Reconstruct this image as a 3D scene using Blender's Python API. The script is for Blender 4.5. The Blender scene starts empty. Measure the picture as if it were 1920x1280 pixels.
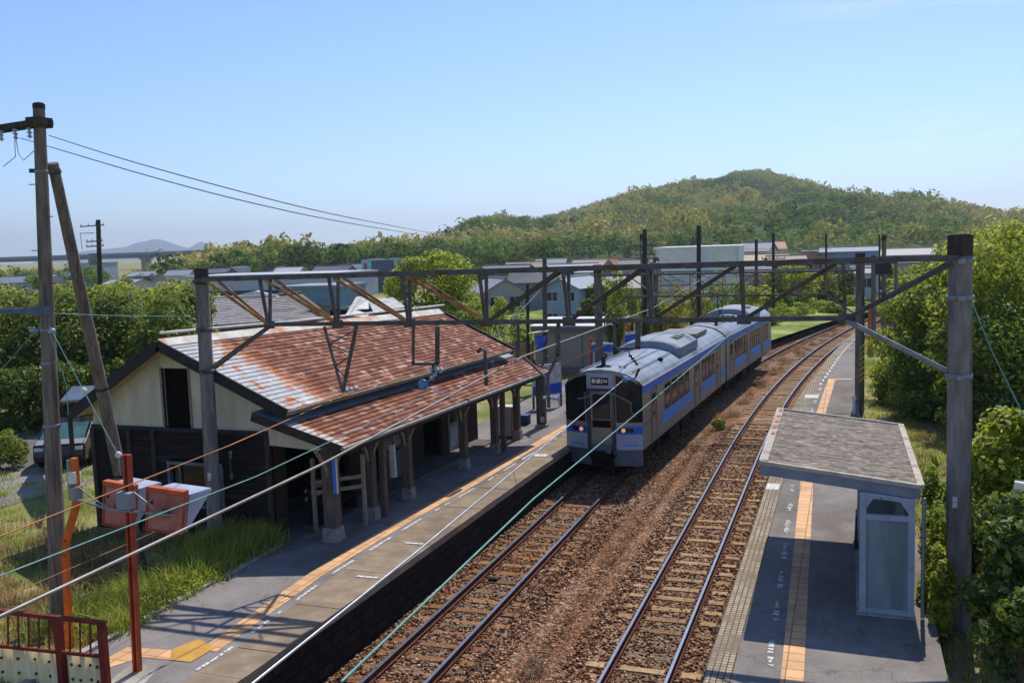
import bpy, math, random
import numpy as np
from mathutils import Vector, Matrix
SC = bpy.context.scene
COL = SC.collection
random.seed(7)
RNG = np.random.default_rng(11)
R = math.radians
# ------------------------------------------------------------------ camera
FPX, CX, CY, CAMZ = 1750.0, 960.0, 640.0, 7.7
CR = Vector((0.94084252, 0.33725184, -0.0328107)).normalized()
CU = Vector((-0.00364338, 0.1068944, 0.9942637)).normalized()
CB = CR.cross(CU).normalized()
CU = CB.cross(CR)
cam = bpy.data.objects.new('camera', bpy.data.cameras.new('camera'))
COL.objects.link(cam)
cam.matrix_world = Matrix(((CR.x, CU.x, CB.x, 0), (CR.y, CU.y, CB.y, 0), (CR.z, CU.z, CB.z, CAMZ), (0, 0, 0, 1)))
cam.data.sensor_width = 36
cam.data.lens = 36 * FPX / 1920
cam.data.clip_start = 0.1
cam.data.clip_end = 30000
SC.camera = cam
EYE = Vector((0, 0, CAMZ))


def ray(px, py):
    return CR * (px - CX) - CU * (py - CY) - CB * FPX


def G(px, py, z=0.0):
    """the place on the level z that was measured at this spot of the photograph"""
    d = ray(px, py)
    return EYE + d * ((z - CAMZ) / d.z)


def W(px, py, y):
    """the same on the upright plane y"""
    d = ray(px, py)
    return EYE + d * (y / d.y)


def D(px, py, dist):
    """the same at a distance along the view axis"""
    return EYE + ray(px, py) * (dist / FPX)


def lerp(a, b, t):
    return a + (b - a) * t


def sstep(a, b, x):
    t = min(1, max(0, (x - a) / (b - a)))
    return t * t * (3 - 2 * t)


# ------------------------------------------------------------------ mesh helpers
class MB:
    def __init__(s):
        s.v, s.f, s.mi, s.sm, s.m, s.smooth = [], [], [], [], 0, False

    def add(s, vs, fs, smooth=None):
        n = len(s.v)
        s.v += [tuple(v) for v in vs]
        s.f += [tuple(i + n for i in f) for f in fs]
        s.mi += [s.m] * len(fs)
        s.sm += [s.smooth if smooth is None else smooth] * len(fs)
        return s

    def hexa(s, p):
        return s.add(p, [(0, 3, 2, 1), (4, 5, 6, 7), (0, 1, 5, 4), (1, 2, 6, 5), (2, 3, 7, 6), (3, 0, 4, 7)])

    def box(s, x0, x1, y0, y1, z0, z1):
        return s.hexa([(x0, y0, z0), (x1, y0, z0), (x1, y1, z0), (x0, y1, z0), (x0, y0, z1), (x1, y0, z1), (x1, y1, z1), (x0, y1, z1)])

    def cbox(s, c, sx, sy, sz, rz=0.0):
        """box standing on c"""
        ca, sa = math.cos(rz), math.sin(rz)
        p = []
        for z in (0, sz):
            for x, y in ((-sx / 2, -sy / 2), (sx / 2, -sy / 2), (sx / 2, sy / 2), (-sx / 2, sy / 2)):
                p.append((c[0] + x * ca - y * sa, c[1] + x * sa + y * ca, c[2] + z))
        return s.hexa(p)

    def bar(s, p, q, w, h, up=(0, 0, 1)):
        p, q = Vector(p), Vector(q)
        d = (q - p).normalized()
        u = Vector(up)
        if abs(d.dot(u)) > 0.98:
            u = Vector((0, 1, 0))
        a = d.cross(u).normalized()
        b = a.cross(d).normalized()
        P = []
        for o in (p, q):
            for i, j in ((-1, -1), (1, -1), (1, 1), (-1, 1)):
                P.append(o + a * (i * w / 2) + b * (j * h / 2))
        return s.hexa(P)

    def angle(s, p, q, w, t=0.012, up=(0, 0, 1)):
        """an L-profile steel bar"""
        p, q = Vector(p), Vector(q)
        d = (q - p).normalized()
        u = Vector(up)
        if abs(d.dot(u)) > 0.98:
            u = Vector((0, 1, 0))
        a = d.cross(u).normalized()
        b = a.cross(d).normalized()
        s.bar(p, q, w, t, up)
        s.bar(p + a * (w / 2 - t / 2) + b * (w / 2 + t * .5), q + a * (w / 2 - t / 2) + b * (w / 2 + t * .5), t, w, up)
        return s

    def tube(s, pts, r, n=10, r2=None, caps=True):
        pts = [Vector(p) for p in pts]
        m = len(pts)
        vs = []
        prev = None
        for i, p in enumerate(pts):
            d = (pts[min(i + 1, m - 1)] - pts[max(i - 1, 0)])
            d = d.normalized() if d.length > 1e-9 else Vector((0, 0, 1))
            if prev is None:
                u = Vector((0, 0, 1)) if abs(d.z) < 0.95 else Vector((1, 0, 0))
                a = d.cross(u).normalized()
            else:
                a = (prev - d * prev.dot(d)).normalized()
            prev = a
            b = d.cross(a)
            if isinstance(r, (list, tuple)):
                rr = r[i]
            else:
                rr = r if r2 is None else lerp(r, r2, i / (m - 1))
            for k in range(n):
                t = 2 * math.pi * k / n
                vs.append(p + a * (math.cos(t) * rr) + b * (math.sin(t) * rr))
        fs = []
        for i in range(m - 1):
            for k in range(n):
                k2 = (k + 1) % n
                fs.append((i * n + k, i * n + k2, (i + 1) * n + k2, (i + 1) * n + k))
        s.add(vs, fs, True)
        if caps:
            s.add(vs[:n], [tuple(range(n - 1, -1, -1))], False)
            s.add(vs[-n:], [tuple(range(n))], False)
        return s

    def lathe(s, c, prof, n=14, axis=(0, 0, 1)):
        """profile [(radius, height)...] turned about an axis through c"""
        ax = Vector(axis).normalized()
        u = Vector((1, 0, 0)) if abs(ax.x) < 0.9 else Vector((0, 1, 0))
        a = ax.cross(u).normalized()
        b = ax.cross(a)
        c = Vector(c)
        vs = []
        for r, h in prof:
            for k in range(n):
                t = 2 * math.pi * k / n
                vs.append(c + ax * h + a * (math.cos(t) * r) + b * (math.sin(t) * r))
        fs = []
        for i in range(len(prof) - 1):
            for k in range(n):
                k2 = (k + 1) % n
                fs.append((i * n + k, i * n + k2, (i + 1) * n + k2, (i + 1) * n + k))
        fs.append(tuple(range(n - 1, -1, -1)))
        fs.append(tuple(range((len(prof) - 1) * n, len(prof) * n)))
        return s.add(vs, fs, True)

    def prism(s, poly, vec):
        """a flat polygon pushed along vec"""
        n = len(poly)
        a = [Vector(p) for p in poly]
        b = [p + Vector(vec) for p in a]
        fs = [tuple(range(n - 1, -1, -1)), tuple(range(n, 2 * n))]
        fs += [(i, (i + 1) % n, n + (i + 1) % n, n + i) for i in range(n)]
        return s.add(a + b, fs)

    def slab(s, q, t):
        """a four-cornered sheet given thickness t (downwards)"""
        q = [Vector(p) for p in q]
        n = (q[1] - q[0]).cross(q[3] - q[0]).normalized()
        if n.z < 0:
            n = -n
        return s.hexa([p - n * t for p in q] + q)

    def strip(s, L, Rr):
        """ribbon between two polylines"""
        n = len(L)
        return s.add(list(L) + list(Rr), [(i, n + i, n + i + 1, i + 1) for i in range(n - 1)])


def wloc(o):
    p = Vector((0, 0, 0))
    while o is not None:
        p = p + Vector(o.location)
        o = o.parent
    return p


def tag(o, label=None, cat=None, group=None, kind=None):
    if label: o['label'] = label
    if cat: o['category'] = cat
    if group: o['group'] = group
    if kind: o['kind'] = kind
    return o


def obj(name, mb, mats, parent=None, world=True, bevel=0, label=None):
    """link one mesh object; meshes laid out in world coordinates are moved to hang under their parent"""
    off = wloc(parent) if (parent is not None and world) else Vector((0, 0, 0))
    me = bpy.data.meshes.new(name)
    vs = [(v[0] - off.x, v[1] - off.y, v[2] - off.z) for v in mb.v]
    me.from_pydata(vs, [], mb.f)
    if not isinstance(mats, (list, tuple)):
        mats = [mats]
    for m in mats:
        me.materials.append(m)
    me.polygons.foreach_set('material_index', mb.mi)
    me.polygons.foreach_set('use_smooth', mb.sm)
    me.update()
    o = bpy.data.objects.new(name, me)
    COL.objects.link(o)
    if parent is not None:
        o.parent = parent
    if bevel:
        b = o.modifiers.new('edge', 'BEVEL')
        b.width = bevel
        b.segments = 2
        b.limit_method = 'ANGLE'
    if label:
        o['label'] = label
    return o


def thing(name, label, cat, loc=(0, 0, 0), group=None, rz=0.0):
    o = bpy.data.objects.new(name, None)
    COL.objects.link(o)
    o.location = loc
    o.rotation_euler = (0, 0, rz)
    o.empty_display_size = 0.2
    return tag(o, label, cat, group)


def copy_tree(o, parent=None):
    c = o.copy()
    COL.objects.link(c)
    c.parent = parent
    for ch in list(o.children):
        copy_tree(ch, c)
    return c


def fast_mesh(name, V, F, mat, attr=None, smooth=False):
    V = np.asarray(V, np.float32)
    F = np.asarray(F, np.int32)
    k = F.shape[1]
    me = bpy.data.meshes.new(name)
    me.vertices.add(len(V))
    me.vertices.foreach_set('co', V.ravel())
    me.loops.add(F.size)
    me.loops.foreach_set('vertex_index', F.ravel())
    me.polygons.add(len(F))
    me.polygons.foreach_set('loop_start', np.arange(0, F.size, k, dtype=np.int32))
    try:
        me.polygons.foreach_set('loop_total', np.full(len(F), k, np.int32))
    except Exception:
        pass
    if smooth:
        me.polygons.foreach_set('use_smooth', np.ones(len(F), bool))
    if attr is not None:
        for an, av in attr.items():
            a = me.attributes.new(an, 'FLOAT', 'POINT')
            a.data.foreach_set('value', np.asarray(av, np.float32))
    me.materials.append(mat)
    me.update(calc_edges=True)
    return me


def link_mesh(name, me, parent=None, loc=None):
    o = bpy.data.objects.new(name, me)
    COL.objects.link(o)
    if parent is not None: o.parent = parent
    if loc is not None: o.location = loc
    return o


# ------------------------------------------------------------------ materials
def hx(h):
    h = h.lstrip('#')
    r = []
    for i in (0, 2, 4):
        c = int(h[i:i + 2], 16) / 255
        r.append(c / 12.92 if c <= 0.04045 else ((c + 0.055) / 1.055) ** 2.4)
    return (*r, 1)


class NT:
    def __init__(s, name):
        s.mat = bpy.data.materials.new(name)
        s.mat.use_nodes = True
        s.t = s.mat.node_tree
        s.t.nodes.clear()
        s.out = s.n('ShaderNodeOutputMaterial')

    def n(s, typ, **kw):
        nd = s.t.nodes.new(typ)
        for k, v in kw.items():
            if k.startswith('i_'):
                key = k[2:]
                nd.inputs[int(key) if key.isdigit() else key.replace('_', ' ')].default_value = v
            else:
                setattr(nd, k, v)
        return nd

    def l(s, a, b):
        s.t.links.new(a, b)

    def coord(s, kind='Object', scale=(1, 1, 1), rot=(0, 0, 0)):
        tc = s.n('ShaderNodeTexCoord')
        mp = s.n('ShaderNodeMapping')
        mp.inputs['Scale'].default_value = scale
        mp.inputs['Rotation'].default_value = rot
        s.l(tc.outputs[kind], mp.inputs[0])
        return mp.outputs[0]

    def pos(s, scale=(1, 1, 1)):
        g = s.n('ShaderNodeNewGeometry')
        mp = s.n('ShaderNodeMapping')
        mp.inputs['Scale'].default_value = scale
        s.l(g.outputs['Position'], mp.inputs[0])
        return mp.outputs[0]

    def noise(s, vec, scale, detail=5, rough=.55):
        nd = s.n('ShaderNodeTexNoise', i_Scale=scale, i_Detail=detail, i_Roughness=rough)
        s.l(vec, nd.inputs['Vector'])
        return nd.outputs['Fac']

    def ramp(s, fac, stops):
        nd = s.n('ShaderNodeValToRGB')
        e = nd.color_ramp.elements
        while len(e) > 1: e.remove(e[0])
        e[0].position, e[0].color = stops[0]
        for p, c in stops[1:]:
            x = e.new(p)
            x.color = c
        s.l(fac, nd.inputs[0])
        return nd.outputs[0]

    def mix(s, fac, a, b, blend='MIX'):
        nd = s.n('ShaderNodeMix', data_type='RGBA', blend_type=blend)
        for sock, v in ((nd.inputs[0], fac), (nd.inputs[6], a), (nd.inputs[7], b)):
            if isinstance(v, (int, float, tuple)):
                sock.default_value = v
            else:
                s.l(v, sock)
        return nd.outputs[2]

    def math(s, op, a, b=0.0, clamp=False):
        nd = s.n('ShaderNodeMath', operation=op, use_clamp=clamp)
        for i, v in enumerate((a, b)):
            if isinstance(v, (int, float)):
                nd.inputs[i].default_value = v
            else:
                s.l(v, nd.inputs[i])
        return nd.outputs[0]

    def bsdf(s, col, rough=.7, metal=0.0, bump=None, bstr=.3, bdist=.02, spec=None):
        b = s.n('ShaderNodeBsdfPrincipled')
        for key, v in (('Base Color', col), ('Roughness', rough), ('Metallic', metal)):
            if isinstance(v, (int, float, tuple)):
                b.inputs[key].default_value = v
            else:
                s.l(v, b.inputs[key])
        if spec is None and isinstance(rough, float) and rough >= .85: spec = .12
        if spec is not None: b.inputs['Specular IOR Level'].default_value = spec
        if bump is not None:
            bn = s.n('ShaderNodeBump', i_Strength=bstr, i_Distance=bdist)
            s.l(bump, bn.inputs['Height'])
            s.l(bn.outputs[0], b.inputs['Normal'])
        s.l(b.outputs[0], s.out.inputs[0])
        return b


def M(name, c1, c2=None, scale=4, rough=.75, metal=0.0, bump=.25, bscale=40, stretch=(1, 1, 1), lo=.35, hi=.65, c3=None, s3=1.2, kind='Object', bdist=.01, spec=None):
    """weathered surface: two colours broken up by noise, a third in larger stains, a fine bump"""
    t = NT(name)
    v = t.coord(kind, stretch)
    c1 = hx(c1)
    c2 = hx(c2) if c2 else tuple(x * .75 for x in c1[:3]) + (1,)
    f = t.noise(v, scale)
    col = t.ramp(f, [(lo, c1), (hi, c2)])
    if c3:
        f3 = t.noise(v, s3, 4)
        f3 = t.ramp(f3, [(.52, (0, 0, 0, 1)), (.66, (1, 1, 1, 1))])
        col = t.mix(f3, col, hx(c3))
    bf = t.noise(v, bscale, 4) if bump else None
    rf = t.noise(v, scale * 1.7, 3)
    rr = t.math('ADD', t.math('MULTIPLY', rf, .25), rough - .12, True)
    t.bsdf(col, rr, metal, bf, bump, bdist, spec if spec is not None else (.12 if rough >= .78 else .25 if rough >= .6 else None))
    return t.mat


def leafmat(name, cols, trans=.35, tint=None, rough=.55, tcol='#a8b634'):
    """leaf colour differs from leaf to leaf and, where a tint is stored, from crown to crown"""
    t = NT(name)
    g = t.n('ShaderNodeNewGeometry')
    n = len(cols)
    st = [(i / max(1, n - 1), hx(c)) for i, c in enumerate(cols)]
    col = t.ramp(g.outputs['Random Per Island'], st)
    if tint:
        a = t.n('ShaderNodeAttribute', attribute_name='tint')
        st2 = [(i / (len(tint) - 1), hx(c)) for i, c in enumerate(tint)]
        c2 = t.ramp(a.outputs['Fac'], st2)
        col = t.mix(.80, col, c2)
    b = t.n('ShaderNodeBsdfPrincipled', i_Roughness=.85 if tint else rough)
    b.inputs['Specular IOR Level'].default_value = .08 if tint else .3
    t.l(col, b.inputs['Base Color'])
    tr = t.n('ShaderNodeBsdfTranslucent')
    c3 = t.mix(.5, col, hx(tcol), 'MIX')
    t.l(c3, tr.inputs[0])
    mx = t.n('ShaderNodeMixShader', i_0=trans)
    t.l(b.outputs[0], mx.inputs[1])
    t.l(tr.outputs[0], mx.inputs[2])
    t.l(mx.outputs[0], t.out.inputs[0])
    return t.mat


MAT = {}
MAT['pole'] = M('weathered_pole', '#82766a', '#625950', 3, .85, 0, .3, 25, (6, 6, .6), c3='#4d4640', s3=1.0)
MAT['pole_dark'] = M('tarred_pole', '#4b443d', '#342f2b', 3, .85, 0, .3, 25, (6, 6, .6))
MAT['concrete_pole'] = M('concrete_pole', '#8b857f', '#726c68', 3, .85, 0, .25, 30, (4, 4, .7), c3='#5d5856', s3=.8)
MAT['steel_dark'] = M('painted_steel', '#605f60', '#4b4a4b', 6, .6, .3, .1, c3='#5a4536', s3=3)
MAT['steel_rust'] = M('rusty_steel', '#b08a5c', '#8a5f3a', 6, .7, .2, .15, c3='#6e4a2e', s3=4)
MAT['galv'] = M('galvanised', '#8e9296', '#74787c', 8, .5, .5, .08)
MAT['rail_side'] = M('rail_rust', '#6b4030', '#4a2c22', 9, .8, .2, .2)
MAT['rail_top'] = M('rail_top', '#9097a0', '#7a7f88', 20, .32, .9, .03)
MAT['sleeper'] = M('sleeper_wood', '#8d6f4e', '#5c4632', 5, .9, 0, .5, 18, (1.2, 6, 1), c3='#4a3728', s3=2.2, kind='Object', bdist=.02)
MAT['wood_dark'] = M('dark_boards', '#2a2523', '#1c1917', 3, .85, 0, .4, 14, (.6, 1, 8), c3='#3a3430', s3=1.5)
MAT['wood_post'] = M('grey_wood', '#6a5f57', '#4c433d', 3, .85, 0, .4, 18, (8, 8, .8))
MAT['wood_pale'] = M('pale_wood', '#978a79', '#756a5c', 4, .85, 0, .3, 18, (3, 3, 3))
MAT['plaster'] = M('cream_plaster', '#cfc6b0', '#bdb39b', 1.8, .9, 0, .1, 30, (1.6, 1.6, .5), c3='#b3a992', s3=.8)
MAT['soffit'] = M('soffit', '#cbbd9c', '#b0a080', 3, .9)
MAT['fascia'] = M('black_fascia', '#2c2a2c', '#201e20', 5, .6)
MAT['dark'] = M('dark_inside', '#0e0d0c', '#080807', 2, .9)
MAT['glass_dark'] = M('dark_glass', '#10161a', '#0a0e11', 2, .08, 0, 0)
MAT['glass_window'] = M('window_glass', '#2c3a44', '#1c262e', 3, .1, 0, 0)
MAT['white_paint'] = M('white_paint', '#d8d6d0', '#bdbab2', 5, .6, 0, .05)
MAT['white_worn'] = M('worn_white', '#d5d2ca', '#9c968c', 14, .8, 0, .1, lo=.45, hi=.6)
MAT['cement'] = M('cement', '#a9a39a', '#8c867d', 4, .9, 0, .3, 40, c3='#78726a')


def asphaltmat(name, a, b, c):
    t = NT(name)
    v = t.pos()
    col = t.ramp(t.noise(v, 1.6, 6, .6), [(.3, hx(a)), (.7, hx(b))])
    col = t.mix(t.ramp(t.noise(t.pos((1, .45, 1)), .6, 5, .6), [(.48, (0, 0, 0, 1)), (.62, (.85, .85, .85, 1))]), col, hx(c))
    gr = t.noise(v, 70, 3, .7)
    col = t.mix(t.ramp(gr, [(.52, (0, 0, 0, 1)), (.72, (.6, .6, .6, 1))]), col, hx('#aaa49c'))
    col = t.mix(t.ramp(gr, [(.28, (.7, .7, .7, 1)), (.42, (0, 0, 0, 1))]), col, hx('#45413e'))
    # cracks
    dn = t.n('ShaderNodeTexNoise', i_Scale=2.2, i_Detail=4.0)
    t.l(v, dn.inputs['Vector'])
    vm = t.n('ShaderNodeVectorMath', operation='SCALE')
    t.l(dn.outputs['Color'], vm.inputs[0])
    vm.inputs['Scale'].default_value = .8
    va = t.n('ShaderNodeVectorMath', operation='ADD')
    t.l(v, va.inputs[0])
    t.l(vm.outputs[0], va.inputs[1])
    vo = t.n('ShaderNodeTexVoronoi', feature='DISTANCE_TO_EDGE', i_Scale=.55)
    t.l(va.outputs[0], vo.inputs['Vector'])
    col = t.mix(t.ramp(vo.outputs['Distance'], [(.0, (.55, .55, .55, 1)), (.010, (0, 0, 0, 1))]), col, hx('#4a473c'))
    t.bsdf(col, .93, 0, gr, .5, .01)
    return t.mat


MAT['asphalt'] = asphaltmat('platform_asphalt', '#8a8380', '#726c69', '#625c59')
MAT['slab'] = M('platform_slab', '#95846f', '#7f6f5d', 2.5, .93, 0, .4, 70, c3='#77685a', s3=.7)
MAT['stone_wall'] = None
MAT['grey_blue'] = M('grey_panel', '#8c9198', '#7d828a', 2, .7)
MAT['blue'] = M('sign_blue', '#1c5bc4', '#184fae', 3, .5, 0, 0)
MAT['red_post'] = M('red_oxide', '#b3502f', '#98402a', 5, .65, 0, .05, c3='#7e3524', s3=2)
MAT['red_box'] = M('faded_red', '#b5766a', '#a4665b', 3, .8, 0, .05, c3='#925348', s3=1.5)
MAT['orange_post'] = M('orange_paint', '#cf6426', '#b75520', 5, .6, 0, .05)
MAT['rail_red'] = M('railing_red', '#7c2a1f', '#5f2119', 5, .6, 0, .1)
MAT['panel_cream'] = M('cream_panel', '#efd9a4', '#e0c88f', 4, .75, 0, .1, stretch=(4, 4, .5))
MAT['wire_teal'] = M('green_wire', '#76a297', '#5f8b80', 5, .6, 0, 0)
MAT['wire_copper'] = M('copper_wire', '#a5713f', '#8d5f36', 5, .5, .5, 0)
MAT['wire_grey'] = M('grey_wire', '#8b857d', '#77716a', 5, .5, .4, 0)
MAT['wire_pale'] = M('pale_wire', '#b9bbbd', '#a2a5a8', 5, .4, .6, 0)
MAT['wire_dark'] = M('dark_wire', '#50525a', '#43454c', 5, .6, 0, 0)
MAT['insulator'] = M('insulator', '#9fb0c4', '#8696ab', 5, .3, 0, 0)
MAT['insulator_dark'] = M('insulator_dark', '#3a3230', '#2a2422', 5, .3, 0, 0)
MAT['black'] = M('black', '#171616', '#0f0f0f', 4, .5, 0, 0)
MAT['bark'] = M('bark', '#5a4a3b', '#3d3229', 6, .9, 0, .6, 20, (3, 3, .8), bdist=.03)


def tactile():
    t = NT('tactile_tiles')
    v = t.pos()
    col = t.ramp(t.noise(v, 3.0), [(.3, hx('#e2b07c')), (.7, hx('#cd9d6b'))])
    col = t.mix(t.ramp(t.noise(v, .9, 4), [(.5, (0, 0, 0, 1)), (.7, (1, 1, 1, 1))]), col, hx('#b8926c'))
    br = t.n('ShaderNodeTexBrick', offset=0.0, i_Scale=1.0, i_Mortar_Size=.012, i_Brick_Width=.30, i_Row_Height=.30)
    br.inputs['Color1'].default_value = (1, 1, 1, 1)
    br.inputs['Color2'].default_value = (.72, .74, .78, 1)
    br.inputs['Mortar'].default_value = (.42, .36, .32, 1)
    t.l(v, br.inputs['Vector'])
    col = t.mix(1.0, col, br.outputs['Color'], 'MULTIPLY')
    vo = t.n('ShaderNodeTexVoronoi', i_Scale=16.7, i_Randomness=0.0)
    t.l(v, vo.inputs['Vector'])
    t.bsdf(col, .8, 0, vo.outputs['Distance'], .6, .012)
    return t.mat


MAT['tactile'] = tactile()


def pavers():
    t = NT('cream_edge_bricks')
    v = t.pos()
    br = t.n('ShaderNodeTexBrick', offset=0.0, i_Scale=1.0, i_Mortar_Size=.011, i_Brick_Width=.10, i_Row_Height=.10)
    br.inputs['Color1'].default_value = hx('#aea088')
    br.inputs['Color2'].default_value = hx('#94866f')
    br.inputs['Mortar'].default_value = hx('#4f463c')
    t.l(v, br.inputs['Vector'])
    c = t.mix(t.ramp(t.noise(v, 1.2, 5), [(.45, (0, 0, 0, 1)), (.65, (1, 1, 1, 1))]), br.outputs['Color'], hx('#75695a'))
    t.bsdf(c, .9, 0, br.outputs['Fac'], -.5, .01)
    return t.mat


MAT['pavers'] = pavers()


def stonewall():
    t = NT('dark_stone_wall')
    v = t.pos((1, 1, 1))
    mp = t.n('ShaderNodeCombineXYZ')
    sx = t.n('ShaderNodeSeparateXYZ')
    t.l(v, sx.inputs[0])
    t.l(sx.outputs[1], mp.inputs[0])
    t.l(sx.outputs[2], mp.inputs[1])
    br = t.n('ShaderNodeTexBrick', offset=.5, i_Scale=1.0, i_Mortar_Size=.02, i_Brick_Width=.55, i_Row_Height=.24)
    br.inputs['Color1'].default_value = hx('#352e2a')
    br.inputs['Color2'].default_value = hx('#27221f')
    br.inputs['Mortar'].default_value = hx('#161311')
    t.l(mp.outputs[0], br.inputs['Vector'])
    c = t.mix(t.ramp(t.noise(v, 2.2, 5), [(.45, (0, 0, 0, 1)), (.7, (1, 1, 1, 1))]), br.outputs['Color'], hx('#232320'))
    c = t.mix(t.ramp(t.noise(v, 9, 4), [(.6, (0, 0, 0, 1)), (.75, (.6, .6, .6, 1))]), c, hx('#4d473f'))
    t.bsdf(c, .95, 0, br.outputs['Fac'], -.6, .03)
    return t.mat


MAT['stone_wall'] = stonewall()


def ballastmat():
    t = NT('rusty_ballast')
    v = t.pos()
    vo = t.n('ShaderNodeTexVoronoi', i_Scale=17.0)
    t.l(v, vo.inputs['Vector'])
    sp = t.n('ShaderNodeSeparateColor')
    t.l(vo.outputs['Color'], sp.inputs[0])
    col = t.ramp(sp.outputs[0], [(0, hx('#432f23')), (.35, hx('#74523c')), (.7, hx('#916a4e')), (1, hx('#bf9e7d'))])
    big = t.noise(t.pos((1, .35, 1)), .55, 4)
    col = t.mix(t.ramp(big, [(.42, (0, 0, 0, 1)), (.62, (.75, .75, .75, 1))]), col, hx('#7a6c5c'))
    red = t.noise(t.pos((1, .25, 1)), .8, 3)
    col = t.mix(t.ramp(red, [(.48, (0, 0, 0, 1)), (.64, (.6, .6, .6, 1))]), col, hx('#70452f'))
    t.bsdf(col, .95, 0, vo.outputs['Distance'], 1.0, .04)
    return t.mat


MAT['ballast'] = ballastmat()


def stonemat():
    t = NT('ballast_stone')
    g = t.n('ShaderNodeNewGeometry')
    col = t.ramp(g.outputs['Random Per Island'], [(0, hx('#37261c')), (.3, hx('#63432f')), (.6, hx('#835c42')), (.85, hx('#a47e5e')), (1, hx('#cdb192'))])
    t.bsdf(col, .95)
    return t.mat


MAT['stone'] = stonemat()


def groundmat():
    t = NT('grassy_ground')
    v = t.pos()
    col = t.ramp(t.noise(v, .35, 6), [(.3, hx('#5a6630')), (.47, hx('#7d7b46')), (.6, hx('#a0916a')), (.8, hx('#857759'))])
    col = t.mix(t.ramp(t.noise(v, 3.5, 5), [(.4, (0, 0, 0, 1)), (.7, (.5, .5, .5, 1))]), col, hx('#5d672f'))
    t.bsdf(col, .95, 0, t.noise(v, 12, 5), .6, .06)
    return t.mat


MAT['ground'] = groundmat()
MAT['road'] = M('grey_road', '#8f8a86', '#7d7874', 1.2, .95, 0, .3, 60, c3='#6d6864', s3=.4)
MAT['field'] = M('bright_grass', '#7d8a44', '#4f6428', 1.3, .95, 0, .6, 8, c3='#9a9a5a', s3=.25, bdist=.05)
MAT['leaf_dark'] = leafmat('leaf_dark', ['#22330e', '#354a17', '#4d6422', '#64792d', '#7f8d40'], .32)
MAT['leaf_yellow'] = leafmat('leaf_yellow', ['#3d5216', '#63781f', '#909d30', '#b6b848', '#d2c962'], .55)
MAT['leaf_mid'] = leafmat('leaf_mid', ['#2d4216', '#4a611e', '#6b832a', '#8da03a', '#adb852'], .48)
MAT['leaf_gold'] = leafmat('leaf_gold', ['#6b6a1c', '#8d8022', '#a8902c', '#b79d3c'], .3)
MAT['grass'] = leafmat('grass_blade', ['#5f7526', '#7f9632', '#9aa842', '#b5b058', '#c9bb7c'], .5)
MAT['grass_dry'] = leafmat('dry_blade', ['#7c5a3e', '#937049', '#ab8a5e', '#bca077', '#8a6344'], .3, tcol='#a9805a')
MAT['forest'] = leafmat('forest_leaf', ['#34461a', '#4c6022', '#607430', '#76803c'], .2, tint=['#25422f', '#426531', '#788f44', '#b8a85c', '#d6c07a'])
# ------------------------------------------------------------------ setting
PZ = 0.92          # platform level above the rails


def xl(y):
    return -7.66 if y < 28 else -7.66 + (y - 28) ** 2 / 524


def xr(y):
    a = -3.56 if y < 33 else -3.56 + (y - 33) ** 2 / 560
    return lerp(a, xl(y) + .3, sstep(82, 125, y))


def edge_l(y):
    return -9.25 + .02 * (y - 12) if y < 30 else xl(y) - 1.25


def edge_r(y):
    return xr(y) + 1.45 + .25 * sstep(38, 50, y)


def out_r(y):
    if y < 27: return 1.45
    return max(lerp(1.45, .42, sstep(27, 37, y)), edge_r(y) + .85)


def struct(name, mb, mat, **k):
    return tag(obj(name, mb, mat, **k), kind='structure')


# the ground: one sheet out to the horizon, with a low cutting for the tracks
def ground_z(x, y):
    if y < -40 or y > 400: return -.3
    l, r = edge_l(y) - .6, out_r(y) - .4
    if y > 70: r = xr(y) + 3
    if y > 60: l = xl(y) - 3
    if x < l:
        return lerp(-.5, .80, sstep(0, .35, l - x)) if y < 60 else lerp(-.5, .2, sstep(0, 3, l - x))
    if x > r:
        return lerp(-.5, .55, sstep(0, .5, x - r)) if y < 70 else lerp(-.5, .3, sstep(0, 4, x - r))
    return -.5


def make_ground():
    xs = sorted(set([-9000, -4000, -1500, -600, -300, -160, -90, -60] + [-45 + 1.5 * i for i in range(22)] + [-12.5 + .25 * i for i in range(100)] + [13 + 1.5 * i for i in range(20)] + [60, 90, 160, 300, 600, 1500, 4000, 9000]))
    ys = sorted(set([-200, -60, -20, -8] + [0 + 1.0 * i for i in range(90)] + [90 + 5 * i for i in range(30)] + [260, 300, 400, 600, 1000, 2000, 4000, 9000]))
    n = len(xs)
    V = [(x, y, ground_z(x, y)) for y in ys for x in xs]
    F = [(j * n + i, j * n + i + 1, (j + 1) * n + i + 1, (j + 1) * n + i) for j in range(len(ys) - 1) for i in range(n - 1)]
    m = MB()
    m.add(V, F, True)
    struct('ground', m, MAT['ground'])


make_ground()

# ballast bed, gently humped under each track
m = MB()
ys = [2 + i for i in range(170)]
cols = []
for y in ys:
    a, b = xl(y), xr(y)
    L = edge_l(y) + .02 if y < 58 else a - 2.6
    Rt = edge_r(y) - .02 if y < 68 else b + 2.6
    row = []
    for k in range(13):
        x = lerp(L, Rt, k / 12)
        d = min(abs(x - a), abs(x - b))
        row.append((x, y, lerp(-.19, -.30, sstep(1.1, 1.8, d))))
    cols.append(row)
V = [p for r in cols for p in r]
F = [(j * 13 + i, j * 13 + i + 1, (j + 1) * 13 + i + 1, (j + 1) * 13 + i) for j in range(len(ys) - 1) for i in range(12)]
m.add(V, F, True)
struct('ballast_bed', m, MAT['ballast'])


def ballast_z(x, y):
    d = min(abs(x - xl(y)), abs(x - xr(y)))
    return lerp(-.19, -.30, sstep(1.1, 1.8, d))


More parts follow.
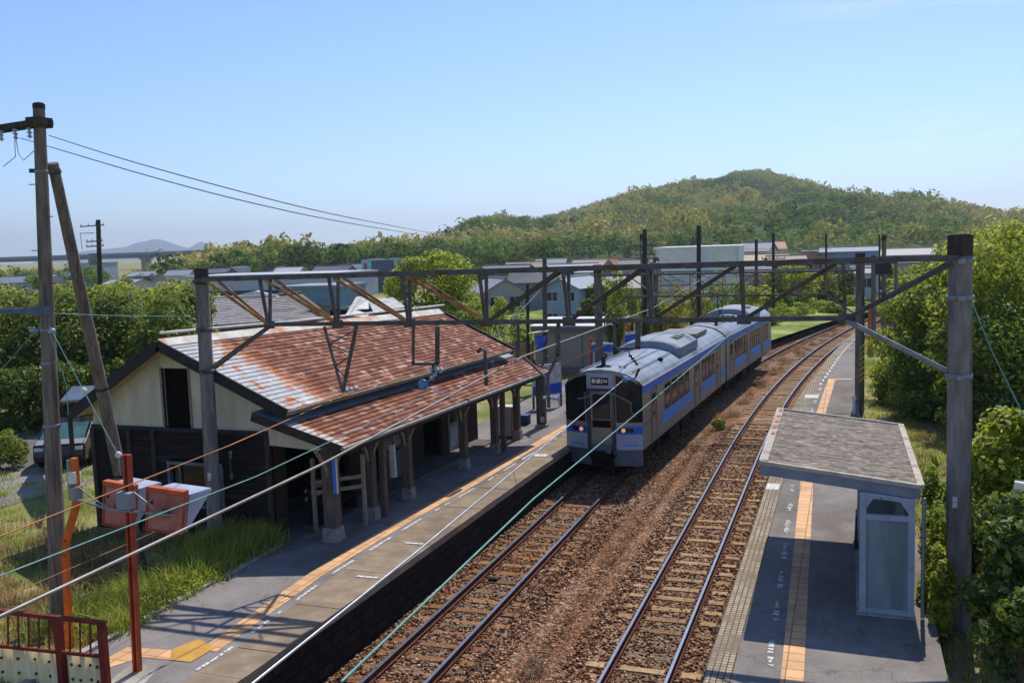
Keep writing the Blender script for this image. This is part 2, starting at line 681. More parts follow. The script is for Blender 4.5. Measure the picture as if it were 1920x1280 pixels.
# loose stones over the part of the bed that shows its stones one by one
def make_stones():
    n = 52000
    y = 9 + 31 * RNG.random(n) ** 1.6
    u = RNG.random(n)
    el = -9.25 + .02 * (y - 12)
    x = lerp(el + .08, -2.15, u)
    xa = np.where(y < 28, -7.66, -7.66 + (y - 28) ** 2 / 524)
    xb = np.where(y < 33, -3.56, -3.56 + (y - 33) ** 2 / 560)
    da, db = np.abs(x - xa), np.abs(x - xb)
    onsl = ((da < 1.08) | (db < 1.08)) & (((y % .6) < .22)) & (RNG.random(n) < np.where(db < 1.08, .62, .78))
    onrail = (np.abs(da - .565) < .07) | (np.abs(db - .565) < .07)
    k = ~(onsl | onrail)
    x, y = x[k], y[k]
    d = np.minimum(da[k], db[k])
    t = np.clip((d - 1.1) / .7, 0, 1)
    z = -.19 - .11 * t * t * (3 - 2 * t)
    n = len(x)
    base = np.array([(1, 0, 0), (0, 1, 0), (-1, 0, 0), (0, -1, 0), (0, 0, 1), (0, 0, -1)], float)
    f = np.array([(0, 1, 4), (1, 2, 4), (2, 3, 4), (3, 0, 4), (1, 0, 5), (2, 1, 5), (3, 2, 5), (0, 3, 5)])
    s = (.022 + .03 * RNG.random(n) ** 2)[:, None, None]
    P = base[None] * (1 + .5 * (RNG.random((n, 6, 1)) - .5)) + .35 * (RNG.random((n, 6, 3)) - .5)
    P = P * s * np.array([1, 1, .7])
    a = RNG.random(n) * 6.28
    ca, sa = np.cos(a)[:, None], np.sin(a)[:, None]
    X = P[:, :, 0] * ca - P[:, :, 1] * sa
    Y = P[:, :, 0] * sa + P[:, :, 1] * ca
    V = np.stack([X + x[:, None], Y + y[:, None], P[:, :, 2] + (z + .012)[:, None]], 2).reshape(-1, 3)
    F = (f[None] + (np.arange(n) * 6)[:, None, None]).reshape(-1, 3)
    o = link_mesh('ballast_stones', fast_mesh('ballast_stones', V, F, MAT['stone']))
    tag(o, 'brown and rusty loose ballast stones lying between and beside the rails', 'ballast stones', kind='stuff')


make_stones()


# the two tracks
def make_track(cx, y0, y1, label, tone):
    root = thing('railway_track', label, 'railway track', (cx(y0), y0, 0), 'tracks through the station')
    ys = [y0 + 1.0 * i for i in range(int(y1 - y0) + 1)]
    for s in (-.565, .565):
        rm = MB()
        prof = [(-.06, -.150), (-.06, -.135), (-.012, -.115), (-.012, -.045), (-.033, -.036), (-.033, -.006), (-.026, 0), (.026, 0), (.033, -.006), (.033, -.036), (.012, -.045), (.012, -.115), (.06, -.135), (.06, -.150)]
        n = len(prof)
        V = []
        for y in ys:
            dx = cx(y + .1) - cx(y - .1)
            c = .2 / math.hypot(.2, dx)
            for (px, pz) in prof:
                V.append((cx(y) + (s + px) * c, y - (s + px) * dx / .2 * c, pz))
        for i in range(len(ys) - 1):
            for k in range(n - 1):
                rm.m = 1 if k in (5, 6, 7) else 0
                rm.add([V[i * n + k], V[i * n + k + 1], V[(i + 1) * n + k + 1], V[(i + 1) * n + k]], [(0, 1, 2, 3)], False)
        obj('rail', rm, [MAT['rail_side'], MAT['rail_top']], root)
    # sleepers: the nearest ones as parts, the far ones as one mass
    far = MB()
    k = 0
    y = math.ceil(y0 / .6) * .6 + .11
    while y < y1 - 1:
        x = cx(y)
        dx = (cx(y + .1) - cx(y - .1)) / .2
        a = math.atan(-dx)
        j = random.uniform(-.02, .02)
        a2 = a + random.uniform(-.012, .012)
        L = 2.1 + random.uniform(-.05, .05)
        zt = -.152 + random.uniform(-.045, .0)
        if k < 96:
            sm = MB()
            nseg = 6
            P = []
            ca, sa = math.cos(a2), math.sin(a2)
            for i in range(nseg + 1):
                u = -L / 2 + L * i / nseg
                for v, w in ((-.11, -.14), (-.1, 0), (.1, 0), (.11, -.14)):
                    v2 = v + random.uniform(-.008, .008)
                    w2 = w + (random.uniform(-.012, .004) if w == 0 else 0)
                    P.append((x + j + u * ca - v2 * sa, y + u * sa + v2 * ca, zt + w2))
            for i in range(nseg):
                for q in range(3):
                    sm.add([P[i * 4 + q], P[i * 4 + q + 1], P[i * 4 + q + 5], P[i * 4 + q + 4]], [(3, 2, 1, 0)])
            sm.add(P[:4], [(0, 1, 2, 3)])
            sm.add(P[-4:], [(3, 2, 1, 0)])
            for s in (-.565, .565):
                sm.m = 1
                sm.cbox((x + s * ca, y + s * sa, zt), .30, .14, .012, a2)
                for e in (-.1, .1):
                    sm.lathe((x + (s + e) * ca, y + (s + e) * sa - .03, zt + .012), [(.022, 0), (.022, .025), (.01, .03)], 6)
                sm.m = 0
            obj('sleeper', sm, [tone, MAT['rail_side']], root)
        else:
            far.cbox((x, y, zt - .12), L, .2, .12, a2)
        k += 1
        y += .6
    if far.v:
        tag(obj('sleepers', far, tone, root), kind='stuff')


def sleepermat(name, cols):
    t = NT(name)
    g = t.n('ShaderNodeObjectInfo')
    v = t.coord('Object', (1.5, 9, 1))
    c = t.ramp(g.outputs['Random'], [(i / (len(cols) - 1), hx(h)) for i, h in enumerate(cols)])
    n1 = t.noise(v, 5, 6, .65)
    c = t.mix(t.ramp(n1, [(.4, (0, 0, 0, 1)), (.7, (.8, .8, .8, 1))]), c, hx('#5d4634'))
    n2 = t.noise(t.pos(), 1.3, 4)
    c = t.mix(t.ramp(n2, [(.5, (0, 0, 0, 1)), (.7, (.7, .7, .7, 1))]), c, hx('#7c5a44'))
    t.bsdf(c, .92, 0, n1, .7, .02)
    return t.mat


MAT['sleeper_l'] = sleepermat('sleeper_left', ['#7a5336', '#9c6f48', '#86603f', '#a87c54', '#46342a'])
MAT['sleeper_r'] = sleepermat('sleeper_right', ['#a88a60', '#b99c74', '#987b56', '#c4a97f', '#8a6f50'])
make_track(xl, 4, 150, 'railway track with brown sleepers that carries the silver train', MAT['sleeper_l'])
make_track(xr, 4, 118, 'railway track with pale tan sleepers beside the platform with the shelter', MAT['sleeper_r'])

# the platform beside the station building
Y = [5 + 1.0 * i for i in range(56)]


def rib(f0, f1, y0, y1, z, step=.5):
    n = max(2, int((y1 - y0) / step) + 1)
    yy = [lerp(y0, y1, i / (n - 1)) for i in range(n)]
    m = MB()
    m.strip([(f1(y), y, z) for y in yy], [(f0(y), y, z) for y in yy])
    return m


def wall_along(f, y0, y1, z0, z1, step=1.0):
    n = int((y1 - y0) / step) + 1
    yy = [lerp(y0, y1, i / (n - 1)) for i in range(n)]
    m = MB()
    m.strip([(f(y), y, z0) for y in yy], [(f(y), y, z1) for y in yy])
    return m


def ribbox(f0, f1, y0, y1, z0, z1, step=1.0):
    n = int((y1 - y0) / step) + 1
    yy = [lerp(y0, y1, i / (n - 1)) for i in range(n)]
    m = MB()
    for i in range(n - 1):
        a, b = yy[i], yy[i + 1]
        m.hexa([(f0(a), a, z0), (f1(a), a, z0), (f1(b), b, z0), (f0(b), b, z0), (f0(a), a, z1), (f1(a), a, z1), (f1(b), b, z1), (f0(b), b, z1)])
    return m


def tact_l(y):   # centre line of the yellow strip
    pts = [(10, -10.5), (12.8, -10.38), (16.8, -10.60), (20.5, -10.48), (24.8, -10.19), (33, -9.88), (45, xl(45) - 2.2), (60, xl(60) - 2.2)]
    for (a, xa), (b, xb) in zip(pts, pts[1:]):
        if y <= b: return lerp(xa, xb, (y - a) / (b - a))
    return pts[-1][1]


def slabx(y):
    return tact_l(y) + .42


struct('platform_station', ribbox(lambda y: -13.4 if y > 18 else lerp(-12.2, -12.5, (y - 5) / 13), lambda y: slabx(y), 5, 58, -.5, PZ), MAT['asphalt'])
# concrete edge slabs, each with its joint
m = MB()
yy = 5.0
while yy < 58:
    a, b = yy + .008, yy + 1.0 - .008
    dz = random.uniform(-.006, .006)
    m.hexa([(slabx(a), a, PZ - .16), (edge_l(a) + .10, a, PZ - .16), (edge_l(b) + .10, b, PZ - .16), (slabx(b), b, PZ - .16),
            (slabx(a), a, PZ + .004 + dz), (edge_l(a) + .10, a, PZ + .004 + dz), (edge_l(b) + .10, b, PZ + .004 + dz), (slabx(b), b, PZ + .004 + dz)])
    yy += 1.0
struct('platform_edge_slabs', m, MAT['slab'])
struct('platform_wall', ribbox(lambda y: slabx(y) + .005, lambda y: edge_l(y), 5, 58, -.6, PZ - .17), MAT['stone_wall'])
struct('platform_asphalt_lip', ribbox(lambda y: -12.55, lambda y: -12.40, 5, 18, PZ - .2, PZ + .05), MAT['cement'])

# yellow tactile strip, with its turn towards the stairs
tl = rib(lambda y: tact_l(y) - .18, lambda y: tact_l(y) + .18, 12.75, 58, PZ + .008)
struct('tactile_strip', tl, MAT['tactile'])
m = MB()
zt = PZ + .012
a, b, c, d = G(358, 1238, zt), G(400, 1207, zt), G(340, 1215, zt), G(300, 1217, zt)
m.add([G(372, 1196, zt), G(404, 1213, zt), G(357, 1240, zt), G(318, 1236, zt), G(322, 1217, zt)], [(0, 1, 2, 3, 4)])
struct('tactile_corner', m, M('tactile_gold', '#c3974c', '#a97f3e', 4, .8))
m = MB()
zt = PZ + .008
m.add([G(322, 1218, zt), G(318, 1236, zt), G(268, 1231, zt), G(205, 1250, zt), G(196, 1236, zt), G(238, 1212, zt)], [(5, 4, 3, 2, 1, 0)])
struct('tactile_branch', m, MAT['tactile'])
m = MB()
m.add([G(200, 1279, zt), G(262, 1290, zt), G(302, 1247, zt), G(247, 1243, zt)], [(0, 1, 2, 3)])
struct('pale_paving', m, MAT['cement'])

# worn white dashes along both platforms
m = MB()
y = 10.5
while y < 56:
    a = y
    while a < y + .95:
        L = random.uniform(.08, .3)
        if random.random() < .85:
            w = random.uniform(.05, .075)
            o = tact_l(a) + .33 + random.uniform(-.008, .008)
            o2 = tact_l(a + L) + .33
            m.add([(o - w / 2, a, PZ + .010), (o + w / 2, a, PZ + .010), (o2 + w / 2, min(a + L, y + 1), PZ + .010), (o2 - w / 2, min(a + L, y + 1), PZ + .010)], [(0, 1, 2, 3)])
        a += L + .02
    y += 1.55
struct('white_dashes', m, MAT['white_worn'])
m = MB()
for px, py in ((775, 1018), (690, 1081), (1012, 853)):
    p = G(px, py, PZ + .012)
    w = .18 if py < 900 else .04
    m.cbox((p.x, p.y, PZ - .0), .50, w * 2, .016, .04)
struct('white_edge_marks', m, MAT['white_worn'])

# the platform with the shelter
struct('platform_shelter', ribbox(lambda y: edge_r(y) + .42, out_r, 5, 70, -.5, PZ), asphaltmat('platform_asphalt_b', '#88817b', '#716a65', '#665f59'))
struct('platform_brick_edge', ribbox(lambda y: edge_r(y), lambda y: edge_r(y) + .42, 5, 70, PZ - .14, PZ + .005), MAT['pavers'])
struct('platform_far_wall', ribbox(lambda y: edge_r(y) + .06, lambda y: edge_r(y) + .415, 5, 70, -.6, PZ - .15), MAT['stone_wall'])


def tact_r(y):
    pts = [(5, -.80), (14.2, -.79), (27.4, -1.08), (37, -.98), (46.5, -.71)]
    for (a, xa), (b, xb) in zip(pts, pts[1:]):
        if y <= b: return lerp(xa, xb, (y - a) / (b - a))
    return -.71


struct('tactile_strip_shelter', rib(lambda y: tact_r(y) - .17, lambda y: tact_r(y) + .17, 6, 46.5, PZ + .008), MAT['tactile'])
m = MB()
m.box(-.53, .15, 46.2, 46.5, PZ, PZ + .006)
struct('tactile_end_strip', m, MAT['tactile'])
m = MB()
y = 6.0
while y < 66:
    if y < 44:
        for k in range(9):
            a = y + k * .12
            if random.random() < .75:
                x0 = tact_r(a) - .36 + random.uniform(-.015, .015)
                w = random.choice((.05, .09, .12))
                m.box(x0 - w / 2, x0 + w / 2, a, a + random.uniform(.03, .1), PZ, PZ + .005)
        y += 1.75
    else:
        x0 = edge_r(y) + .55
        m.box(x0 - .05, x0 + .05, y, y + .6, PZ, PZ + .005)
        y += 1.1
struct('white_dashes_shelter', m, MAT['white_worn'])
m = MB()
for px, py, wx, wy in ((1449, 912, .34, .62), (1522, 743, .55, .9)):
    p = G(px, py, PZ)
    m.cbox((p.x, p.y, PZ + .004), wx, wy, .006, 0)
struct('white_squares', m, MAT['white_worn'])

# road behind the left weeds
m = MB()
pts = [(-40, 905), (60, 878), (150, 868), (178, 872), (176, 905), (90, 925), (-40, 965)]
z = .812
m.add([G(px, py, z) for px, py in pts][::-1], [tuple(range(len(pts)))])
struct('road', m, MAT['road'])
m = MB()
pts = [(-90, 782), (30, 780), (178, 782), (178, 868), (60, 874), (-90, 912)]
m.add([G(px, py, z - .001) for px, py in pts][::-1], [tuple(range(len(pts)))])
struct('car_park', m, M('car_park', '#6b6764', '#5c5856', 1.5, .95))
# sunny grass bank beyond the station and beyond the train
m = MB()
m.add([(-24, 45, .86), (-9.4, 42, .86), (-6.4, 62, .5), (-2, 82, .4), (4, 100, .5), (-26, 110, 1.1), (-34, 70, 1.0)], [tuple(range(7))])
struct('grass_bank', m, MAT['field'])
m = MB()
m.add([(4.3, 80, .42), (30, 78, .45), (60, 130, .5), (12, 128, .5)], [tuple(range(4))])
struct('grass_field', m, MAT['field'])
m = MB()
m.add([(2.0, 124, .56), (30, 124, .56), (40, 150, .56), (-2, 150, .56)], [tuple(range(4))])
struct('water', m, M('river_water', '#aebfd0', '#9db0c4', .3, .15, 0, .1, 3))
# ------------------------------------------------------------------ station building
def roofmat(name, clean_from, y0):
    """rusted metal shingles; sheets near the gable end are still grey with rust coming through"""
    t = NT(name)
    p = t.pos()
    sx = t.n('ShaderNodeSeparateXYZ')
    t.l(p, sx.inputs[0])
    cb = t.n('ShaderNodeCombineXYZ')
    # slope direction ~ x (slightly turned with the house), ridge direction ~ y
    xr_ = t.math('SUBTRACT', sx.outputs[0], t.math('MULTIPLY', sx.outputs[1], .08))
    t.l(sx.outputs[1], cb.inputs[0])
    t.l(xr_, cb.inputs[1])
    br = t.n('ShaderNodeTexBrick', offset=.5, i_Scale=1.0, i_Mortar_Size=.012, i_Brick_Width=.24, i_Row_Height=.17)
    br.inputs['Color1'].default_value = (0, 0, 0, 1)
    br.inputs['Color2'].default_value = (1, 1, 1, 1)
    br.inputs['Mortar'].default_value = (.35, .35, .35, 1)
    t.l(cb.outputs[0], br.inputs['Vector'])
    sp = t.n('ShaderNodeSeparateColor')
    t.l(br.outputs['Color'], sp.inputs[0])
    per = sp.outputs[0]
    n1 = t.noise(t.pos((.6, 1.6, .6)), 1.6, 5)
    n2 = t.noise(t.pos((.8, 2.4, .8)), 5.0, 6, .68)
    f = t.math('ADD', t.math('MULTIPLY', per, .36), t.math('MULTIPLY', n2, .64))
    rust = t.ramp(f, [(.20, hx('#502e24')), (.42, hx('#6d4234')), (.57, hx('#855846')), (.67, hx('#a57b66')), (.75, hx('#c8b8aa'))])
    rust = t.mix(t.ramp(n1, [(.45, (0, 0, 0, 1)), (.7, (.6, .6, .6, 1))]), rust, t.ramp(f, [(.25, hx('#683a26')), (.6, hx('#925c3e')), (.78, hx('#bf9274'))]))
    grey = t.ramp(t.noise(p, 3.0, 4), [(.35, hx('#b9babb')), (.7, hx('#a4a5a7'))])
    spots = t.ramp(t.noise(p, 2.3, 5, .6), [(.55, (0, 0, 0, 1)), (.62, (1, 1, 1, 1))])
    grey = t.mix(spots, grey, hx('#b26a35'))
    g1 = t.math('SUBTRACT', sx.outputs[1], y0)
    g1 = t.math('DIVIDE', g1, clean_from)
    g1 = t.math('ADD', g1, t.math('MULTIPLY', t.math('SUBTRACT', n2, .5), .9))
    g1 = t.math('ADD', g1, t.math('MULTIPLY', t.math('SUBTRACT', per, .5), .35))
    fade = t.ramp(g1, [(.60, (0, 0, 0, 1)), (.85, (1, 1, 1, 1))])
    orange = t.ramp(f, [(.3, hx('#8f4a24')), (.52, hx('#b56e38')), (.66, hx('#d5cfc9'))])
    o2 = t.ramp(g1, [(.9, (1, 1, 1, 1)), (1.9, (0, 0, 0, 1))])
    col = t.mix(o2, rust, orange)
    col = t.mix(fade, grey, col)
    t.bsdf(col, .8, 0.0, n2, .25, .01, .12)
    return t.mat


ROOF = roofmat('rusty_shingles', 2.0, 17.9)
ROOF2 = roofmat('rusty_canopy_sheets', .55, 18.0)

st = thing('station_building', 'old wooden station building with rusty metal roof, cream gable and dark board walls', 'station', (-15.6, 18.6, .82))
GY = 18.6
# main roof: ridge and eaves, measured
Rg0, Rg1 = Vector((-15.60, 18.10, 5.66)), Vector((-13.75, 30.4, 5.46))
Er0, Er1 = Vector((-12.14, 18.10, 4.10)), W(960, 655, 30.4)
El0, El1 = Vector((-18.52, 18.10, 3.85)), Vector((-17.4, 30.4, 3.8))


def courses(m, a0, a1, b0, b1, n, step=.022, th=.03, over=.03):
    """lapped courses from the eave b up to the ridge a"""
    nrm = ((a1 - a0).cross(b0 - a0)).normalized()
    if nrm.z < 0: nrm = -nrm
    for i in range(n):
        t0, t1 = i / n, (i + 1) / n + over / n
        p0, p1 = b0.lerp(a0, t0), b1.lerp(a1, t0)
        q0, q1 = b0.lerp(a0, min(1, t1)), b1.lerp(a1, min(1, t1))
        m.hexa([p0 + nrm * (step - th), p1 + nrm * (step - th), q1 - nrm * th, q0 - nrm * th, p0 + nrm * step, p1 + nrm * step, q1, q0])


m = MB()
courses(m, Rg0, Rg1, Er0, Er1, 21)
courses(m, Rg0, Rg1, El0, El1, 17)
rf = obj('roof', m, ROOF, st)
m = MB()
up = Vector((0, 0, 1))
for s0, s1 in ((Er0, Er1), (El0, El1)):
    d0, d1 = (s0 - Rg0).normalized(), (s1 - Rg1).normalized()
    m.hexa([Rg0 + d0 * .26 + up * .005, Rg1 + d1 * .26 + up * .005, Rg1 + up * .02, Rg0 + up * .02, Rg0 + d0 * .26 + up * .045, Rg1 + d1 * .26 + up * .045, Rg1 + up * .10, Rg0 + up * .10])
obj('ridge_cap', m, M('pale_ridge', '#c2bdb4', '#a9a298', 3, .7, .1, .1, c3='#b06c42', s3=1.1), rf)
m = MB()
for a, b in ((Rg0, Er0), (Rg0, El0), (Rg1, Er1), (Rg1, El1)):
    m = MB()
    sgn = -1 if a is Rg0 else 1
    o = Vector((0, .025 * sgn, -.05))
    m.bar(a + o, b + o + (b - a).normalized() * .04, .05, .26)
    obj('barge_board', m, MAT['fascia'], rf)
m = MB()
for (a0, a1, b0, b1) in ((Rg0, Rg1, Er0, Er1), (Rg0, Rg1, El0, El1)):
    m.slab([a0 - up * .09, a1 - up * .09, b1 - up * .09, b0 - up * .09], .02)
obj('soffit', m, MAT['soffit'], rf)
m = MB()
m.tube([Er0 + Vector((.03, -.02, -.03)), Er1 + Vector((.03, .02, -.03))], .035, 8)
obj('gutter', m, M('old_gutter', '#8c8577', '#6f6456', 5, .7, .1, .1, c3='#7a4e34', s3=2), rf)

# gable wall: cream plaster above, black weatherboards below
xa, xb, zb = -18.25, -13.02, 3.47


def roofz(x):
    if x > Rg0.x: return lerp(Rg0.z, Er0.z, (x - Rg0.x) / (Er0.x - Rg0.x)) - .14
    return lerp(Rg0.z, El0.z, (Rg0.x - x) / (Rg0.x - El0.x)) - .14


wx0, wx1, wz0, wz1 = -15.98, -15.20, 3.50, 4.98
m = MB()
T = (0, .18, 0)
m.prism([(xa, GY, zb), (wx0, GY, zb), (wx0, GY, roofz(wx0)), (xa, GY, roofz(xa))], T)
m.prism([(wx1, GY, zb), (xb, GY, zb), (xb, GY, roofz(xb)), (wx1, GY, roofz(wx1))], T)
m.prism([(wx0, GY, wz1), (wx1, GY, wz1), (wx1, GY, roofz(wx1)), (Rg0.x, GY, roofz(Rg0.x)), (wx0, GY, roofz(wx0))], T)
m.prism([(wx0, GY, zb), (wx1, GY, zb), (wx1, GY, wz0), (wx0, GY, wz0)], T)
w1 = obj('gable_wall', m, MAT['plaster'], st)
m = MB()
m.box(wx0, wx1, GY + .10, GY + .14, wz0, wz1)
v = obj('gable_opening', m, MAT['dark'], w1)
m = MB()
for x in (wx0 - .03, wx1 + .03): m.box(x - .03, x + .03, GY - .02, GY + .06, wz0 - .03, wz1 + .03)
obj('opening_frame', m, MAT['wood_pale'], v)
m = MB()
bx0, bx1, bz0, bz1 = -15.92, -14.35, 1.55, 2.62     # window in the boards
nb = 15
for i in range(nb):
    z0, z1 = lerp(.80, zb - .06, i / nb), lerp(.80, zb - .06, (i + 1) / nb)
    for (u, w) in ((xa, bx0), (bx0, bx1), (bx1, xb)):
        if (u, w) == (bx0, bx1) and z1 > bz0 and z0 < bz1: continue
        d = random.uniform(0, .008)
        m.hexa([(u, GY - .045 - d, z0), (w, GY - .045 - d, z0), (w, GY + .1, z0), (u, GY + .1, z0), (u, GY - .012, z1), (w, GY - .012, z1), (w, GY + .1, z1), (u, GY + .1, z1)])
w2 = obj('board_wall', m, MAT['wood_dark'], st)
m = MB()
m.box(xa - .03, xb + .03, GY - .07, GY + .1, zb - .06, zb + .03)
obj('wall_plate', m, M('dark_plate', '#3a3c44', '#2c2d34', 4, .8), w1)
DPOST = M('dark_post', '#4a433d', '#352f2b', 4, .85, 0, .3, 16, (6, 6, .7))
for x in (xa, -17.1, -16.35, xb + .02):
    m = MB()
    m.box(x - .06, x + .06, GY - .085, GY - .01, .8, zb - .05)
    obj('corner_post', m, DPOST, w2)
m = MB()
m.box(bx0, bx1, GY + .02, GY + .05, bz0, bz1)
wn = obj('window', m, MAT['glass_dark'], w2)
m = MB()
for x in (bx0, bx1): m.box(x - .04, x + .04, GY - .08, GY + .05, bz0 - .04, bz1 + .04)
for z in (bz0, bz1): m.box(bx0 - .04, bx1 + .04, GY - .085, GY + .045, z - .035, z + .035)
m.box(bx0 + .28, bx0 + .32, GY - .04, GY + .04, bz0, bz1)
obj('window_frame', m, M('grey_frame', '#6f7478', '#565b5f', 4, .7), wn)
# walls on the far end, the road side and under the canopy
PX0, PX1 = xb, xb + .062 * 12


def wallx(y): return lerp(-13.02, -12.28, (y - GY) / 12.0)


m = MB()
yend = 30.2
m.prism([(-17.3, 30.0, .8), (wallx(30.0), 30.0, .8), (wallx(30.0), 30.0, 4.05), (-14.0, 30.0, 5.3), (-17.3, 30.0, 3.7)], (0, .15, 0))
m.hexa([(xa, GY + .19, .8), (xa + .15, GY + .19, .8), (-17.2, 30, .8), (-17.35, 30, .8), (xa, GY + .19, 3.75), (xa + .15, GY + .19, 3.75), (-17.2, 30, 3.75), (-17.35, 30, 3.75)])
obj('rear_wall', m, MAT['wood_dark'], st)


def wseg(m, y0, y1, z0, z1, d=0.0, t=.12):
    a, b = wallx(y0) + d, wallx(y1) + d
    m.hexa([(a - t, y0, z0), (a, y0, z0), (b, y1, z0), (b - t, y1, z0), (a - t, y0, z1), (a, y0, z1), (b, y1, z1), (b - t, y1, z1)])


brown = M('brown_boards', '#463b33', '#342b25', 3, .85, 0, .35, 14, (1, 8, 1))
m = MB()
wseg(m, GY + .19, 30.0, 3.05, 4.3)
for a, b in ((18.79, 19.25), (22.0, 22.8), (25.4, 26.2), (27.4, 27.9), (29.4, 30.0)):
    wseg(m, a, b, .8, 3.05)
wseg(m, 23.9, 25.4, .8, 1.75, -.01)
pw = obj('platform_wall_boards', m, brown, st)
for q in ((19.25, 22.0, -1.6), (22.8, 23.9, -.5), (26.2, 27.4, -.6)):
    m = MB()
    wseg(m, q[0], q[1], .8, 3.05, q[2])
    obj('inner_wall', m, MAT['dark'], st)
m = MB()
wseg(m, 23.9, 25.4, 1.75, 2.75, -.03, .03)
wn = obj('window', m, MAT['glass_window'], pw)
m = MB()
for y in (23.9, 24.4, 24.9, 25.36): wseg(m, y, y + .05, 1.72, 2.78, .015, .05)
wseg(m, 23.9, 25.4, 1.68, 1.74, .02, .06)
wseg(m, 23.9, 25.4, 2.76, 2.82, .02, .06)
obj('window_frame', m, M('green_grey_frame', '#7d857a', '#666e64', 4, .75), wn)
m = MB()
wseg(m, 24.0, 25.3, .88, 1.66, .012, .02)
obj('wall_panel', m, M('green_grey_panel', '#6d756d', '#596058', 3, .8), pw)
m = MB()
wseg(m, 23.55, 23.88, 1.9, 2.55, .03, .03)
obj('poster', m, M('poster', '#b8a06a', '#93815a', 9, .7), pw)
for a in (27.95, 28.68):
    m = MB()
    wseg(m, a, a + .68, .95, 2.9, -.01, .05)
    dr = obj('door', m, M('cream_door', '#a39a86', '#8b8371', 3, .8), st)
    m = MB()
    wseg(m, a + .08, a + .60, 1.9, 2.75, .005, .02)
    obj('door_pane', m, MAT['glass_window'], dr)
    m = MB()
    wseg(m, a + .08, a + .60, 1.1, 1.75, .008, .02)
    obj('door_panel', m, M('pale_door_panel', '#b9c0c4', '#a5adb1', 3, .8), dr)
m = MB()
m.hexa([(-14.9, GY + .2, .80), (-12.25, GY - .45, .80), (-11.6, 30, .80), (-14.0, 30, .80), (-14.9, GY + .2, PZ + .05), (-12.25, GY - .45, PZ + .05), (-11.6, 30, PZ + .05), (-14.0, 30, PZ + .05)])
obj('floor_slab', m, M('dark_cement', '#6e6963', '#575350', 3, .9, 0, .3), st)

# canopy over the platform
Lf0, Lf1 = Vector((-10.79, 18.20, 3.30)), Vector((-9.98, 31.15, 3.30))
Uf0, Uf1 = Vector((-12.98, 17.98, 4.03)), Vector((-11.9, 31.0, 4.03))
m = MB()
courses(m, Uf0, Uf1, Lf0, Lf1, 13, .026, .02)
cn = obj('canopy_roof', m, ROOF2, st)
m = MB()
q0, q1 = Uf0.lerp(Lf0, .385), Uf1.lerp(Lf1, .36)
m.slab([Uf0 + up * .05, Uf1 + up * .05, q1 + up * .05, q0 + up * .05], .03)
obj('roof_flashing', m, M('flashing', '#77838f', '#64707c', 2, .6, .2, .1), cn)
m = MB()
m.tube([Lf0 + Vector((.06, -.05, -.04)), Lf1 + Vector((.06, .05, -.04))], .055, 8)
obj('canopy_gutter', m, M('pale_gutter', '#8d887f', '#75706a', 5, .6, .2, .1), cn)
m = MB()
m.bar(Lf0 + Vector((-.06, .02, -.14)), Lf1 + Vector((-.06, 0, -.14)), .05, .15)
m.bar(Lf0 + Vector((.0, -.02, -.06)), Uf0 + Vector((0, .0, -.06)), .05, .2)
m.bar(Lf1 + Vector((.0, .03, -.06)), Uf1 + Vector((0, .03, -.06)), .05, .2)
obj('canopy_fascia', m, M('brown_fascia', '#453b38', '#332b29', 4, .8, 0, .3, 14, (1, 1, 6)), cn)
m = MB()
m.prism([(-12.95, 18.55, 3.98), (-11.25, 18.55, 3.32), (-11.6, 18.55, 3.10), (-12.95, 18.55, 3.18)], (0, .1, 0))
obj('canopy_gable', m, MAT['plaster'], cn)
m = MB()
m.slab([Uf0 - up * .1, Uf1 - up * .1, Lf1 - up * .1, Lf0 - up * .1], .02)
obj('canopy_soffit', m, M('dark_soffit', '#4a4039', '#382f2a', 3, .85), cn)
m = MB()
m.bar((-11.36, 18.3, 3.32), (-10.78, 30.95, 3.32), .16, .2)
for i in range(12):
    y = 18.6 + i * 1.1
    a = lerp(-11.36, -10.78, (y - 18.3) / 12.65)
    m.bar((wallx(y), y, 3.93), (a + .5, y, 3.24), .08, .12)
obj('canopy_beam', m, MAT['wood_post'], st)


PEDM = M('pedestal_cement', '#938d86', '#787069', 5, .9, 0, .3, 40)


def post(x, y, w, twin=False, pale=True):
    m = MB()
    m.box(x - w / 2, x + w / 2, y - w / 2, y + w / 2, PZ + .28, 3.24)
    if twin: m.box(x + .12, x + .28, y + .2, y + .36, PZ, 3.2)
    p = obj('canopy_post', m, MAT['wood_post'], st, bevel=.012)
    m = MB()
    b = w / 2 + .055
    m.hexa([(x - b, y - b, PZ), (x + b, y - b, PZ), (x + b, y + b, PZ), (x - b, y + b, PZ), (x - b + .03, y - b + .03, PZ + .34), (x + b - .03, y - b + .03, PZ + .34), (x + b - .03, y + b - .03, PZ + .34), (x - b + .03, y + b - .03, PZ + .34)])
    obj('pedestal', m, PEDM, p, bevel=.01)
    m = MB()
    for s in (-1, 1):
        m.tube([(x, y + s * .10, 2.45), (x, y + s * .2, 2.75), (x, y + s * .42, 3.05), (x, y + s * .6, 3.2)], .045, 7)
    m.tube([(x - .08, y, 2.5), (x - .25, y, 2.85), (x - .55, y, 3.3)], .045, 7)
    m.tube([(x + .08, y, 2.6), (x + .22, y, 2.9), (x + .38, y, 3.12)], .04, 7)
    obj('bracket', m, MAT['wood_pale'], p)
    return p


post(-11.42, 18.72, .31)
post(-11.34, 20.50, .23, True)
post(-11.25, 22.40, .22)
post(-11.10, 25.98, .22)
post(-10.95, 28.25, .22, True)
post(-10.98, 30.55, .22)
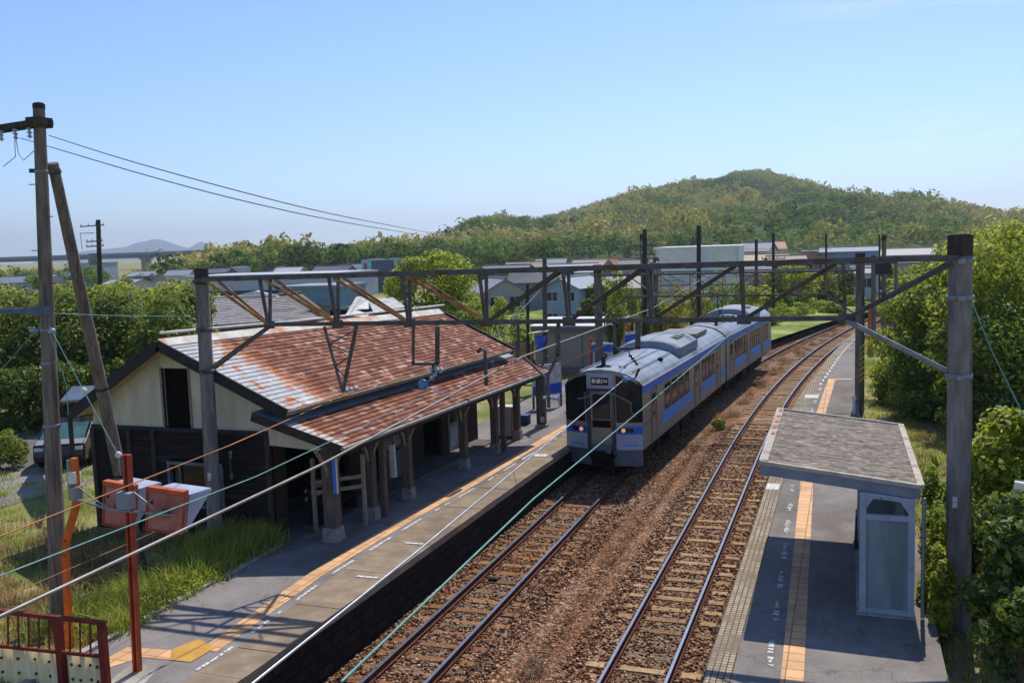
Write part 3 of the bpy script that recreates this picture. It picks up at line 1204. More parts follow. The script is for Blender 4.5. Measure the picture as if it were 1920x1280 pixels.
# vent pipe through the canopy
m = MB()
p = W(911, 703, 25.6)
m.tube([p - up * .3, p + up * .72, p + Vector((-.12, 0, .8)), p + Vector((-.24, 0, .68))], .06, 8)
obj('vent_pipe', m, MAT['steel_dark'], st)
m = MB()
for px, py, y in ((724, 767, 21.8), (922, 683, 27.5)):
    p = W(px, py, y)
    m.box(p.x - .06, p.x + .06, p.y - .05, p.y + .05, p.z - .08, p.z + .1)
obj('roof_bracket', m, MAT['steel_dark'], st)
# low wing with a blue tin roof on the road side
m = MB()
a = [W(112, 752, 22.5), W(182, 746, 20.2), W(186, 722, 23), W(135, 724, 25.5)]
m.slab(a, .08)
wing = obj('annex_roof', m, M('blue_grey_tin', '#68727f', '#525b67', 3, .5, .3, .1), st)
for q in (a[0], a[3]):
    m = MB()
    m.box(q.x + .15, q.x + .25, q.y + .1, q.y + .2, .8, q.z - .06)
    obj('annex_post', m, DPOST, wing)

# --- things under and on the canopy
t = thing('nameplate', 'blue and white narrow nameplate fixed to the first canopy post', 'sign', (-11.22, 18.56, 2.4))
m = MB(); m.box(-11.24, -11.16, 18.515, 18.545, 2.12, 2.95)
obj('plate', m, M('plate_blue', '#2f6fd0', '#2a64bd', 3, .5, 0, 0), t)
m = MB(); m.box(-11.155, -11.12, 18.52, 18.545, 2.12, 2.95)
obj('edge', m, MAT['white_paint'], t)
p = W(736, 862, 22.0)
t = thing('hanging_lamp', 'white tube lamp case hanging upright beside the third canopy post', 'lamp', (p.x, p.y, p.z))
m = MB(); m.hexa([(p.x - .07, p.y, p.z - .48), (p.x + .07, p.y, p.z - .48), (p.x + .07, p.y + .1, p.z - .48), (p.x - .07, p.y + .1, p.z - .48), (p.x - .1, p.y, p.z + .42), (p.x + .04, p.y, p.z + .42), (p.x + .04, p.y + .1, p.z + .42), (p.x - .1, p.y + .1, p.z + .42)])
obj('case', m, MAT['white_paint'], t)
m = MB(); m.box(p.x - .16, p.x + .06, p.y, p.y + .1, p.z + .5, p.z + .72); m.tube([(p.x - .03, p.y + .05, p.z + .42), (p.x - .03, p.y + .05, p.z + .52)], .02)
obj('bracket', m, MAT['galv'], t)
# fence rails and benches seen between the posts
t = thing('bench', 'dark wooden bench with pale back rails against the waiting room wall', 'bench', (-12.3, 20.3, PZ))
m = MB(); m.box(-12.6, -12.15, 19.5, 21.3, 1.32, 1.38)
obj('seat', m, MAT['wood_dark'], t)
m = MB()
for z in (1.62, 1.82): m.box(-12.66, -12.62, 19.5, 21.3, z - .05, z + .05)
obj('backrest', m, MAT['wood_pale'], t)
for y in (19.6, 21.2):
    m = MB(); m.box(-12.58, -12.2, y - .04, y + .04, PZ + .05, 1.32); m.box(-12.62, -12.56, y - .04, y + .04, 1.38, 1.9)
    obj('leg', m, MAT['wood_dark'], t)
t = thing('wooden_gate', 'pale two rail wooden barrier behind the first canopy post', 'barrier', (-11.9, 19.6, PZ))
m = MB()
for z in (1.9, 2.15): m.bar((-12.25, 19.15, z), (-11.15, 19.9, z + .06), .03, .09)
obj('rail', m, MAT['wood_pale'], t)
for x, y in ((-12.2, 19.2), (-11.2, 19.87)):
    m = MB(); m.box(x - .04, x + .04, y - .04, y + .04, PZ, 2.75)
    obj('upright', m, MAT['wood_pale'], t)
p = G(950, 818, PZ)
t = thing('air_conditioner', 'tall white air conditioner cabinet standing under the far end of the canopy', 'air conditioner', p)
m = MB(); m.box(p.x - .32, p.x + .36, p.y - .2, p.y + .25, PZ + .05, PZ + 1.12)
obj('cabinet', m, MAT['white_paint'], t, bevel=.02)
m = MB()
for k in range(5):
    m.box(p.x + .365, p.x + .372, p.y - .16 + k * .075, p.y - .12 + k * .075, PZ + .15, PZ + 1.0)
    m.box(p.x - .26 + k * .13, p.x - .24 + k * .13, p.y - .212, p.y - .203, PZ + .15, PZ + 1.0)
obj('grille', m, MAT['steel_dark'], t)
m = MB(); m.box(p.x - .3, p.x + .34, p.y - .18, p.y + .22, PZ, PZ + .05)
obj('base', m, MAT['black'], t)
p = G(940, 825, PZ)
t = tag(obj('traffic_cone', MB().lathe((p.x + .25, p.y - .5, PZ), [(.16, 0), (.16, .02), (.12, .03), (.03, .5), (.02, .5)], 14), M('cone_orange', '#d5502a', '#c04521', 3, .6, 0, 0)), 'small orange cone by a canopy post near the air conditioner', 'cone')
p = G(984, 795, PZ)
t = thing('crate', 'dark blue crate standing on the platform behind the last canopy post', 'crate', p)
m = MB(); m.box(p.x - .18, p.x + .18, p.y - .2, p.y + .2, PZ, PZ + .34)
obj('body', m, M('crate_blue', '#2a3a5c', '#202c48', 3, .6, 0, 0), t, bevel=.015)
m = MB(); m.box(p.x - .2, p.x + .2, p.y - .22, p.y + .22, PZ + .34, PZ + .38)
obj('rim', m, M('crate_blue_b', '#3b4f78', '#33456a', 3, .6, 0, 0), t)
# white pipe along behind the ridge
m = MB()
m.tube([W(300, 624, 19.0), W(560, 601, 24), W(832, 572, 31)], .035, 8)
wp = tag(obj('pipe', m, MAT['white_paint']), 'long thin white pipe running above the ridge of the station roof', 'pipe')
m = MB()
for px, py, y, h in ((350, 620, 20.0, .35), (590, 598, 24.7, .3), (790, 576, 29.9, .3)):
    q = W(px, py, y)
    m.tube([q, q - up * h], .015, 6)
obj('pipe_support', m, MAT['steel_dark'], wp)
# ------------------------------------------------------------------ train
MAT['stainless'] = M('stainless', '#a0998d', '#928b80', 1.2, .42, .6, .04, 60, (1, .25, 6))
MAT['roof_grey'] = M('train_roof', '#8793a4', '#778394', 1.0, .7, 0.0, .06, 40, (2, .3, 1), c3='#6c7077', s3=.8)
MAT['front_grey'] = M('front_grey', '#a2adbf', '#95a0b2', 2, .5, .15, .03)
MAT['skirt'] = M('skirt_grey', '#6f7887', '#606877', 2, .6, .1, .05, c3='#524f50', s3=1.4)
MAT['train_blue'] = M('train_blue', '#1a6ad0', '#155fc0', 2, .45, .1, 0)
MAT['train_blue_pale'] = M('train_blue_pale', '#3a90d8', '#3282ca', 2, .45, .0, 0)
MAT['mask_black'] = M('mask_black', '#14171c', '#0f1115', 2, .22, 0, 0)
MAT['train_glass'] = M('train_glass', '#27302f', '#1b2222', 1.5, .08, 0, 0)
MAT['under'] = M('underframe', '#2a2725', '#1b1918', 5, .85, .1, .3, 12)
MAT['door_beige'] = M('door_beige', '#a8957a', '#978468', 2, .6, .1, .05)
MAT['rubber'] = M('rubber', '#1b1b1c', '#121213', 3, .8)
MAT['walk_grey'] = M('roof_seam', '#6b7078', '#5d626a', 3, .8)
MAT['line_dark'] = M('panel_line', '#5c5a56', '#4e4c48', 3, .6, .3, 0)


def lamp_mat(name, h, s):
    t = NT(name)
    b = t.n('ShaderNodeBsdfPrincipled', i_Roughness=.3)
    b.inputs['Base Color'].default_value = hx(h)
    b.inputs['Emission Color'].default_value = hx(h)
    b.inputs['Emission Strength'].default_value = s
    t.l(b.outputs[0], t.out.inputs[0])
    return t.mat


MAT['headlight'] = lamp_mat('headlight', '#ffb070', .35)
HW = 1.33


def front_y(x): return .28 * (abs(x) / HW) ** 2.2


def bodyprof():
    """side and roof outline from the lower right, over the roof, to the lower left"""
    p = [(HW, .95), (HW, 2.92), (HW - .02, 3.06), (HW - .10, 3.18), (HW - .28, 3.32), (.75, 3.48), (.38, 3.565), (0, 3.60)]
    return p + [(-x, z) for x, z in p[-2::-1]]


def shell(m, L, y0=0.0, front=True):
    pr = bodyprof()
    n = len(pr)
    ys = [y0, L]
    V = []
    for j, y in enumerate(ys):
        for x, z in pr:
            yy = y
            if j == 0 and front: yy = y0 + front_y(x)
            V.append((x, yy, z))
    V2 = []
    for i in range(n - 1):
        m.m = 1 if 1 < i < n - 3 else 0
        m.add([V[i], V[i + 1], V[n + i + 1], V[n + i]], [(0, 3, 2, 1)], 1 < i < n - 3)
    m.m = 0
    m.add(V[n:], [tuple(range(n - 1, -1, -1))], False)
    if not front:
        m.add(V[:n], [tuple(range(n))], False)
    return V


def sidebox(m, y0, y1, z0, z1, d0, d1, side=1):
    a, b = (HW + d0) * side, (HW + d1) * side
    m.box(min(a, b), max(a, b), y0, y1, z0, z1)


def fpatch(m, x0, x1, z0, z1, d0=.0, d1=.03, n=6, top=None):
    """a patch that follows the curved front; d is how far it stands proud"""
    for i in range(n):
        a, b = lerp(x0, x1, i / n), lerp(x0, x1, (i + 1) / n)
        za = z1 if top is None else top(a)
        zb_ = z1 if top is None else top(b)
        m.hexa([(a, front_y(a) - d1, z0), (b, front_y(b) - d1, z0), (b, front_y(b) + .05 - d0, z0), (a, front_y(a) + .05 - d0, z0),
                (a, front_y(a) - d1, za), (b, front_y(b) - d1, zb_), (b, front_y(b) + .05 - d0, zb_), (a, front_y(a) + .05 - d0, za)])


def car(p0, p1, label, lead):
    p0, p1 = Vector(p0), Vector(p1)
    d = p1 - p0
    L = d.length
    a = math.atan2(-d.x, d.y)
    c = thing('train_car', label, 'train', (p0.x, p0.y, 0), 'cars of the silver and blue train', a)
    K = dict(parent=c, world=False)
    m = MB()
    shell(m, L, 0, lead)
    if lead:      # the curved lower front
        pr = bodyprof()
        n = 12
        xs = [lerp(-HW, HW, i / n) for i in range(n + 1)]

        def ztop(x):
            ax = abs(x)
            q = [(0, 3.60), (.38, 3.565), (.75, 3.48), (HW - .28, 3.32), (HW - .10, 3.18), (HW - .02, 3.06), (HW, 2.92)]
            for (u, zu), (w, zw) in zip(q, q[1:]):
                if ax <= w + 1e-6: return lerp(zu, zw, (ax - u) / (w - u))
            return 2.92
        V = [(x, front_y(x), .95) for x in xs] + [(x, front_y(x), ztop(x)) for x in xs]
        m.add(V, [(i, i + 1, n + 2 + i, n + 1 + i) for i in range(n)], True)
    obj('body', m, [MAT['stainless'], MAT['roof_grey']], **K)
    m = MB()
    for s in (1, -1): sidebox(m, .28 if lead else 0, L, 2.78, 3.02, -.01, .012, s)
    obj('blue_roof_stripe', m, MAT['train_blue'], **K)
    m = MB()      # rain strip and lower ribs
    for s in (1, -1):
        m.tube([(s * (HW + .01), .3, 3.05), (s * (HW + .01), L, 3.05)], .022, 6)
        for z in (1.02, 1.10, 1.18, 1.26): sidebox(m, .35, L - .02, z, z + .022, -.01, .010, s)
    obj('side_ribs', m, MAT['stainless'], **K)
    m = MB()
    for s in (1, -1):
        for k in range(1, int(L / 1.9) + 1):
            sidebox(m, k * 1.9 - .006, k * 1.9 + .006, .98, 2.79, -.01, .0025, s)
        sidebox(m, .35, L - .02, 1.735, 1.75, -.01, .0025, s)
    obj('panel_seam', m, MAT['line_dark'], **K)
    m = MB()
    pr_ = bodyprof()[2:-2]
    for k in range(1, int(L / 1.25)):
        y = k * 1.25
        V_ = [(x, y - .012, z + .006) for x, z in pr_] + [(x, y + .012, z + .006) for x, z in pr_]
        n_ = len(pr_)
        m.add(V_, [(i, n_ + i, n_ + i + 1, i + 1) for i in range(n_ - 1)])
    obj('roof_seam', m, MAT['walk_grey'], **K)
    # doors and windows: y positions along the car
    if lead:
        doors = [(1.35, 2.05), (8.35, 9.35), (13.1, 14.1)]
        panes = [(3.3, 4.05), (4.35, 5.2), (5.5, 6.3), (6.6, 7.25), (9.95, 10.4), (10.7, 11.2), (11.5, 11.9), (12.2, 12.6)]
        belts = [(2.7, 8.0), (9.6, 12.95), (14.25, L - .1)]
    else:
        doors = [(.7, 1.5), (5.2, 5.9), (9.7, 10.3)]
        panes = [(1.95, 2.35), (2.65, 3.05), (3.35, 3.75), (4.05, 4.45), (4.6, 4.95), (6.3, 6.65), (6.95, 7.3), (7.6, 7.95), (8.25, 8.6), (8.9, 9.25), (10.6, 11.1), (11.5, 12.0)]
        belts = [(1.8, 5.0), (6.1, 9.5), (10.5, L - .3)]
    for s in (1, -1):
        for a0, a1 in doors:
            m = MB()
            sidebox(m, a0, a1, .98, 2.78, -.06, .004, s)
            dr = obj('door', m, M('door_steel', '#8f8775', '#7f7767', 2, .45, .4, .03), **K)
            m = MB()
            sidebox(m, a0 + .14, a1 - .14, 1.75, 2.6, -.0, .010, s)
            obj('door_window', m, MAT['train_glass'], parent=dr, world=False)
            m = MB()
            for y in (a0 - .02, a1 - .01): sidebox(m, y, y + .03, .98, 2.80, -.02, .014, s)
            sidebox(m, a0 - .02, a1 + .02, 2.78, 2.81, -.02, .013, s)
            obj('door_frame', m, MAT['line_dark'], parent=dr, world=False)
        for a0, a1 in panes:
            m = MB()
            sidebox(m, a0, a1, 1.82, 2.62, -.02, .008, s)
            w = obj('window', m, MAT['train_glass'], **K)
            m = MB()
            for y in (a0 - .04, a1): sidebox(m, y, y + .04, 1.78, 2.66, -.02, .013, s)
            for z in (1.78, 2.62): sidebox(m, a0, a1, z, z + .04, -.02, .012, s)
            sidebox(m, a0, a1, 2.28, 2.31, -.02, .011, s)
            obj('window_frame', m, MAT['rubber'] if s < 2 else None, parent=w, world=False)
        m = MB()
        for a0, a1 in belts:
            z0, z1 = 1.33, 1.72
            k = .35
            x = (HW + .009) * s
            P = [(x, a0, z0), (x, a1 - k * .2, z0), (x, a1, z1), (x, a0 + k, z1)]
            m.prism(P if s > 0 else P[::-1], (-.02 * s, 0, 0))
        obj('blue_side_band', m, MAT['train_blue_pale'], **K)
    # underframe: boxes, bogies with wheels
    m = MB()
    m.box(-1.1, 1.1, .9, L - .3, .72, .95)
    for y0, y1, z0 in ((4.6, 6.2, .32), (6.6, 8.3, .28), (8.7, 10.1, .35)):
        if y1 < L - 2:
            m.box(-1.15, -.35, y0, y1, z0, .75)
            m.box(.3, 1.15, y0 + .15, y1 + .1, z0 + .03, .75)
    obj('underframe', m, MAT['under'], **K)
    for yc in (2.6, L - 2.6):
        m = MB()
        for s in (1, -1):
            m.box(s * .88 - .07, s * .88 + .07, yc - 1.45, yc + 1.45, .42, .62)
            for e in (-.95, .95):
                m.box(s * .88 - .1, s * .88 + .1, yc + e - .17, yc + e + .17, .28, .58)
                m.lathe((s * .88, yc + e, .62), [(.09, 0), (.09, .2)], 8)
        m.box(-.9, .9, yc - .2, yc + .2, .42, .66)
        bg = obj('bogie', m, MAT['under'], **K)
        for e in (-.95, .95):
            m = MB()
            for s in (1, -1):
                m.lathe((s * .535, yc + e, .42), [(.43, -.02), (.44, 0), (.42, .03), (.40, .1), (.18, .11), (.1, .12)], 20, (s, 0, 0))
            m.tube([(-.6, yc + e, .42), (.6, yc + e, .42)], .07, 8)
            obj('wheelset', m, MAT['rail_side'], parent=bg, world=False)
    # roof gear
    def acunit(yc, w, l, h):
        m = MB()
        n = 8
        P = []
        zb0 = 3.42
        for y in (yc - l / 2, yc - l / 2 + .12, yc + l / 2 - .12, yc + l / 2):
            sc = .9 if y in (yc - l / 2, yc + l / 2) else 1.0
            for i in range(n + 1):
                t = lerp(-1, 1, i / n)
                P.append((t * w / 2 * sc, y, zb0 + (h + .14) * sc * (1 - abs(t) ** 3 * .62)))
        for j in range(3):
            for i in range(n):
                m.add([P[j * 9 + i], P[j * 9 + i + 1], P[j * 9 + 10 + i], P[j * 9 + 9 + i]], [(0, 1, 2, 3)], True)
        for j, rev in ((0, False), (3, True)):
            q = P[j * 9:j * 9 + 9]
            poly = [(q[0][0], q[0][1], zb0 - .15)] + q + [(q[-1][0], q[-1][1], zb0 - .15)]
            m.add(poly, [tuple(range(len(poly)))[::-1 if not rev else 1]])
        for sg in (0, 8):
            for j in range(3):
                a_, b_ = P[j * 9 + sg], P[(j + 1) * 9 + sg]
                m.add([a_, b_, (b_[0], b_[1], zb0 - .15), (a_[0], a_[1], zb0 - .15)], [(0, 1, 2, 3)])
        u = obj('air_conditioner', m, M('ac_grey', '#8b939e', '#7c848f', 2, .7, 0, .03), **K)
        m = MB()
        for i in range(7):
            y = yc - .5 + i * .16
            m.box(w * .12, w * .36, y, y + .09, zb0 + h + .08, zb0 + h + .115)
        obj('grille', m, MAT['line_dark'], parent=u, world=False)
        return u
    if lead:
        acunit(8.0, 2.44, 3.4, .34)
        m = MB(); m.lathe((-.12, .75, 3.56), [(.26, 0), (.28, .03), (.2, .07), (.1, .09)], 16)
        wh = obj('antenna_base', m, MAT['rubber'], **K)
        m = MB(); m.lathe((-.12, .75, 3.63), [(.075, 0), (.075, .05), (.065, .3), (.06, .33)], 10)
        obj('antenna', m, M('antenna_blue', '#2f3442', '#262a36', 3, .6, 0, 0), parent=wh, world=False)
        m = MB(); m.lathe((.95, 4.2, 3.38), [(.12, 0), (.12, .06), (.05, .12)], 10)
        m.lathe((.4, .9, 3.54), [(.04, 0), (.04, .06)], 8); m.lathe((.55, .95, 3.5), [(.04, 0), (.04, .06)], 8)
        obj('roof_vent', m, MAT['rubber'], **K)
        m = MB()
        for x in (-.9, -.45, .45, .9): m.bar((x, .6, 3.615 - .13 * (abs(x) / .9) ** 2 - .02), (x, 6.0, 3.615 - .13 * (abs(x) / .9) ** 2 - .02), .03, .03)
        obj('roof_rib', m, MAT['roof_grey'], **K)
        m = MB(); m.box(-.85, .85, L - 4.3, L - 1.9, 3.5, 3.66)
        obj('walkway', m, M('walkway', '#8f8d8a', '#7f7d7a', 3, .8), **K)
    else:
        acunit(8.6, 2.44, 3.2, .34)
        # pantograph near the coupling
        m = MB()
        for x in (-.6, .6): m.bar((x, .9, 3.70), (x, 3.1, 3.70), .06, .06)
        for y in (1.0, 3.0): m.bar((-.75, y, 3.68), (.75, y, 3.68), .06, .06)
        for x in (-.6, .6):
            for y in (1.1, 2.9): m.lathe((x, y, 3.46), [(.05, 0), (.09, .03), (.05, .06), (.09, .1), (.05, .13), (.09, .17), (.04, .22)], 8)
        pt = obj('pantograph', m, MAT['rubber'], **K)
        m = MB()
        for x in (-.6, .6):
            m.tube([(x, 1.2, 3.74), (x * 1.05, 2.6, 4.35), (x * .8, 2.0, 5.0)], .022, 6)
            m.tube([(x, 2.8, 3.74), (x * 1.05, 1.4, 4.35), (x * .8, 2.0, 5.0)], .022, 6)
        obj('pantograph_arm', m, MAT['rubber'], parent=pt, world=False)
        m = MB()
        for y in (1.85, 2.15): m.tube([(-.8, y, 4.9), (-.6, y, 5.0), (.6, y, 5.0), (.8, y, 4.9)], .02, 6)
        obj('pantograph_head', m, MAT['rubber'], parent=pt, world=False)
        m = MB()
        for k in range(7): m.box(-.9 + k * .26, -.72 + k * .26, 3.5, 4.6, 3.55, 3.72)
        obj('resistor_grid', m, MAT['under'], **K)
    if not lead:
        # end with a gangway
        m = MB(); m.box(-.55, .55, -.32, .0, 1.0, 3.0)
        obj('gangway', m, MAT['rubber'], **K)
        m = MB(); m.box(-.12, .12, -.5, .2, .75, .95)
        obj('coupler', m, MAT['under'], **K)
        return c
    # ---- the driver's front
    m = MB()

    def mtop(x):
        return min(3.10, 3.30 - .16 * (abs(x) / HW) ** 2)
    fpatch(m, -HW + .015, -.50, 1.86, 3.08, .0, .022, 8, lambda x: 3.42 - .44 * (abs(x) / HW) ** 3)
    wm2 = obj('window_mask', m, MAT['mask_black'], **K)
    m = MB()
    fpatch(m, .50, HW - .015, 1.86, 3.08, .0, .022, 8, lambda x: 3.42 - .44 * (abs(x) / HW) ** 3)
    wm = obj('window_mask', m, MAT['mask_black'], **K)
    for x0, x1 in ((-1.22, -.60), (.60, 1.24)):
        m = MB(); fpatch(m, x0, x1, 1.96, 2.86, -.03, .028, 6)
        obj('windscreen', m, MAT['train_glass'], parent=wm2 if x0 < 0 else wm, world=False)
    m = MB(); fpatch(m, -.47, .43, 2.98, 3.47, 0, .075, 4)
    sg = obj('sign_case', m, M('sign_case', '#a7abb8', '#989cab', 2, .5, .1, 0), **K)
    m = MB(); fpatch(m, -.32, .28, 3.09, 3.34, -.06, .082, 2)
    ds = obj('destination_display', m, MAT['black'], parent=sg, world=False)
    cu = bpy.data.curves.new('display_text', 'FONT')
    cu.body = '普通27V'
    cu.size = .155
    cu.align_x = 'CENTER'
    cu.align_y = 'CENTER'
    cu.extrude = .002
    tx = bpy.data.objects.new('display_text', cu)
    COL.objects.link(tx)
    cu.materials.append(lamp_mat('display_glow', '#a8aaa4', .35))
    tx.parent = ds
    tx.rotation_euler = (R(90), 0, 0)
    tx.location = (-.02, -.089, 3.215)
    bpy.context.view_layer.update()
    me = bpy.data.meshes.new_from_object(tx.evaluated_get(bpy.context.evaluated_depsgraph_get()))
    t2 = bpy.data.objects.new('display_text', me)
    COL.objects.link(t2)
    t2.parent, t2.rotation_euler, t2.location = ds, tx.rotation_euler, tx.location
    bpy.data.objects.remove(tx)
    # gangway door
    m = MB()
    m.box(-.47, -.37, -.05, .1, .92, 2.98); m.box(.37, .47, -.05, .1, .92, 2.98); m.box(-.37, .37, -.05, .1, 2.88, 2.98)
    gd = obj('gangway_frame', m, M('gangway_blue', '#3b4252', '#2e3442', 3, .55, .1, 0), **K)
    m = MB(); m.box(-.37, .37, .012, .06, .97, 2.88)
    dd = obj('gangway_door', m, MAT['door_beige'], **K)
    m = MB(); m.box(-.30, .30, -.003, .02, 1.95, 2.78)
    obj('door_window', m, MAT['train_glass'], parent=dd, world=False)
    m = MB(); m.box(-.31, .31, -.012, .02, 1.68, 1.92)
    for k in range(3): m.box(-.28, .28, -.02, -.012, 1.72 + k * .07, 1.745 + k * .07)
    obj('door_grille', m, MAT['rubber'], parent=dd, world=False)
    m = MB(); m.box(-.33, .33, -.16, .012, .86, .94); m.box(-.33, .33, -.10, .01, .94, 1.12)
    obj('step', m, MAT['skirt'], parent=dd, world=False)
    m = MB()
    fpatch(m, -HW + .01, -.50, 1.47, 1.72, 0, .016, 6)
    obj('blue_front_band', m, MAT['train_blue'], **K)
    m = MB()
    fpatch(m, .50, HW - .01, 1.47, 1.72, 0, .016, 6)
    bb = obj('blue_front_band', m, MAT['train_blue'], **K)
    for s in (-1, 1):
        m = MB(); fpatch(m, s * .80 - .27 if s < 0 else .58, s * .80 + .22 if s < 0 else 1.04, 1.53, 1.67, 0, .024, 3)
        hb = obj('lamp_housing', m, MAT['mask_black'], parent=bb, world=False)
        m = MB(); x = s * .72
        m.lathe((x, front_y(x) - .02, 1.60), [(.07, 0), (.07, .025), (.055, .035)], 14, (0, -1, 0))
        obj('headlight', m, MAT['headlight'], parent=hb, world=False)
    m = MB()
    fpatch(m, -HW + .02, -.50, .95, 1.46, 0, .008, 6)
    obj('front_panel', m, MAT['front_grey'], **K)
    m = MB()
    fpatch(m, .50, HW - .02, .95, 1.46, 0, .008, 6)
    lp = obj('front_panel', m, MAT['front_grey'], **K)
    m = MB()
    fpatch(m, -1.15, -.68, 1.08, 1.13, 0, .012, 4)
    fpatch(m, .72, 1.18, 1.08, 1.13, 0, .012, 4)
    obj('number_mark', m, MAT['train_blue_pale'], parent=lp, world=False)
    for x0, x1 in ((-1.22, -.45), (.35, 1.24)):
        m = MB()
        n = 4
        for i in range(n):
            a0, b0 = lerp(x0, x1, i / n), lerp(x0, x1, (i + 1) / n)
            m.hexa([(a0, front_y(a0) + .22, .36), (b0, front_y(b0) + .22, .36), (b0, front_y(b0) + .3, .36), (a0, front_y(a0) + .3, .36), (a0, front_y(a0) + .1, .93), (b0, front_y(b0) + .1, .93), (b0, front_y(b0) + .2, .93), (a0, front_y(a0) + .2, .93)])
        obj('snow_plough', m, MAT['skirt'], **K)
    m = MB()
    m.box(-.14, .14, -.22, .6, .66, .92); m.box(-.2, .2, -.30, -.2, .62, .95)
    m.box(-.28, .22, -.05, .3, .36, .55); m.tube([(-.5, -.02, .84), (-.3, -.12, .7), (-.2, -.02, .6)], .03, 6); m.tube([(.5, -.02, .8), (.36, -.12, .66), (.25, -.02, .55)], .03, 6)
    obj('coupler', m, MAT['under'], **K)
    m = MB()
    m.tube([(-.8, -.04, 2.62), (-.55, -.10, 2.66), (-.15, -.16, 2.84), (.12, -.18, 2.90), (.45, -.14, 2.84), (.95, .0, 2.55), (1.02, .06, 2.50)], .026, 8)
    m.tube([(.98, .03, 2.5), (1.0, .02, 2.25), (1.12, .1, 2.05)], .018, 6)
    obj('jumper_cable', m, MAT['wire_grey'], **K)
    m = MB()
    for x in (.42, -.52): m.tube([(x, -.07, 2.85), (x, -.09, 2.3), (x + .02, -.06, 1.75)], .016, 6)
    obj('handrail', m, MAT['galv'], **K)
    m = MB()
    for s in (-1, 1): m.tube([(s * 1.2, .22 - .03, 2.0), (s * .95, front_y(.95) - .05, 2.35)], .012, 5)
    obj('wiper', m, MAT['rubber'], **K)
    return c


car((-7.60, 29.35), (-6.80, 44.7), 'front car of the silver train with black windscreens and lit headlamps', True)
car((-6.77, 45.15), (-5.72, 58.3), 'rear car of the silver train with the pantograph on its roof', False)
# ------------------------------------------------------------------ catenary gantries
def insulator(m, p, q, r=.05, n=4):
    p, q = Vector(p), Vector(q)
    L = (q - p).length
    prof = [(.018, 0)]
    for i in range(n):
        h = L * (i + .5) / n
        prof += [(.022, h - L * .3 / n), (r, h - L * .08 / n), (r, h + L * .05 / n), (.022, h + L * .2 / n)]
    prof.append((.018, L))
    m.lathe(p, prof, 10, q - p)


GYY = 18.0
gan = thing('catenary_gantry', 'nearest catenary gantry of dark lattice steel on two square-topped poles', 'gantry', (-6, GYY, .8), 'catenary gantries')


def gpole(x0, x1, y, zb_, zt, w0, w1, parent, mat, cap=None):
    m = MB()
    n = 10
    P = []
    for i in range(n + 1):
        t = i / n
        m_ = lerp(w1, w0, t)
        P.append((lerp(x0, x1, t), y, lerp(zb_, zt, t)))
    m.tube(P, w1, 16, w0)
    pl = obj('pole', m, mat, parent)
    m = MB()
    m.tube([(x1, y, zt - .35), (x1, y, zt)], w0 + .012, 16)
    m.lathe((x1, y, zt), [(w0 + .012, 0), (w0 * .7, .03), (.02, .05)], 16)
    obj('pole_cap', m, cap or MAT['pole_dark'], pl)
    return pl


pL = gpole(-14.22, -14.13, GYY, .80, 7.40, .150, .185, gan, MAT['concrete_pole'])
pR = gpole(1.90, 1.83, GYY, .3, 7.62, .195, .215, gan, MAT['concrete_pole'])
for pl, x, zs in ((pL, -14.14, (7.12, 6.0, 5.02)), (pR, 1.84, (7.19, 6.55, 5.17))):
    for z in zs:
        m = MB()
        r = .185 if x < 0 else .225
        m.lathe((x, GYY, z - .05), [(r, 0), (r, .09)], 16)
        m.box(x - .06, x + .06, GYY - r - .06, GYY - r + .02, z - .05, z + .04)
        obj('pole_band', m, MAT['galv'] if x > 0 else MAT['steel_dark'], pl)
m = MB()
q = W(1787, 935, GYY)
m.box(q.x - .03, q.x + .05, GYY - .235, GYY - .215, q.z - .1, q.z + .1)
q2 = W(402, 890, GYY)
m.box(q2.x - .04, q2.x + .05, GYY - .20, GYY - .178, q2.z - .09, q2.z + .09)
obj('number_plate', m, MAT['white_worn'], pR)

nodes_px = [505, 633, 768, 912, 1067, 1222, 1395, 1585]
nx = [W(p, lerp(611, 600, (p - 505) / 1080), GYY).x for p in nodes_px]
xL, xR = -14.10, 1.80


def ztc(x): return lerp(7.12, 7.20, (x - xL) / (xR - xL))
def zbc(x): return lerp(6.06, 6.17, (x - xL) / (xR - xL))


m = MB()
for s in (-.20, .20): m.angle((xL, GYY + s, ztc(xL)), (xR, GYY + s, ztc(xR)), .085, .012)
for i in range(22):
    x = lerp(xL + .3, xR - .3, i / 21)
    m.bar((x, GYY - .2, ztc(x) - .01), (x + (.35 if i % 2 else -.35), GYY + .2, ztc(x) - .01), .04, .012)
obj('top_chord', m, MAT['steel_dark'], gan)
m = MB()
for s in (-.05, .05): m.angle((nx[0], GYY + s, zbc(nx[0])), (nx[-1], GYY + s, zbc(nx[-1])), .075, .012)
obj('bottom_chord', m, MAT['steel_dark'], gan)
for x in nx:
    m = MB()
    tx_ = x - .04
    m.bar((tx_, GYY - .2, ztc(x)), (x, GYY - .03, zbc(x)), .06, .06)
    m.bar((tx_, GYY + .2, ztc(x)), (x, GYY + .03, zbc(x)), .06, .06)
    m.box(x - .13, x + .13, GYY - .022, GYY + .022, zbc(x) - .06, zbc(x) + .12)
    obj('strut', m, MAT['steel_dark'], gan)
tops = [xL + .15] + [x - .05 for x in nx[:4]]
for i in range(4):       # left half: diagonals fall to the next lower node, in paler rusty steel
    a = tops[i] + .12
    m = MB()
    for s in (-.20, .20):
        m.angle((a, GYY + s, ztc(a) - .03), (nx[i] - .03, GYY + s * .2, zbc(nx[i]) + .03), .06, .01)
    obj('diagonal', m, MAT['steel_rust'], gan)
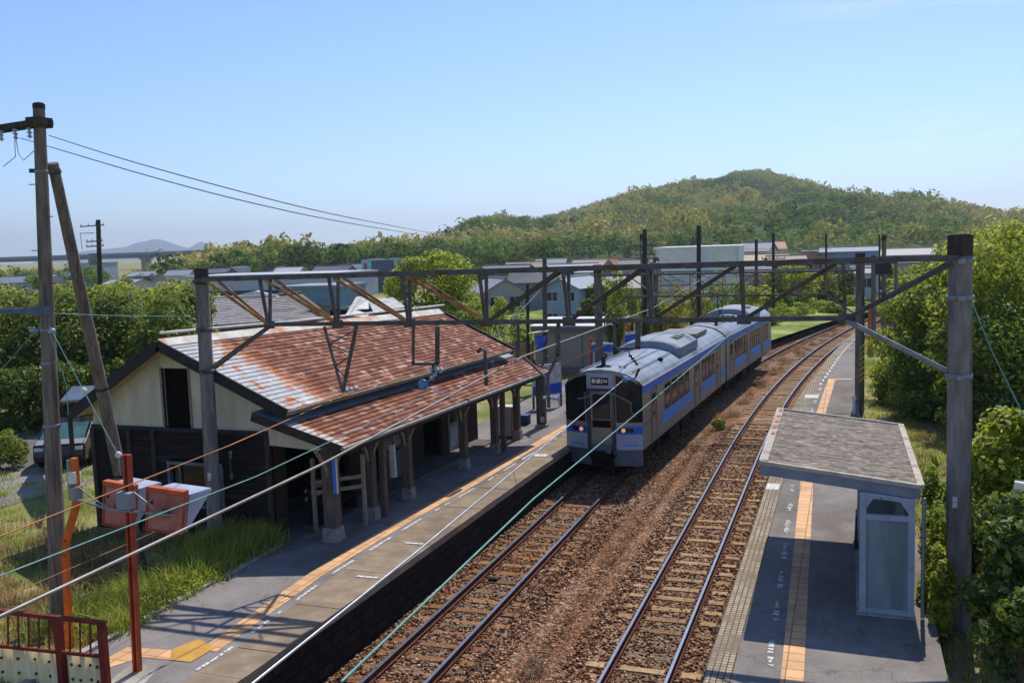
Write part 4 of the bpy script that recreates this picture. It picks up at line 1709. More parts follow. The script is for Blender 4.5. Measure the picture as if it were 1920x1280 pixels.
for i in range(3, 7):
    a = nx[i + 1] - .15
    m = MB()
    for s in (-.20, .20):
        m.angle((a, GYY + s, ztc(a) - .03), (nx[i] + .05, GYY + s * .2, zbc(nx[i]) + .03), .06, .01)
    obj('diagonal', m, M('brown_steel', '#6a5a4a', '#4e443c', 6, .7, .2, .1), gan)
m = MB()
for s in (-.20, .20): m.angle((xR - .1, GYY + s, ztc(xR) - .08), (nx[-1] + .05, GYY + s * .2, zbc(nx[-1])), .065, .01)
obj('diagonal', m, MAT['steel_dark'], gan)
m = MB()
for s in (-.12, .12):
    m = MB()
    m.bar((nx[0] + .02, GYY + s * .4, zbc(nx[0])), (-14.03, GYY + s, 5.06), .05, .06)
    obj('knee_brace', m, MAT['steel_dark'], gan)
m = MB()
m.tube([(nx[-1], GYY, zbc(nx[-1])), (lerp(nx[-1], 1.66, .5), GYY, 5.70), (1.66, GYY, 5.24)], .05, 10)
obj('knee_brace', m, MAT['galv'], gan)

# hanging brackets with insulators
def P18(px, py): return W(px, py, GYY)


m = MB()
a, b, c = P18(608, 612), P18(668, 612), P18(643, 735)
m.bar(a, c, .05, .05); m.bar(b, c, .07, .06)
zz = [a.lerp(c, .27), b.lerp(c, .05), a.lerp(c, .27), b.lerp(c, .40), a.lerp(c, .6), b.lerp(c, .45), a.lerp(c, .6), b.lerp(c, .78)]
for i in range(0, 8, 2): m.bar(zz[i], zz[i + 1], .03, .03)
br_ = obj('hanging_bracket', m, MAT['steel_dark'], gan)
m = MB()
insulator(m, c + Vector((.05, 0, .02)), P18(672, 727), .06, 3)
obj('insulator', m, MAT['insulator'], br_)
m = MB()
a, b, c, d = P18(775, 612), P18(775, 682), P18(820, 682), P18(820, 612)
m.bar(a, b, .05, .05); m.bar(c, d, .09, .05); m.bar(b + Vector((-.03, 0, 0)), c + Vector((.03, 0, 0)), .05, .06); m.bar(P18(812, 683), P18(814, 700), .05, .05)
br_ = obj('hanging_bracket', m, MAT['steel_dark'], gan)
m = MB()
insulator(m, P18(806, 692), P18(832, 694), .07, 3); insulator(m, P18(818, 700), P18(806, 712), .05, 2)
obj('insulator', m, MAT['insulator'], br_)
m = MB()
c = P18(793, 721)
m.lathe(c, [(.11, -.02), (.12, 0), (.11, .02), (.03, .03)], 18, (0, -1, 0)); m.bar(c, P18(812, 706), .02, .02); m.bar(c + Vector((.05, 0, -.02)), P18(845, 745), .02, .02)
obj('pulley', m, M('pulley_blue', '#5b88b5', '#4b749d', 3, .4, .2, 0), br_)
m = MB()
a, b, c, d = P18(1047, 605), P18(1047, 664), P18(1027, 704), P18(1029, 764)
m.bar(a, b + up * -.03, .07, .06); m.bar(b, c, .06, .06); m.bar(c + up * .03, d, .06, .05)
m.bar(c + Vector((-.05, 0, -.04)), P18(981, 668), .04, .04)
br_ = obj('hanging_bracket', m, MAT['steel_dark'], gan)
m = MB()
insulator(m, P18(1030, 745), P18(1048, 748), .05, 3); insulator(m, P18(1018, 746), P18(1028, 745), .04, 2)
m.bar(P18(1048, 741), P18(1049, 760), .03, .03)
obj('insulator', m, MAT['insulator'], br_)
m = MB()
a, b, c, d = P18(1152, 604), P18(1152, 654), P18(1196, 652), P18(1196, 602)
m.bar(a, b, .06, .05); m.bar(c, d, .10, .05); m.bar(b + Vector((-.03, 0, 0)), c + Vector((.05, 0, 0)), .05, .05)
br_ = obj('hanging_bracket', m, MAT['steel_dark'], gan)
m = MB()
insulator(m, P18(1180, 664), P18(1196, 684), .045, 4); insulator(m, P18(1199, 690), P18(1192, 706), .03, 2)
m.bar(P18(1178, 655), P18(1181, 666), .02, .02)
obj('insulator', m, MAT['insulator_dark'], br_)
m = MB()
m.tube([P18(1194, 707), P18(1180, 712), P18(1170, 708), P18(1166, 700)], .022, 6); m.lathe(P18(1172, 711), [(.06, -.03), (.06, .03)], 10, (0, -1, 0))
obj('wire_clamp', m, M('clamp_blue', '#6d93bf', '#5b80ab', 3, .4, .2, 0), br_)


# ---- gantries farther along
def far_gantry(label, y, xa, xb, za, zt, zc, pr=.17, stripes=False, mat='steel_dark'):
    g = thing('catenary_gantry', label, 'gantry', ((xa + xb) / 2, y, .3), 'catenary gantries')
    for x, top in ((xa, za), (xb, zt)):
        m = MB()
        m.tube([(x, y, .0), (x, y, top)], pr * 1.1, 12, pr)
        pl = obj('pole', m, MAT['pole'], g)
        m = MB(); m.tube([(x, y, top - .35), (x, y, top + .02)], pr + .02, 12)
        obj('pole_cap', m, MAT['pole_dark'], pl)
    m = MB()
    for s in (-.2, .2): m.bar((xa, y + s, zc), (xb, y + s, zc), .08, .08)
    obj('top_chord', m, MAT[mat], g)
    m = MB(); m.bar((xa + 1.3, y, zc - .95), (xb - 1.3, y, zc - .95), .08, .08)
    obj('bottom_chord', m, MAT[mat], g)
    n = 7
    m = MB()
    for i in range(n):
        x = lerp(xa + 1.3, xb - 1.3, i / (n - 1))
        m.bar((x, y, zc), (x, y, zc - .95), .05, .05)
        if i < n - 1:
            x2 = lerp(xa + 1.3, xb - 1.3, (i + 1) / (n - 1))
            if i < n // 2: m.bar((x, y, zc), (x2, y, zc - .95), .05, .05)
            else: m.bar((x, y, zc - .95), (x2, y, zc), .05, .05)
    obj('lattice', m, MAT['steel_rust'], g)
    for x, s in ((xa, 1), (xb, -1)):
        m = MB()
        m.bar((x, y, zc - 1.9), (x + s * 1.3, y, zc - .95), .06, .06)
        obj('knee_brace', m, MAT['steel_dark'], g)
    return g


y2 = 40.0
q = W(1120, 497, y2); q2 = W(1613, 475, y2)
g2 = far_gantry('second catenary gantry with a hazard-striped pole on the narrow platform', y2, q.x, q2.x, q.z, q2.z, W(1300, 513, y2).z)
m = MB()
for k in range(7):
    z = 1.75 + k * .22
    m.hexa([(q2.x - .02, y2 - .20, z), (q2.x + .16, y2 - .16, z + .16), (q2.x + .16, y2 - .16, z + .26), (q2.x - .02, y2 - .20, z + .10)] + [(q2.x - .02, y2 - .16, z), (q2.x + .16, y2 - .12, z + .16), (q2.x + .16, y2 - .12, z + .26), (q2.x - .02, y2 - .16, z + .10)])
obj('hazard_stripe', m, M('hazard_yellow', '#c4b04a', '#a8953e', 4, .7), g2)
y3 = 66.0
far_gantry('third catenary gantry of thin steel beyond the rear car', y3, W(1205, 520, y3).x, W(1657, 520, y3).x, 8.2, 7.6, W(1430, 506, y3).z, .14)


# ------------------------------------------------------------------ single poles
def pole_at(name, label, px, ytop, ybot, wpx, z0=.5, mat='pole', cat='pole', group=None, parts=None, dist=None):
    b = G(px, ybot, z0)
    if dist is not None: b = W(px, ybot, dist); z0 = .2
    t = W(px, ytop, b.y)
    d = (b - EYE).dot(-CB)
    r = wpx / FPX * d / 2
    root = thing(name, label, cat, (b.x, b.y, z0), group)
    m = MB()
    m.tube([(b.x, b.y, z0 - .6), (t.x, b.y, t.z)], r * 1.08, 12, r * .92)
    obj('post', m, MAT[mat], root)
    return root, b, t, r


def cross(root, c, L, r=.04, n=4, ins=True, tilt=0):
    m = MB()
    c = Vector(c)
    m.bar(c + Vector((-L / 2, 0, 0)), c + Vector((L / 2, 0, tilt)), r * 1.6, r * 1.6)
    a = obj('crossarm', m, MAT['steel_dark'], root)
    if ins:
        for i in range(n):
            x = lerp(-L / 2 + .06, L / 2 - .06, i / (n - 1))
            if abs(x) < .12: continue
            m = MB(); insulator(m, c + Vector((x, 0, .02)), c + Vector((x, 0, .02 + r * 4)), r * 1.2, 2)
            obj('insulator', m, MAT['insulator'], a)


far_poles = 'poles along the railway and the streets'
root, b, t, r = pole_at('telegraph_pole', 'tall pole with a round transformer beside the white warehouse', 1209, 430, 720, 8.5, dist=52, mat='pole_dark', group=far_poles)
cross(root, (t.x, b.y, t.z - .9), 1.3)
cross(root, (t.x, b.y, t.z - 1.4), 1.1)
root, b, t, r = pole_at('telegraph_pole', 'short pole carrying two grey transformer drums before the warehouse', 1229, 482, 720, 10, dist=54, mat='pole', group=far_poles)
for dx in (-.42, .22):
    m = MB()
    m.lathe((t.x + dx - .1, b.y - .2, t.z - 1.0), [(.2, 0), (.24, .05), (.24, .62), (.2, .7), (.05, .74)], 14)
    tr = obj('transformer', m, MAT['galv'], root)
    m = MB()
    for k in (-.1, .1): insulator(m, (t.x + dx - .1 + k, b.y - .2, t.z - .28), (t.x + dx - .1 + k, b.y - .2, t.z - .02), .05, 2)
    obj('bushing', m, MAT['insulator_dark'], tr)
root, b, t, r = pole_at('telegraph_pole', 'tall plain pole rising in front of the white warehouse', 1310, 423, 640, 8.5, dist=62, mat='pole_dark', group=far_poles)
root, b, t, r = pole_at('telegraph_pole', 'thin grey-blue pole in front of the pale blue house', 1021, 484, 705, 9, z0=.9, mat='steel_dark', group=far_poles, dist=42)
root, b, t, r = pole_at('telegraph_pole', 'dark slim pole beside the grey-roofed house', 989, 533, 690, 6.5, dist=45, mat='pole_dark', group=far_poles)
root, b, t, r = pole_at('telegraph_pole', 'slim blue-grey post by the brown wooden fence', 971, 605, 680, 6, dist=44, mat='steel_dark', group=far_poles)
for px, yt, yb, w, dist, lab in ((1418, 449, 600, 6, 92, 'short dark pole just right of the warehouse'), (1450, 437, 600, 5.5, 84, 'tall dark pole standing over the end of the rear car'),
                                 (1549, 438, 600, 4, 105, 'thin tall pole over the blue-roofed hall'), (1649, 440, 590, 3.5, 110, 'very thin tall pole behind the hazard-striped one')):
    root, b, t, r = pole_at('telegraph_pole', lab, px, yt, yb, w, dist=dist, mat='pole_dark', group=far_poles)
    if px in (1450, 1549): cross(root, (t.x, b.y, t.z - 2.2), 2.0, .05)
for px, yt, yb, w, lab in ((1638, 480, 656, 9, 'brown-topped concrete post close behind the hazard-striped pole'), (1657, 548, 682, 7, 'lower concrete post standing in the hedge shadow'), (1680, 480, 616, 6, 'concrete post at the edge of the bright field')):
    root, b, t, r = pole_at('concrete_post', lab, px, yt, yb, w, z0=.5, mat='pole', group='posts beside the far platform end')
    m = MB(); m.tube([(t.x, b.y, t.z - .4), (t.x, b.y, t.z + .02)], r + .02, 12)
    obj('post_cap', m, MAT['pole_dark'], root)
    if px == 1638:
        m = MB(); m.box(b.x - .1, b.x + 1.0, b.y - .1, b.y - .05, 5.2, 5.9)
        obj('back_board', m, MAT['black'], root)
b = G(1630, 660, .5)
m = MB(); m.tube([(b.x, b.y, 0), (b.x, b.y, 3.2)], .1, 10)
tag(obj('orange_post', m, MAT['orange_post']), 'slim orange post between the far concrete posts', 'post')
m = MB()
a, b = G(1640, 597, .5), G(1690, 590, .5)
for z in (1.2, .75): m.bar((a.x, a.y, z), (b.x, b.y, z), .08, .12)
fr = tag(obj('guard_rail', m, M('rust_rail', '#8f6a55', '#75523f', 4, .8)), 'rusty guard rail across the far end of the field', 'rail')

# ---- the big pole with its leaning brace on the left
PY = 12.9
up_ = thing('utility_pole', 'tall weathered utility pole with a crossarm beside the leaning brace pole', 'utility pole', (-13.84, PY, .8))
m = MB()
A, B = Vector((-13.86, PY, .5)), Vector((-13.315, PY, 10.40))
A = W(113, 1190, PY); A.z = .7
m.tube([A.lerp(B, i / 12) for i in range(13)], .165, 18, .098)
po = obj('post', m, MAT['pole'], up_)
m = MB(); m.tube([B.lerp(A, .005), B + (B - A).normalized() * .03], .103, 16); m.lathe(B + up * .02, [(.1, 0), (.08, .03), (.01, .045)], 16)
obj('post_cap', m, MAT['pole_dark'], po)


def alongp(py): return W(lerp(72, 113, (py - 200) / 990), py, PY)


for py, rr in ((322, .115), (580, .128), (618, .13), (680, .135), (797, .145)):
    c = alongp(py)
    m = MB()
    m.lathe(c - up * .025, [(rr, 0), (rr, .05)], 16)
    obj('pole_band', m, MAT['galv'], po)
m = MB()
for i in range(12):
    py = 345 + i * 62
    c = alongp(py)
    s = 1 if i % 2 else -1
    m.tube([c, c + Vector((s * .26, -.03, 0))], .009, 5)
obj('step_bolt', m, MAT['steel_dark'], po)
c = alongp(232)
m = MB()
m.bar(c + Vector((.25, -.13, .02)), c + Vector((-1.6, -.13, -.06)), .07, .09); m.bar(c + Vector((.16, .13, .02)), c + Vector((-1.6, .13, -.06)), .07, .09)
m.box(c.x - .13, c.x + .14, c.y - .17, c.y + .17, c.z - .07, c.z + .10)
ca_ = obj('crossarm', m, MAT['pole_dark'], up_)
m = MB()
for dx in (-.10, -.42, -.75): insulator(m, c + Vector((dx, -.13, -.06)), c + Vector((dx, -.13, -.26)), .05, 3)
m.tube([c + Vector((-.42, -.13, -.26)), c + Vector((-.42, -.1, -.5)), c + Vector((-.32, -.1, -.62)), c + Vector((-.02, -.1, -.45))], .008, 5)
m.tube([c + Vector((-.45, -.13, -.26)), c + Vector((-.5, -.1, -.55)), c + Vector((-.8, -.1, -.7))], .008, 5)
obj('insulator', m, MAT['insulator'], ca_)
c = alongp(581)
m = MB(); m.bar(c + Vector((.16, -.14, 0)), c + Vector((-1.4, -.14, .0)), .08, .09); m.box(c.x - .33, c.x + .17, c.y - .19, c.y - .1, c.z - .07, c.z + .07)
obj('side_arm', m, M('grey_blue_arm', '#5e6c7e', '#4f5c6c', 4, .6, .2, .05), up_)
m = MB()
c2 = alongp(620)
insulator(m, c2 + Vector((.12, -.1, 0)), c2 + Vector((.28, -.12, .02)), .05, 2); insulator(m, c2 + Vector((-.12, -.1, 0)), c2 + Vector((-.3, -.12, .03)), .05, 2)
obj('insulator', m, MAT['insulator'], up_)
# brace
A, B = G(266, 1075, .8), W(99, 306, 13.25)
bp = thing('brace_pole', 'leaning wooden brace pole clamped to the tall utility pole', 'pole', A)
m = MB(); m.tube([A - (B - A).normalized() * .4] + [A.lerp(B, i / 10) for i in range(11)], .15, 16, .095)
obj('post', m, MAT['pole'], bp)
m = MB()
u = (B - A).normalized()
m.lathe(B - u * .18, [(.115, 0), (.115, .06)], 14, u)
q = B - u * .15
m.bar(q + Vector((.14, -.02, .0)), alongp(320) + Vector((-.16, -.1, 0)), .05, .07)
obj('clamp', m, MAT['steel_dark'], bp)
for t in (.5, .72):
    m = MB()
    m.lathe(A.lerp(B, 1 - t), [(lerp(.095, .15, t) + .012, 0), (lerp(.095, .15, t) + .012, .05)], 14, u)
    obj('pole_band', m, MAT['pole_dark'], bp)

# ---- distant pole on the left with several arms
dp = 55.0
root, b, t, r = pole_at('telegraph_pole', 'distant leaning telegraph pole with three crossarms on the left', 184, 412, 580, 9, dist=dp, mat='pole', group=far_poles)
root.children[0].data.materials[0] = MAT['pole_dark']
for py, L, dx in ((424, 2.2, 0), (453, 1.5, .1), (462, 1.6, .1)):
    c = W(lerp(174, 188, (py - 412) / 160), py, dp)
    cross(root, (c.x + dx, c.y - .12, c.z), L, .05, 4, True, .04)
c = W(180, 484, dp)
m = MB(); m.lathe((c.x, c.y - .3, c.z - .5), [(.3, 0), (.34, .05), (.34, .75), (.3, .85)], 14)
obj('transformer', m, MAT['galv'], root)
c = W(158, 437, dp)
m = MB(); m.bar((c.x - .4, c.y, c.z), W(176, 437, dp), .05, .05); m.bar((c.x - .4, c.y, c.z), (c.x - .3, c.y, c.z - 1.2), .03, .03)
obj('stay_arm', m, MAT['steel_dark'], root)

# ------------------------------------------------------------------ wires
def wire(label, pts, r, mat, sag=0.0, n=14, group=None, r2=None):
    pts = [Vector(p) for p in pts]
    P = []
    for a, b in zip(pts, pts[1:]):
        for i in range(n):
            t = i / n
            p = a.lerp(b, t)
            p.z -= sag * 4 * t * (1 - t)
            P.append(p)
    P.append(pts[-1])
    m = MB()
    m.tube(P, r, 7, r2)
    return tag(obj('wire', m, MAT[mat]), label, 'wire', group)


OW = 'overhead wires'
wire('thick grey overhead wire passing low over the station canopy', [G(-240, 1275, 5.05), G(0, 1155, 5.05), G(600, 872, 5.05), P18(981, 668), G(1225, 577, 5.1), W(1345, 507, 52)], .017, 'wire_grey', 0, 10, OW)
wire('pale wire running from the blue clamp down to the near platform edge', [G(300, 1420, 5.03), G(474, 1280, 5.03), G(790, 1027, 5.03), P18(1168, 713)], .010, 'wire_pale', 0, 10, OW)
wire('green wire crossing in front of the train face', [G(640, 1277, 5.05), G(1000, 935, 5.0), W(1230, 745, 16.0), W(1310, 677, 20), W(1398, 603, 34)], .009, 'wire_teal', 0, 10, OW)
wire('copper wire running to the insulator on the lattice bracket', [W(-150, 1062, 6.6), W(0, 1005, 8), W(430, 835, 14), P18(668, 731)], .010, 'wire_copper', 0, 10, OW)
wire('green wire running just below the copper one', [W(-150, 1135, 6.0), W(0, 1079, 7), W(480, 893, 12.2), P18(800, 742)], .009, 'wire_teal', 0, 10, OW)
t_ = [W(432, 852, 14), W(432, 868, 14), W(434, 898, 14)]
m = MB(); m.tube(t_, .006, 5); insulator(m, W(432, 846, 14), W(432, 860, 14), .03, 2); insulator(m, W(434, 886, 14), W(434, 898, 14), .03, 1)
tag(obj('dropper', m, MAT['wire_dark']), 'small dropper with clips hanging from the copper wire', 'wire clip')
wire('thin tan wire low over the left weeds', [W(-100, 1165, 8), W(0, 1122, 9), W(260, 1010, 13), W(372, 960, 16)], .007, 'wire_copper', 0, 8, OW)
def skyline(pts, y0, y1):
    out = []
    n = 24
    for i in range(n + 1):
        px = lerp(pts[0][0], pts[-1][0], i / n)
        for (a, fa), (b, fb) in zip(pts, pts[1:]):
            if px <= b + 1e-6: break
        out.append((px, lerp(fa, fb, (px - a) / (b - a))))
    ys = [q[1] for q in out]
    for _ in range(6): ys = [ys[0]] + [(ys[i - 1] + ys[i] + ys[i + 1]) / 3 for i in range(1, n)] + [ys[-1]]
    return [W(q[0], yy, 1 / lerp(1 / y0, 1 / y1, i / n)) for i, (q, yy) in enumerate(zip(out, ys))]


wire('upper of two dark wires sagging from the tall pole to the hill', skyline([(92, 254), (200, 290), (400, 346), (600, 398), (830, 441)], 12.8, 150), .007, 'wire_dark', 0, 1, OW, .026)
wire('lower of two dark wires sagging from the tall pole to the hill', skyline([(38, 259), (90, 273), (200, 308), (400, 364), (600, 410), (822, 446)], 12.75, 150), .007, 'wire_dark', 0, 1, OW, .026)
wire('pale wire from the bracket to the train roof side', [P18(1153, 640), W(1000, 705, 28), W(868, 700, 30)], .008, 'wire_grey', 0, 8, OW)
wire('pale wire dropping from the far left pole to the grass bank', [W(1012, 545, 42), W(940, 622, 40), W(925, 632, 40)], .03, 'wire_pale', 0, 6, OW)
wire('green guy wire level from the tall pole to the gantry pole', [alongp(587) + Vector((.12, -.05, 0)), W(372, 593, 17.9)], .008, 'wire_teal', .02, 8, OW)
wire('green guy wire sloping down to the left from the tall pole', [alongp(612) + Vector((-.1, -.1, 0)), W(-40, 742, 12.0)], .007, 'wire_teal', 0, 4, OW)
gw = wire('green stay with white balls from the tall pole to the brace foot', [alongp(610) + Vector((.14, -.1, 0)), W(157, 733, 12.8), W(222, 854, 12.6), W(226, 890, 12.6)], .009, 'wire_teal', 0, 6, OW)
m = MB()
for q in (W(157, 733, 12.75), W(222, 853, 12.55)):
    m.lathe(q - up * .05, [(.01, 0), (.05, .03), (.06, .06), (.04, .1), (.01, .12)], 10)
obj('stay_insulator', m, MAT['white_paint'], gw)
wire('short blue-green wire hanging beside the tall pole', [alongp(612) + Vector((.1, -.1, 0)), W(124, 720, 12.8), W(128, 778, 12.8)], .007, 'wire_teal', 0, 6, OW)
wire('green guy wire falling from the right gantry pole into the bushes', [W(1822, 565, 17.8), W(1858, 655, 17.4), W(1925, 790, 17.0)], .010, 'wire_teal', 0, 6, OW)
for i, (ya, yb, lab) in enumerate(((478, 470, 'faint high wire across the foot of the hill'), (486, 492, 'faint low wire across the rooftops'), (500, 508, 'faint wire strung in front of the grey houses'))):
    wire(lab, [W(640, yb + 10, 95), W(980, ya + 8, 100), W(1310, ya - 12, 110), W(1560, ya - 20, 120)], .02, 'wire_dark', .3, 10, OW)

# ------------------------------------------------------------------ signal lamps on the left
SG = 11.75
rp = thing('signal_post', 'red-orange steel post on the platform holding two faded red lamp boxes', 'signal', G(258, 1258, PZ))
m = MB()
a, b = G(258, 1258, PZ), W(238, 852, SG)
for s in (-1, 1): m.bar(a + Vector((s * .045, 0, 0)), b + Vector((s * .045, 0, 0)), .035, .09)
m.bar(a + Vector((0, .03, 0)), b + Vector((0, .03, 0)), .07, .03)
obj('post', m, MAT['red_post'], rp)
m = MB()
m.tube([W(146, 938, SG + .1), W(210, 955, SG - .06), W(326, 966, SG - .1)], .022, 8)
m.tube([W(146, 912, SG + .1), W(180, 938, SG), W(212, 955, SG - .05)], .014, 6)
m.tube([W(250, 922, SG - .08), W(296, 958, SG - .08)], .016, 6)
m.tube([W(284, 966, SG - .1), W(305, 958, SG - .1)], .014, 6)
obj('pipe_arm', m, MAT['galv'], rp)


def lampbox(x0, x1, y0, y1, yy):
    """red back panel facing us, white wedge-shaped hood behind"""
    a, b, c, d = W(x0, y1, yy), W(x1, y1 + 8, yy - .02), W(x1 + 6, y0 + 10, yy), W(x0 + 2, y0, yy)
    m = MB()
    th = Vector((0, .08, 0))
    m.hexa([a, b, b + th, a + th, d, c, c + th, d + th])
    bx = obj('lamp_box', m, MAT['red_box'], rp, bevel=.008)
    m = MB()
    for p, q in ((a, b), (b, c), (c, d), (d, a)): m.bar(p + Vector((0, -.012, 0)), q + Vector((0, -.012, 0)), .03, .02, (0, 1, 0))
    obj('box_rim', m, MAT['red_post'], bx)
    m = MB()
    o = Vector((.17, .34, .03))
    c2, d2 = c + th + o, d + th + o
    b2 = b + th + Vector((.02, .06, 0))
    m.add([c + th, d + th, d2, c2], [(0, 1, 2, 3)]); m.add([b + th, c + th, c2], [(0, 1, 2)]); m.add([a + th, d + th, d2], [(0, 2, 1)])
    m2 = MB()
    m2.prism([c + th, b + th, c2 + Vector((0, 0, -.02))], (.015, 0, 0)); m2.prism([d + th, a + th, d2 + Vector((0, 0, -.02))], (-.015, 0, 0))
    m2.slab([d + th, c + th, c2, d2], .015)
    obj('hood', m2, M('hood_shade_blue', '#a9b1c4', '#949db2', 3, .5, 0, .02), bx)  # white hood, bluish skylit shade put into its colour
    m2 = MB()
    m2.bar(d + Vector((0, .02, .04)), c + Vector((0, .02, .04)), .12, .07)
    obj('box_lid', m2, M('lid_orange', '#c05f38', '#a8502f', 4, .6), bx)
    m2 = MB()
    ctr = (a + b + c + d) / 4
    m2.cbox((ctr.x + .02, ctr.y - .02, ctr.z - .07), .15, .03, .13)
    obj('bracket_plate', m2, MAT['steel_dark'], bx)
    m2 = MB(); m2.lathe(d.lerp(c, .14).lerp(a.lerp(b, .14), .28) + Vector((0, -.01, 0)), [(.022, 0), (.022, .015)], 8, (0, -1, 0))
    obj('lock', m2, MAT['black'], bx)


lampbox(194, 247, 908, 982, SG + .12)
lampbox(275, 342, 919, 992, SG + .10)
m = MB()
c = W(235, 936, SG - .1)
m.cbox((c.x, c.y, c.z - .15), .27, .14, .27)
obj('junction_box', m, MAT['grey_blue'], rp, bevel=.01)
op = thing('bent_post', 'orange bent steel post beside the tall pole with a small grey box', 'post', G(131, 1212, PZ - .1))
m = MB()
OY = 12.15
cpts = [W(131, 1215, OY), W(123, 1040, OY), W(124, 1012, OY), W(141, 955, OY), W(144, 930, OY), W(139, 860, OY)]
for a, b in zip(cpts, cpts[1:]):
    m.bar(a, b + (b - a).normalized() * .015, .10, .09, (0, 1, 0))
obj('post', m, MAT['orange_post'], op)
m = MB()
c = W(135, 893, OY - .08)
m.cbox((c.x, c.y, c.z - .12), .13, .06, .2)
obj('box', m, MAT['white_paint'], op)
m = MB(); m.bar(W(128, 862, OY + .03), W(131, 915, OY + .03), .07, .03); c = W(142, 925, OY - .05); m.cbox((c.x, c.y, c.z - .1), .16, .16, .22)
obj('clamp', m, MAT['galv'], op)

# ------------------------------------------------------------------ red railing at the foot of the stairs
RY = 10.93
fe = thing('stair_railing', 'dark red stair railing with cream corrugated panels in the lower left corner', 'railing', (-11.2, RY, PZ))
tr_ = [W(-120, 1132, 10.8), W(0, 1146, 10.83), W(197, 1167, RY)]
m = MB()
m.bar(tr_[0], tr_[2], .07, .06)
m.bar(W(-60, 1204, RY - .06), W(186, 1229, RY), .05, .05)
obj('top_rail', m, MAT['rail_red'], fe)
for px in (-40, 108, 190):
    a = W(px, 1158 + (px - 108) * .1, RY)
    m = MB(); m.box(a.x - .055, a.x + .055, RY - .05, RY + .05, PZ - .8, a.z)
    obj('railing_post', m, MAT['rail_red'], fe)
for i in range(11):
    px = -24 + i * 19.3
    if abs(px - 108) < 8 or abs(px - 190) < 8: continue
    a = W(px, 1148 + (px) * .1, RY)
    b = W(px + 1, 1212 + (px) * .1, RY)
    m = MB(); m.bar(a, b, .022, .022)
    obj('baluster', m, MAT['rail_red'], fe)
for p0, p1 in ((-38, 106), (110, 188)):
    m = MB()
    n = 40
    a, b = W(p0, 1210 + p0 * .1, RY), W(p1, 1210 + p1 * .1, RY)
    P = []
    for i in range(n + 1):
        q = a.lerp(b, i / n)
        dy = .032 * math.sin(i / n * (p1 - p0) / 23 * 2 * math.pi)
        P.append((q.x, q.y + .05 + dy, q.z))
    m.add(P + [(x, y, PZ - .9) for x, y, z in P], [(i, i + 1, n + 2 + i, n + 1 + i) for i in range(n)], True)
    pn = obj('corrugated_panel', m, MAT['panel_cream'], fe)
    pn.modifiers.new('t', 'SOLIDIFY').thickness = .006
    m = MB()
    for i in range(3, n, 8):
        for j in range(3):
            m.lathe((P[i][0], P[i][1] - .02, P[i][2] - .14 - j * .24 - (.06 if i % 2 else 0)), [(.026, 0), (.026, .012), (.006, .02)], 7, (0, -1, 0))
    obj('rivet', m, MAT['rail_red'], pn)

# ------------------------------------------------------------------ shelter on the right platform
sh = thing('platform_shelter', 'small pale platform shelter under a tilted slab roof on the right platform', 'shelter', (.6, 19.5, PZ))
zl, zr = 3.55, 3.31
c = [G(1425, 866, zl), G(1727, 912, zr), G(1689, 797, zr), G(1459, 767, zl)]
m = MB()
m.slab([p - up * .03 for p in c], .20)
rf = obj('roof', m, M('shelter_fascia', '#868b96', '#757a85', 3, .75, 0, .05), sh)


def slabroof():
    t = NT('stained_roof')
    v = t.pos()
    n1 = t.noise(t.pos((1, 3.2, 1)), 3.0, 6, .65)
    n2 = t.noise(v, 9, 5, .7)
    col = t.ramp(t.math('ADD', t.math('MULTIPLY', n1, .6), t.math('MULTIPLY', n2, .4)), [(.36, hx('#403a34')), (.45, hx('#615950')), (.53, hx('#81786c')), (.62, hx('#a39a8c'))])
    t.bsdf(col, .95, 0, n2, .5, .02)
    return t.mat


m = MB()
cc = (c[0] + c[1] + c[2] + c[3]) / 4
inn = [p.lerp(cc, .045) for p in c]
m.slab([p + up * .012 for p in inn], .05)
obj('roof_sheet', m, slabroof(), rf)
m = MB()
for a, b, w in ((c[0], c[1], .09), (c[1], c[2], .12), (c[2], c[3], .07)):
    m.bar(a + up * .0, b + up * .0, w, .07)
m.bar(c[3] + Vector((.06, 0, 0)), c[0] + Vector((.06, 0, 0)), .16, .08)
obj('roof_rim', m, M('roof_rim', '#b9afa2', '#a2988b', 5, .8, 0, .1, c3='#8a7f74', s3=2), rf)
m = MB()
for i in range(5):
    q = c[3].lerp(c[0], .08 + i * .12) + Vector((.08, 0, .043))
    m.cbox(q, .08, .22, .006)
obj('red_mark', m, M('red_mark', '#b4573e', '#a04a34', 8, .8), rf)
m = MB()
m.tube([W(1640, 890, 17.9), W(1650, 915, 17.45), W(1652, 935, 17.3)], .018, 6); m.tube([W(1663, 893, 17.9), W(1656, 918, 17.4)], .012, 6); m.tube([W(1655, 905, 17.7), W(1687, 835, 21)], .008, 5)
obj('conduit', m, MAT['galv'], rf)
bxa, bxb, bya, byb = .26, 1.06, 17.35, 22.3
SHP = M('shelter_panel', '#8f979b', '#838b8f', 1.4, .9, 0, .05, c3='#767e82', s3=.9, stretch=(2, 2, .35), spec=.1)
SHF = M('shelter_frame', '#a9aebb', '#969ba9', 3, .8, 0, .03)


def zroof(x): return lerp(zl, zr, (x - c[0].x) / (c[1].x - c[0].x)) - .24


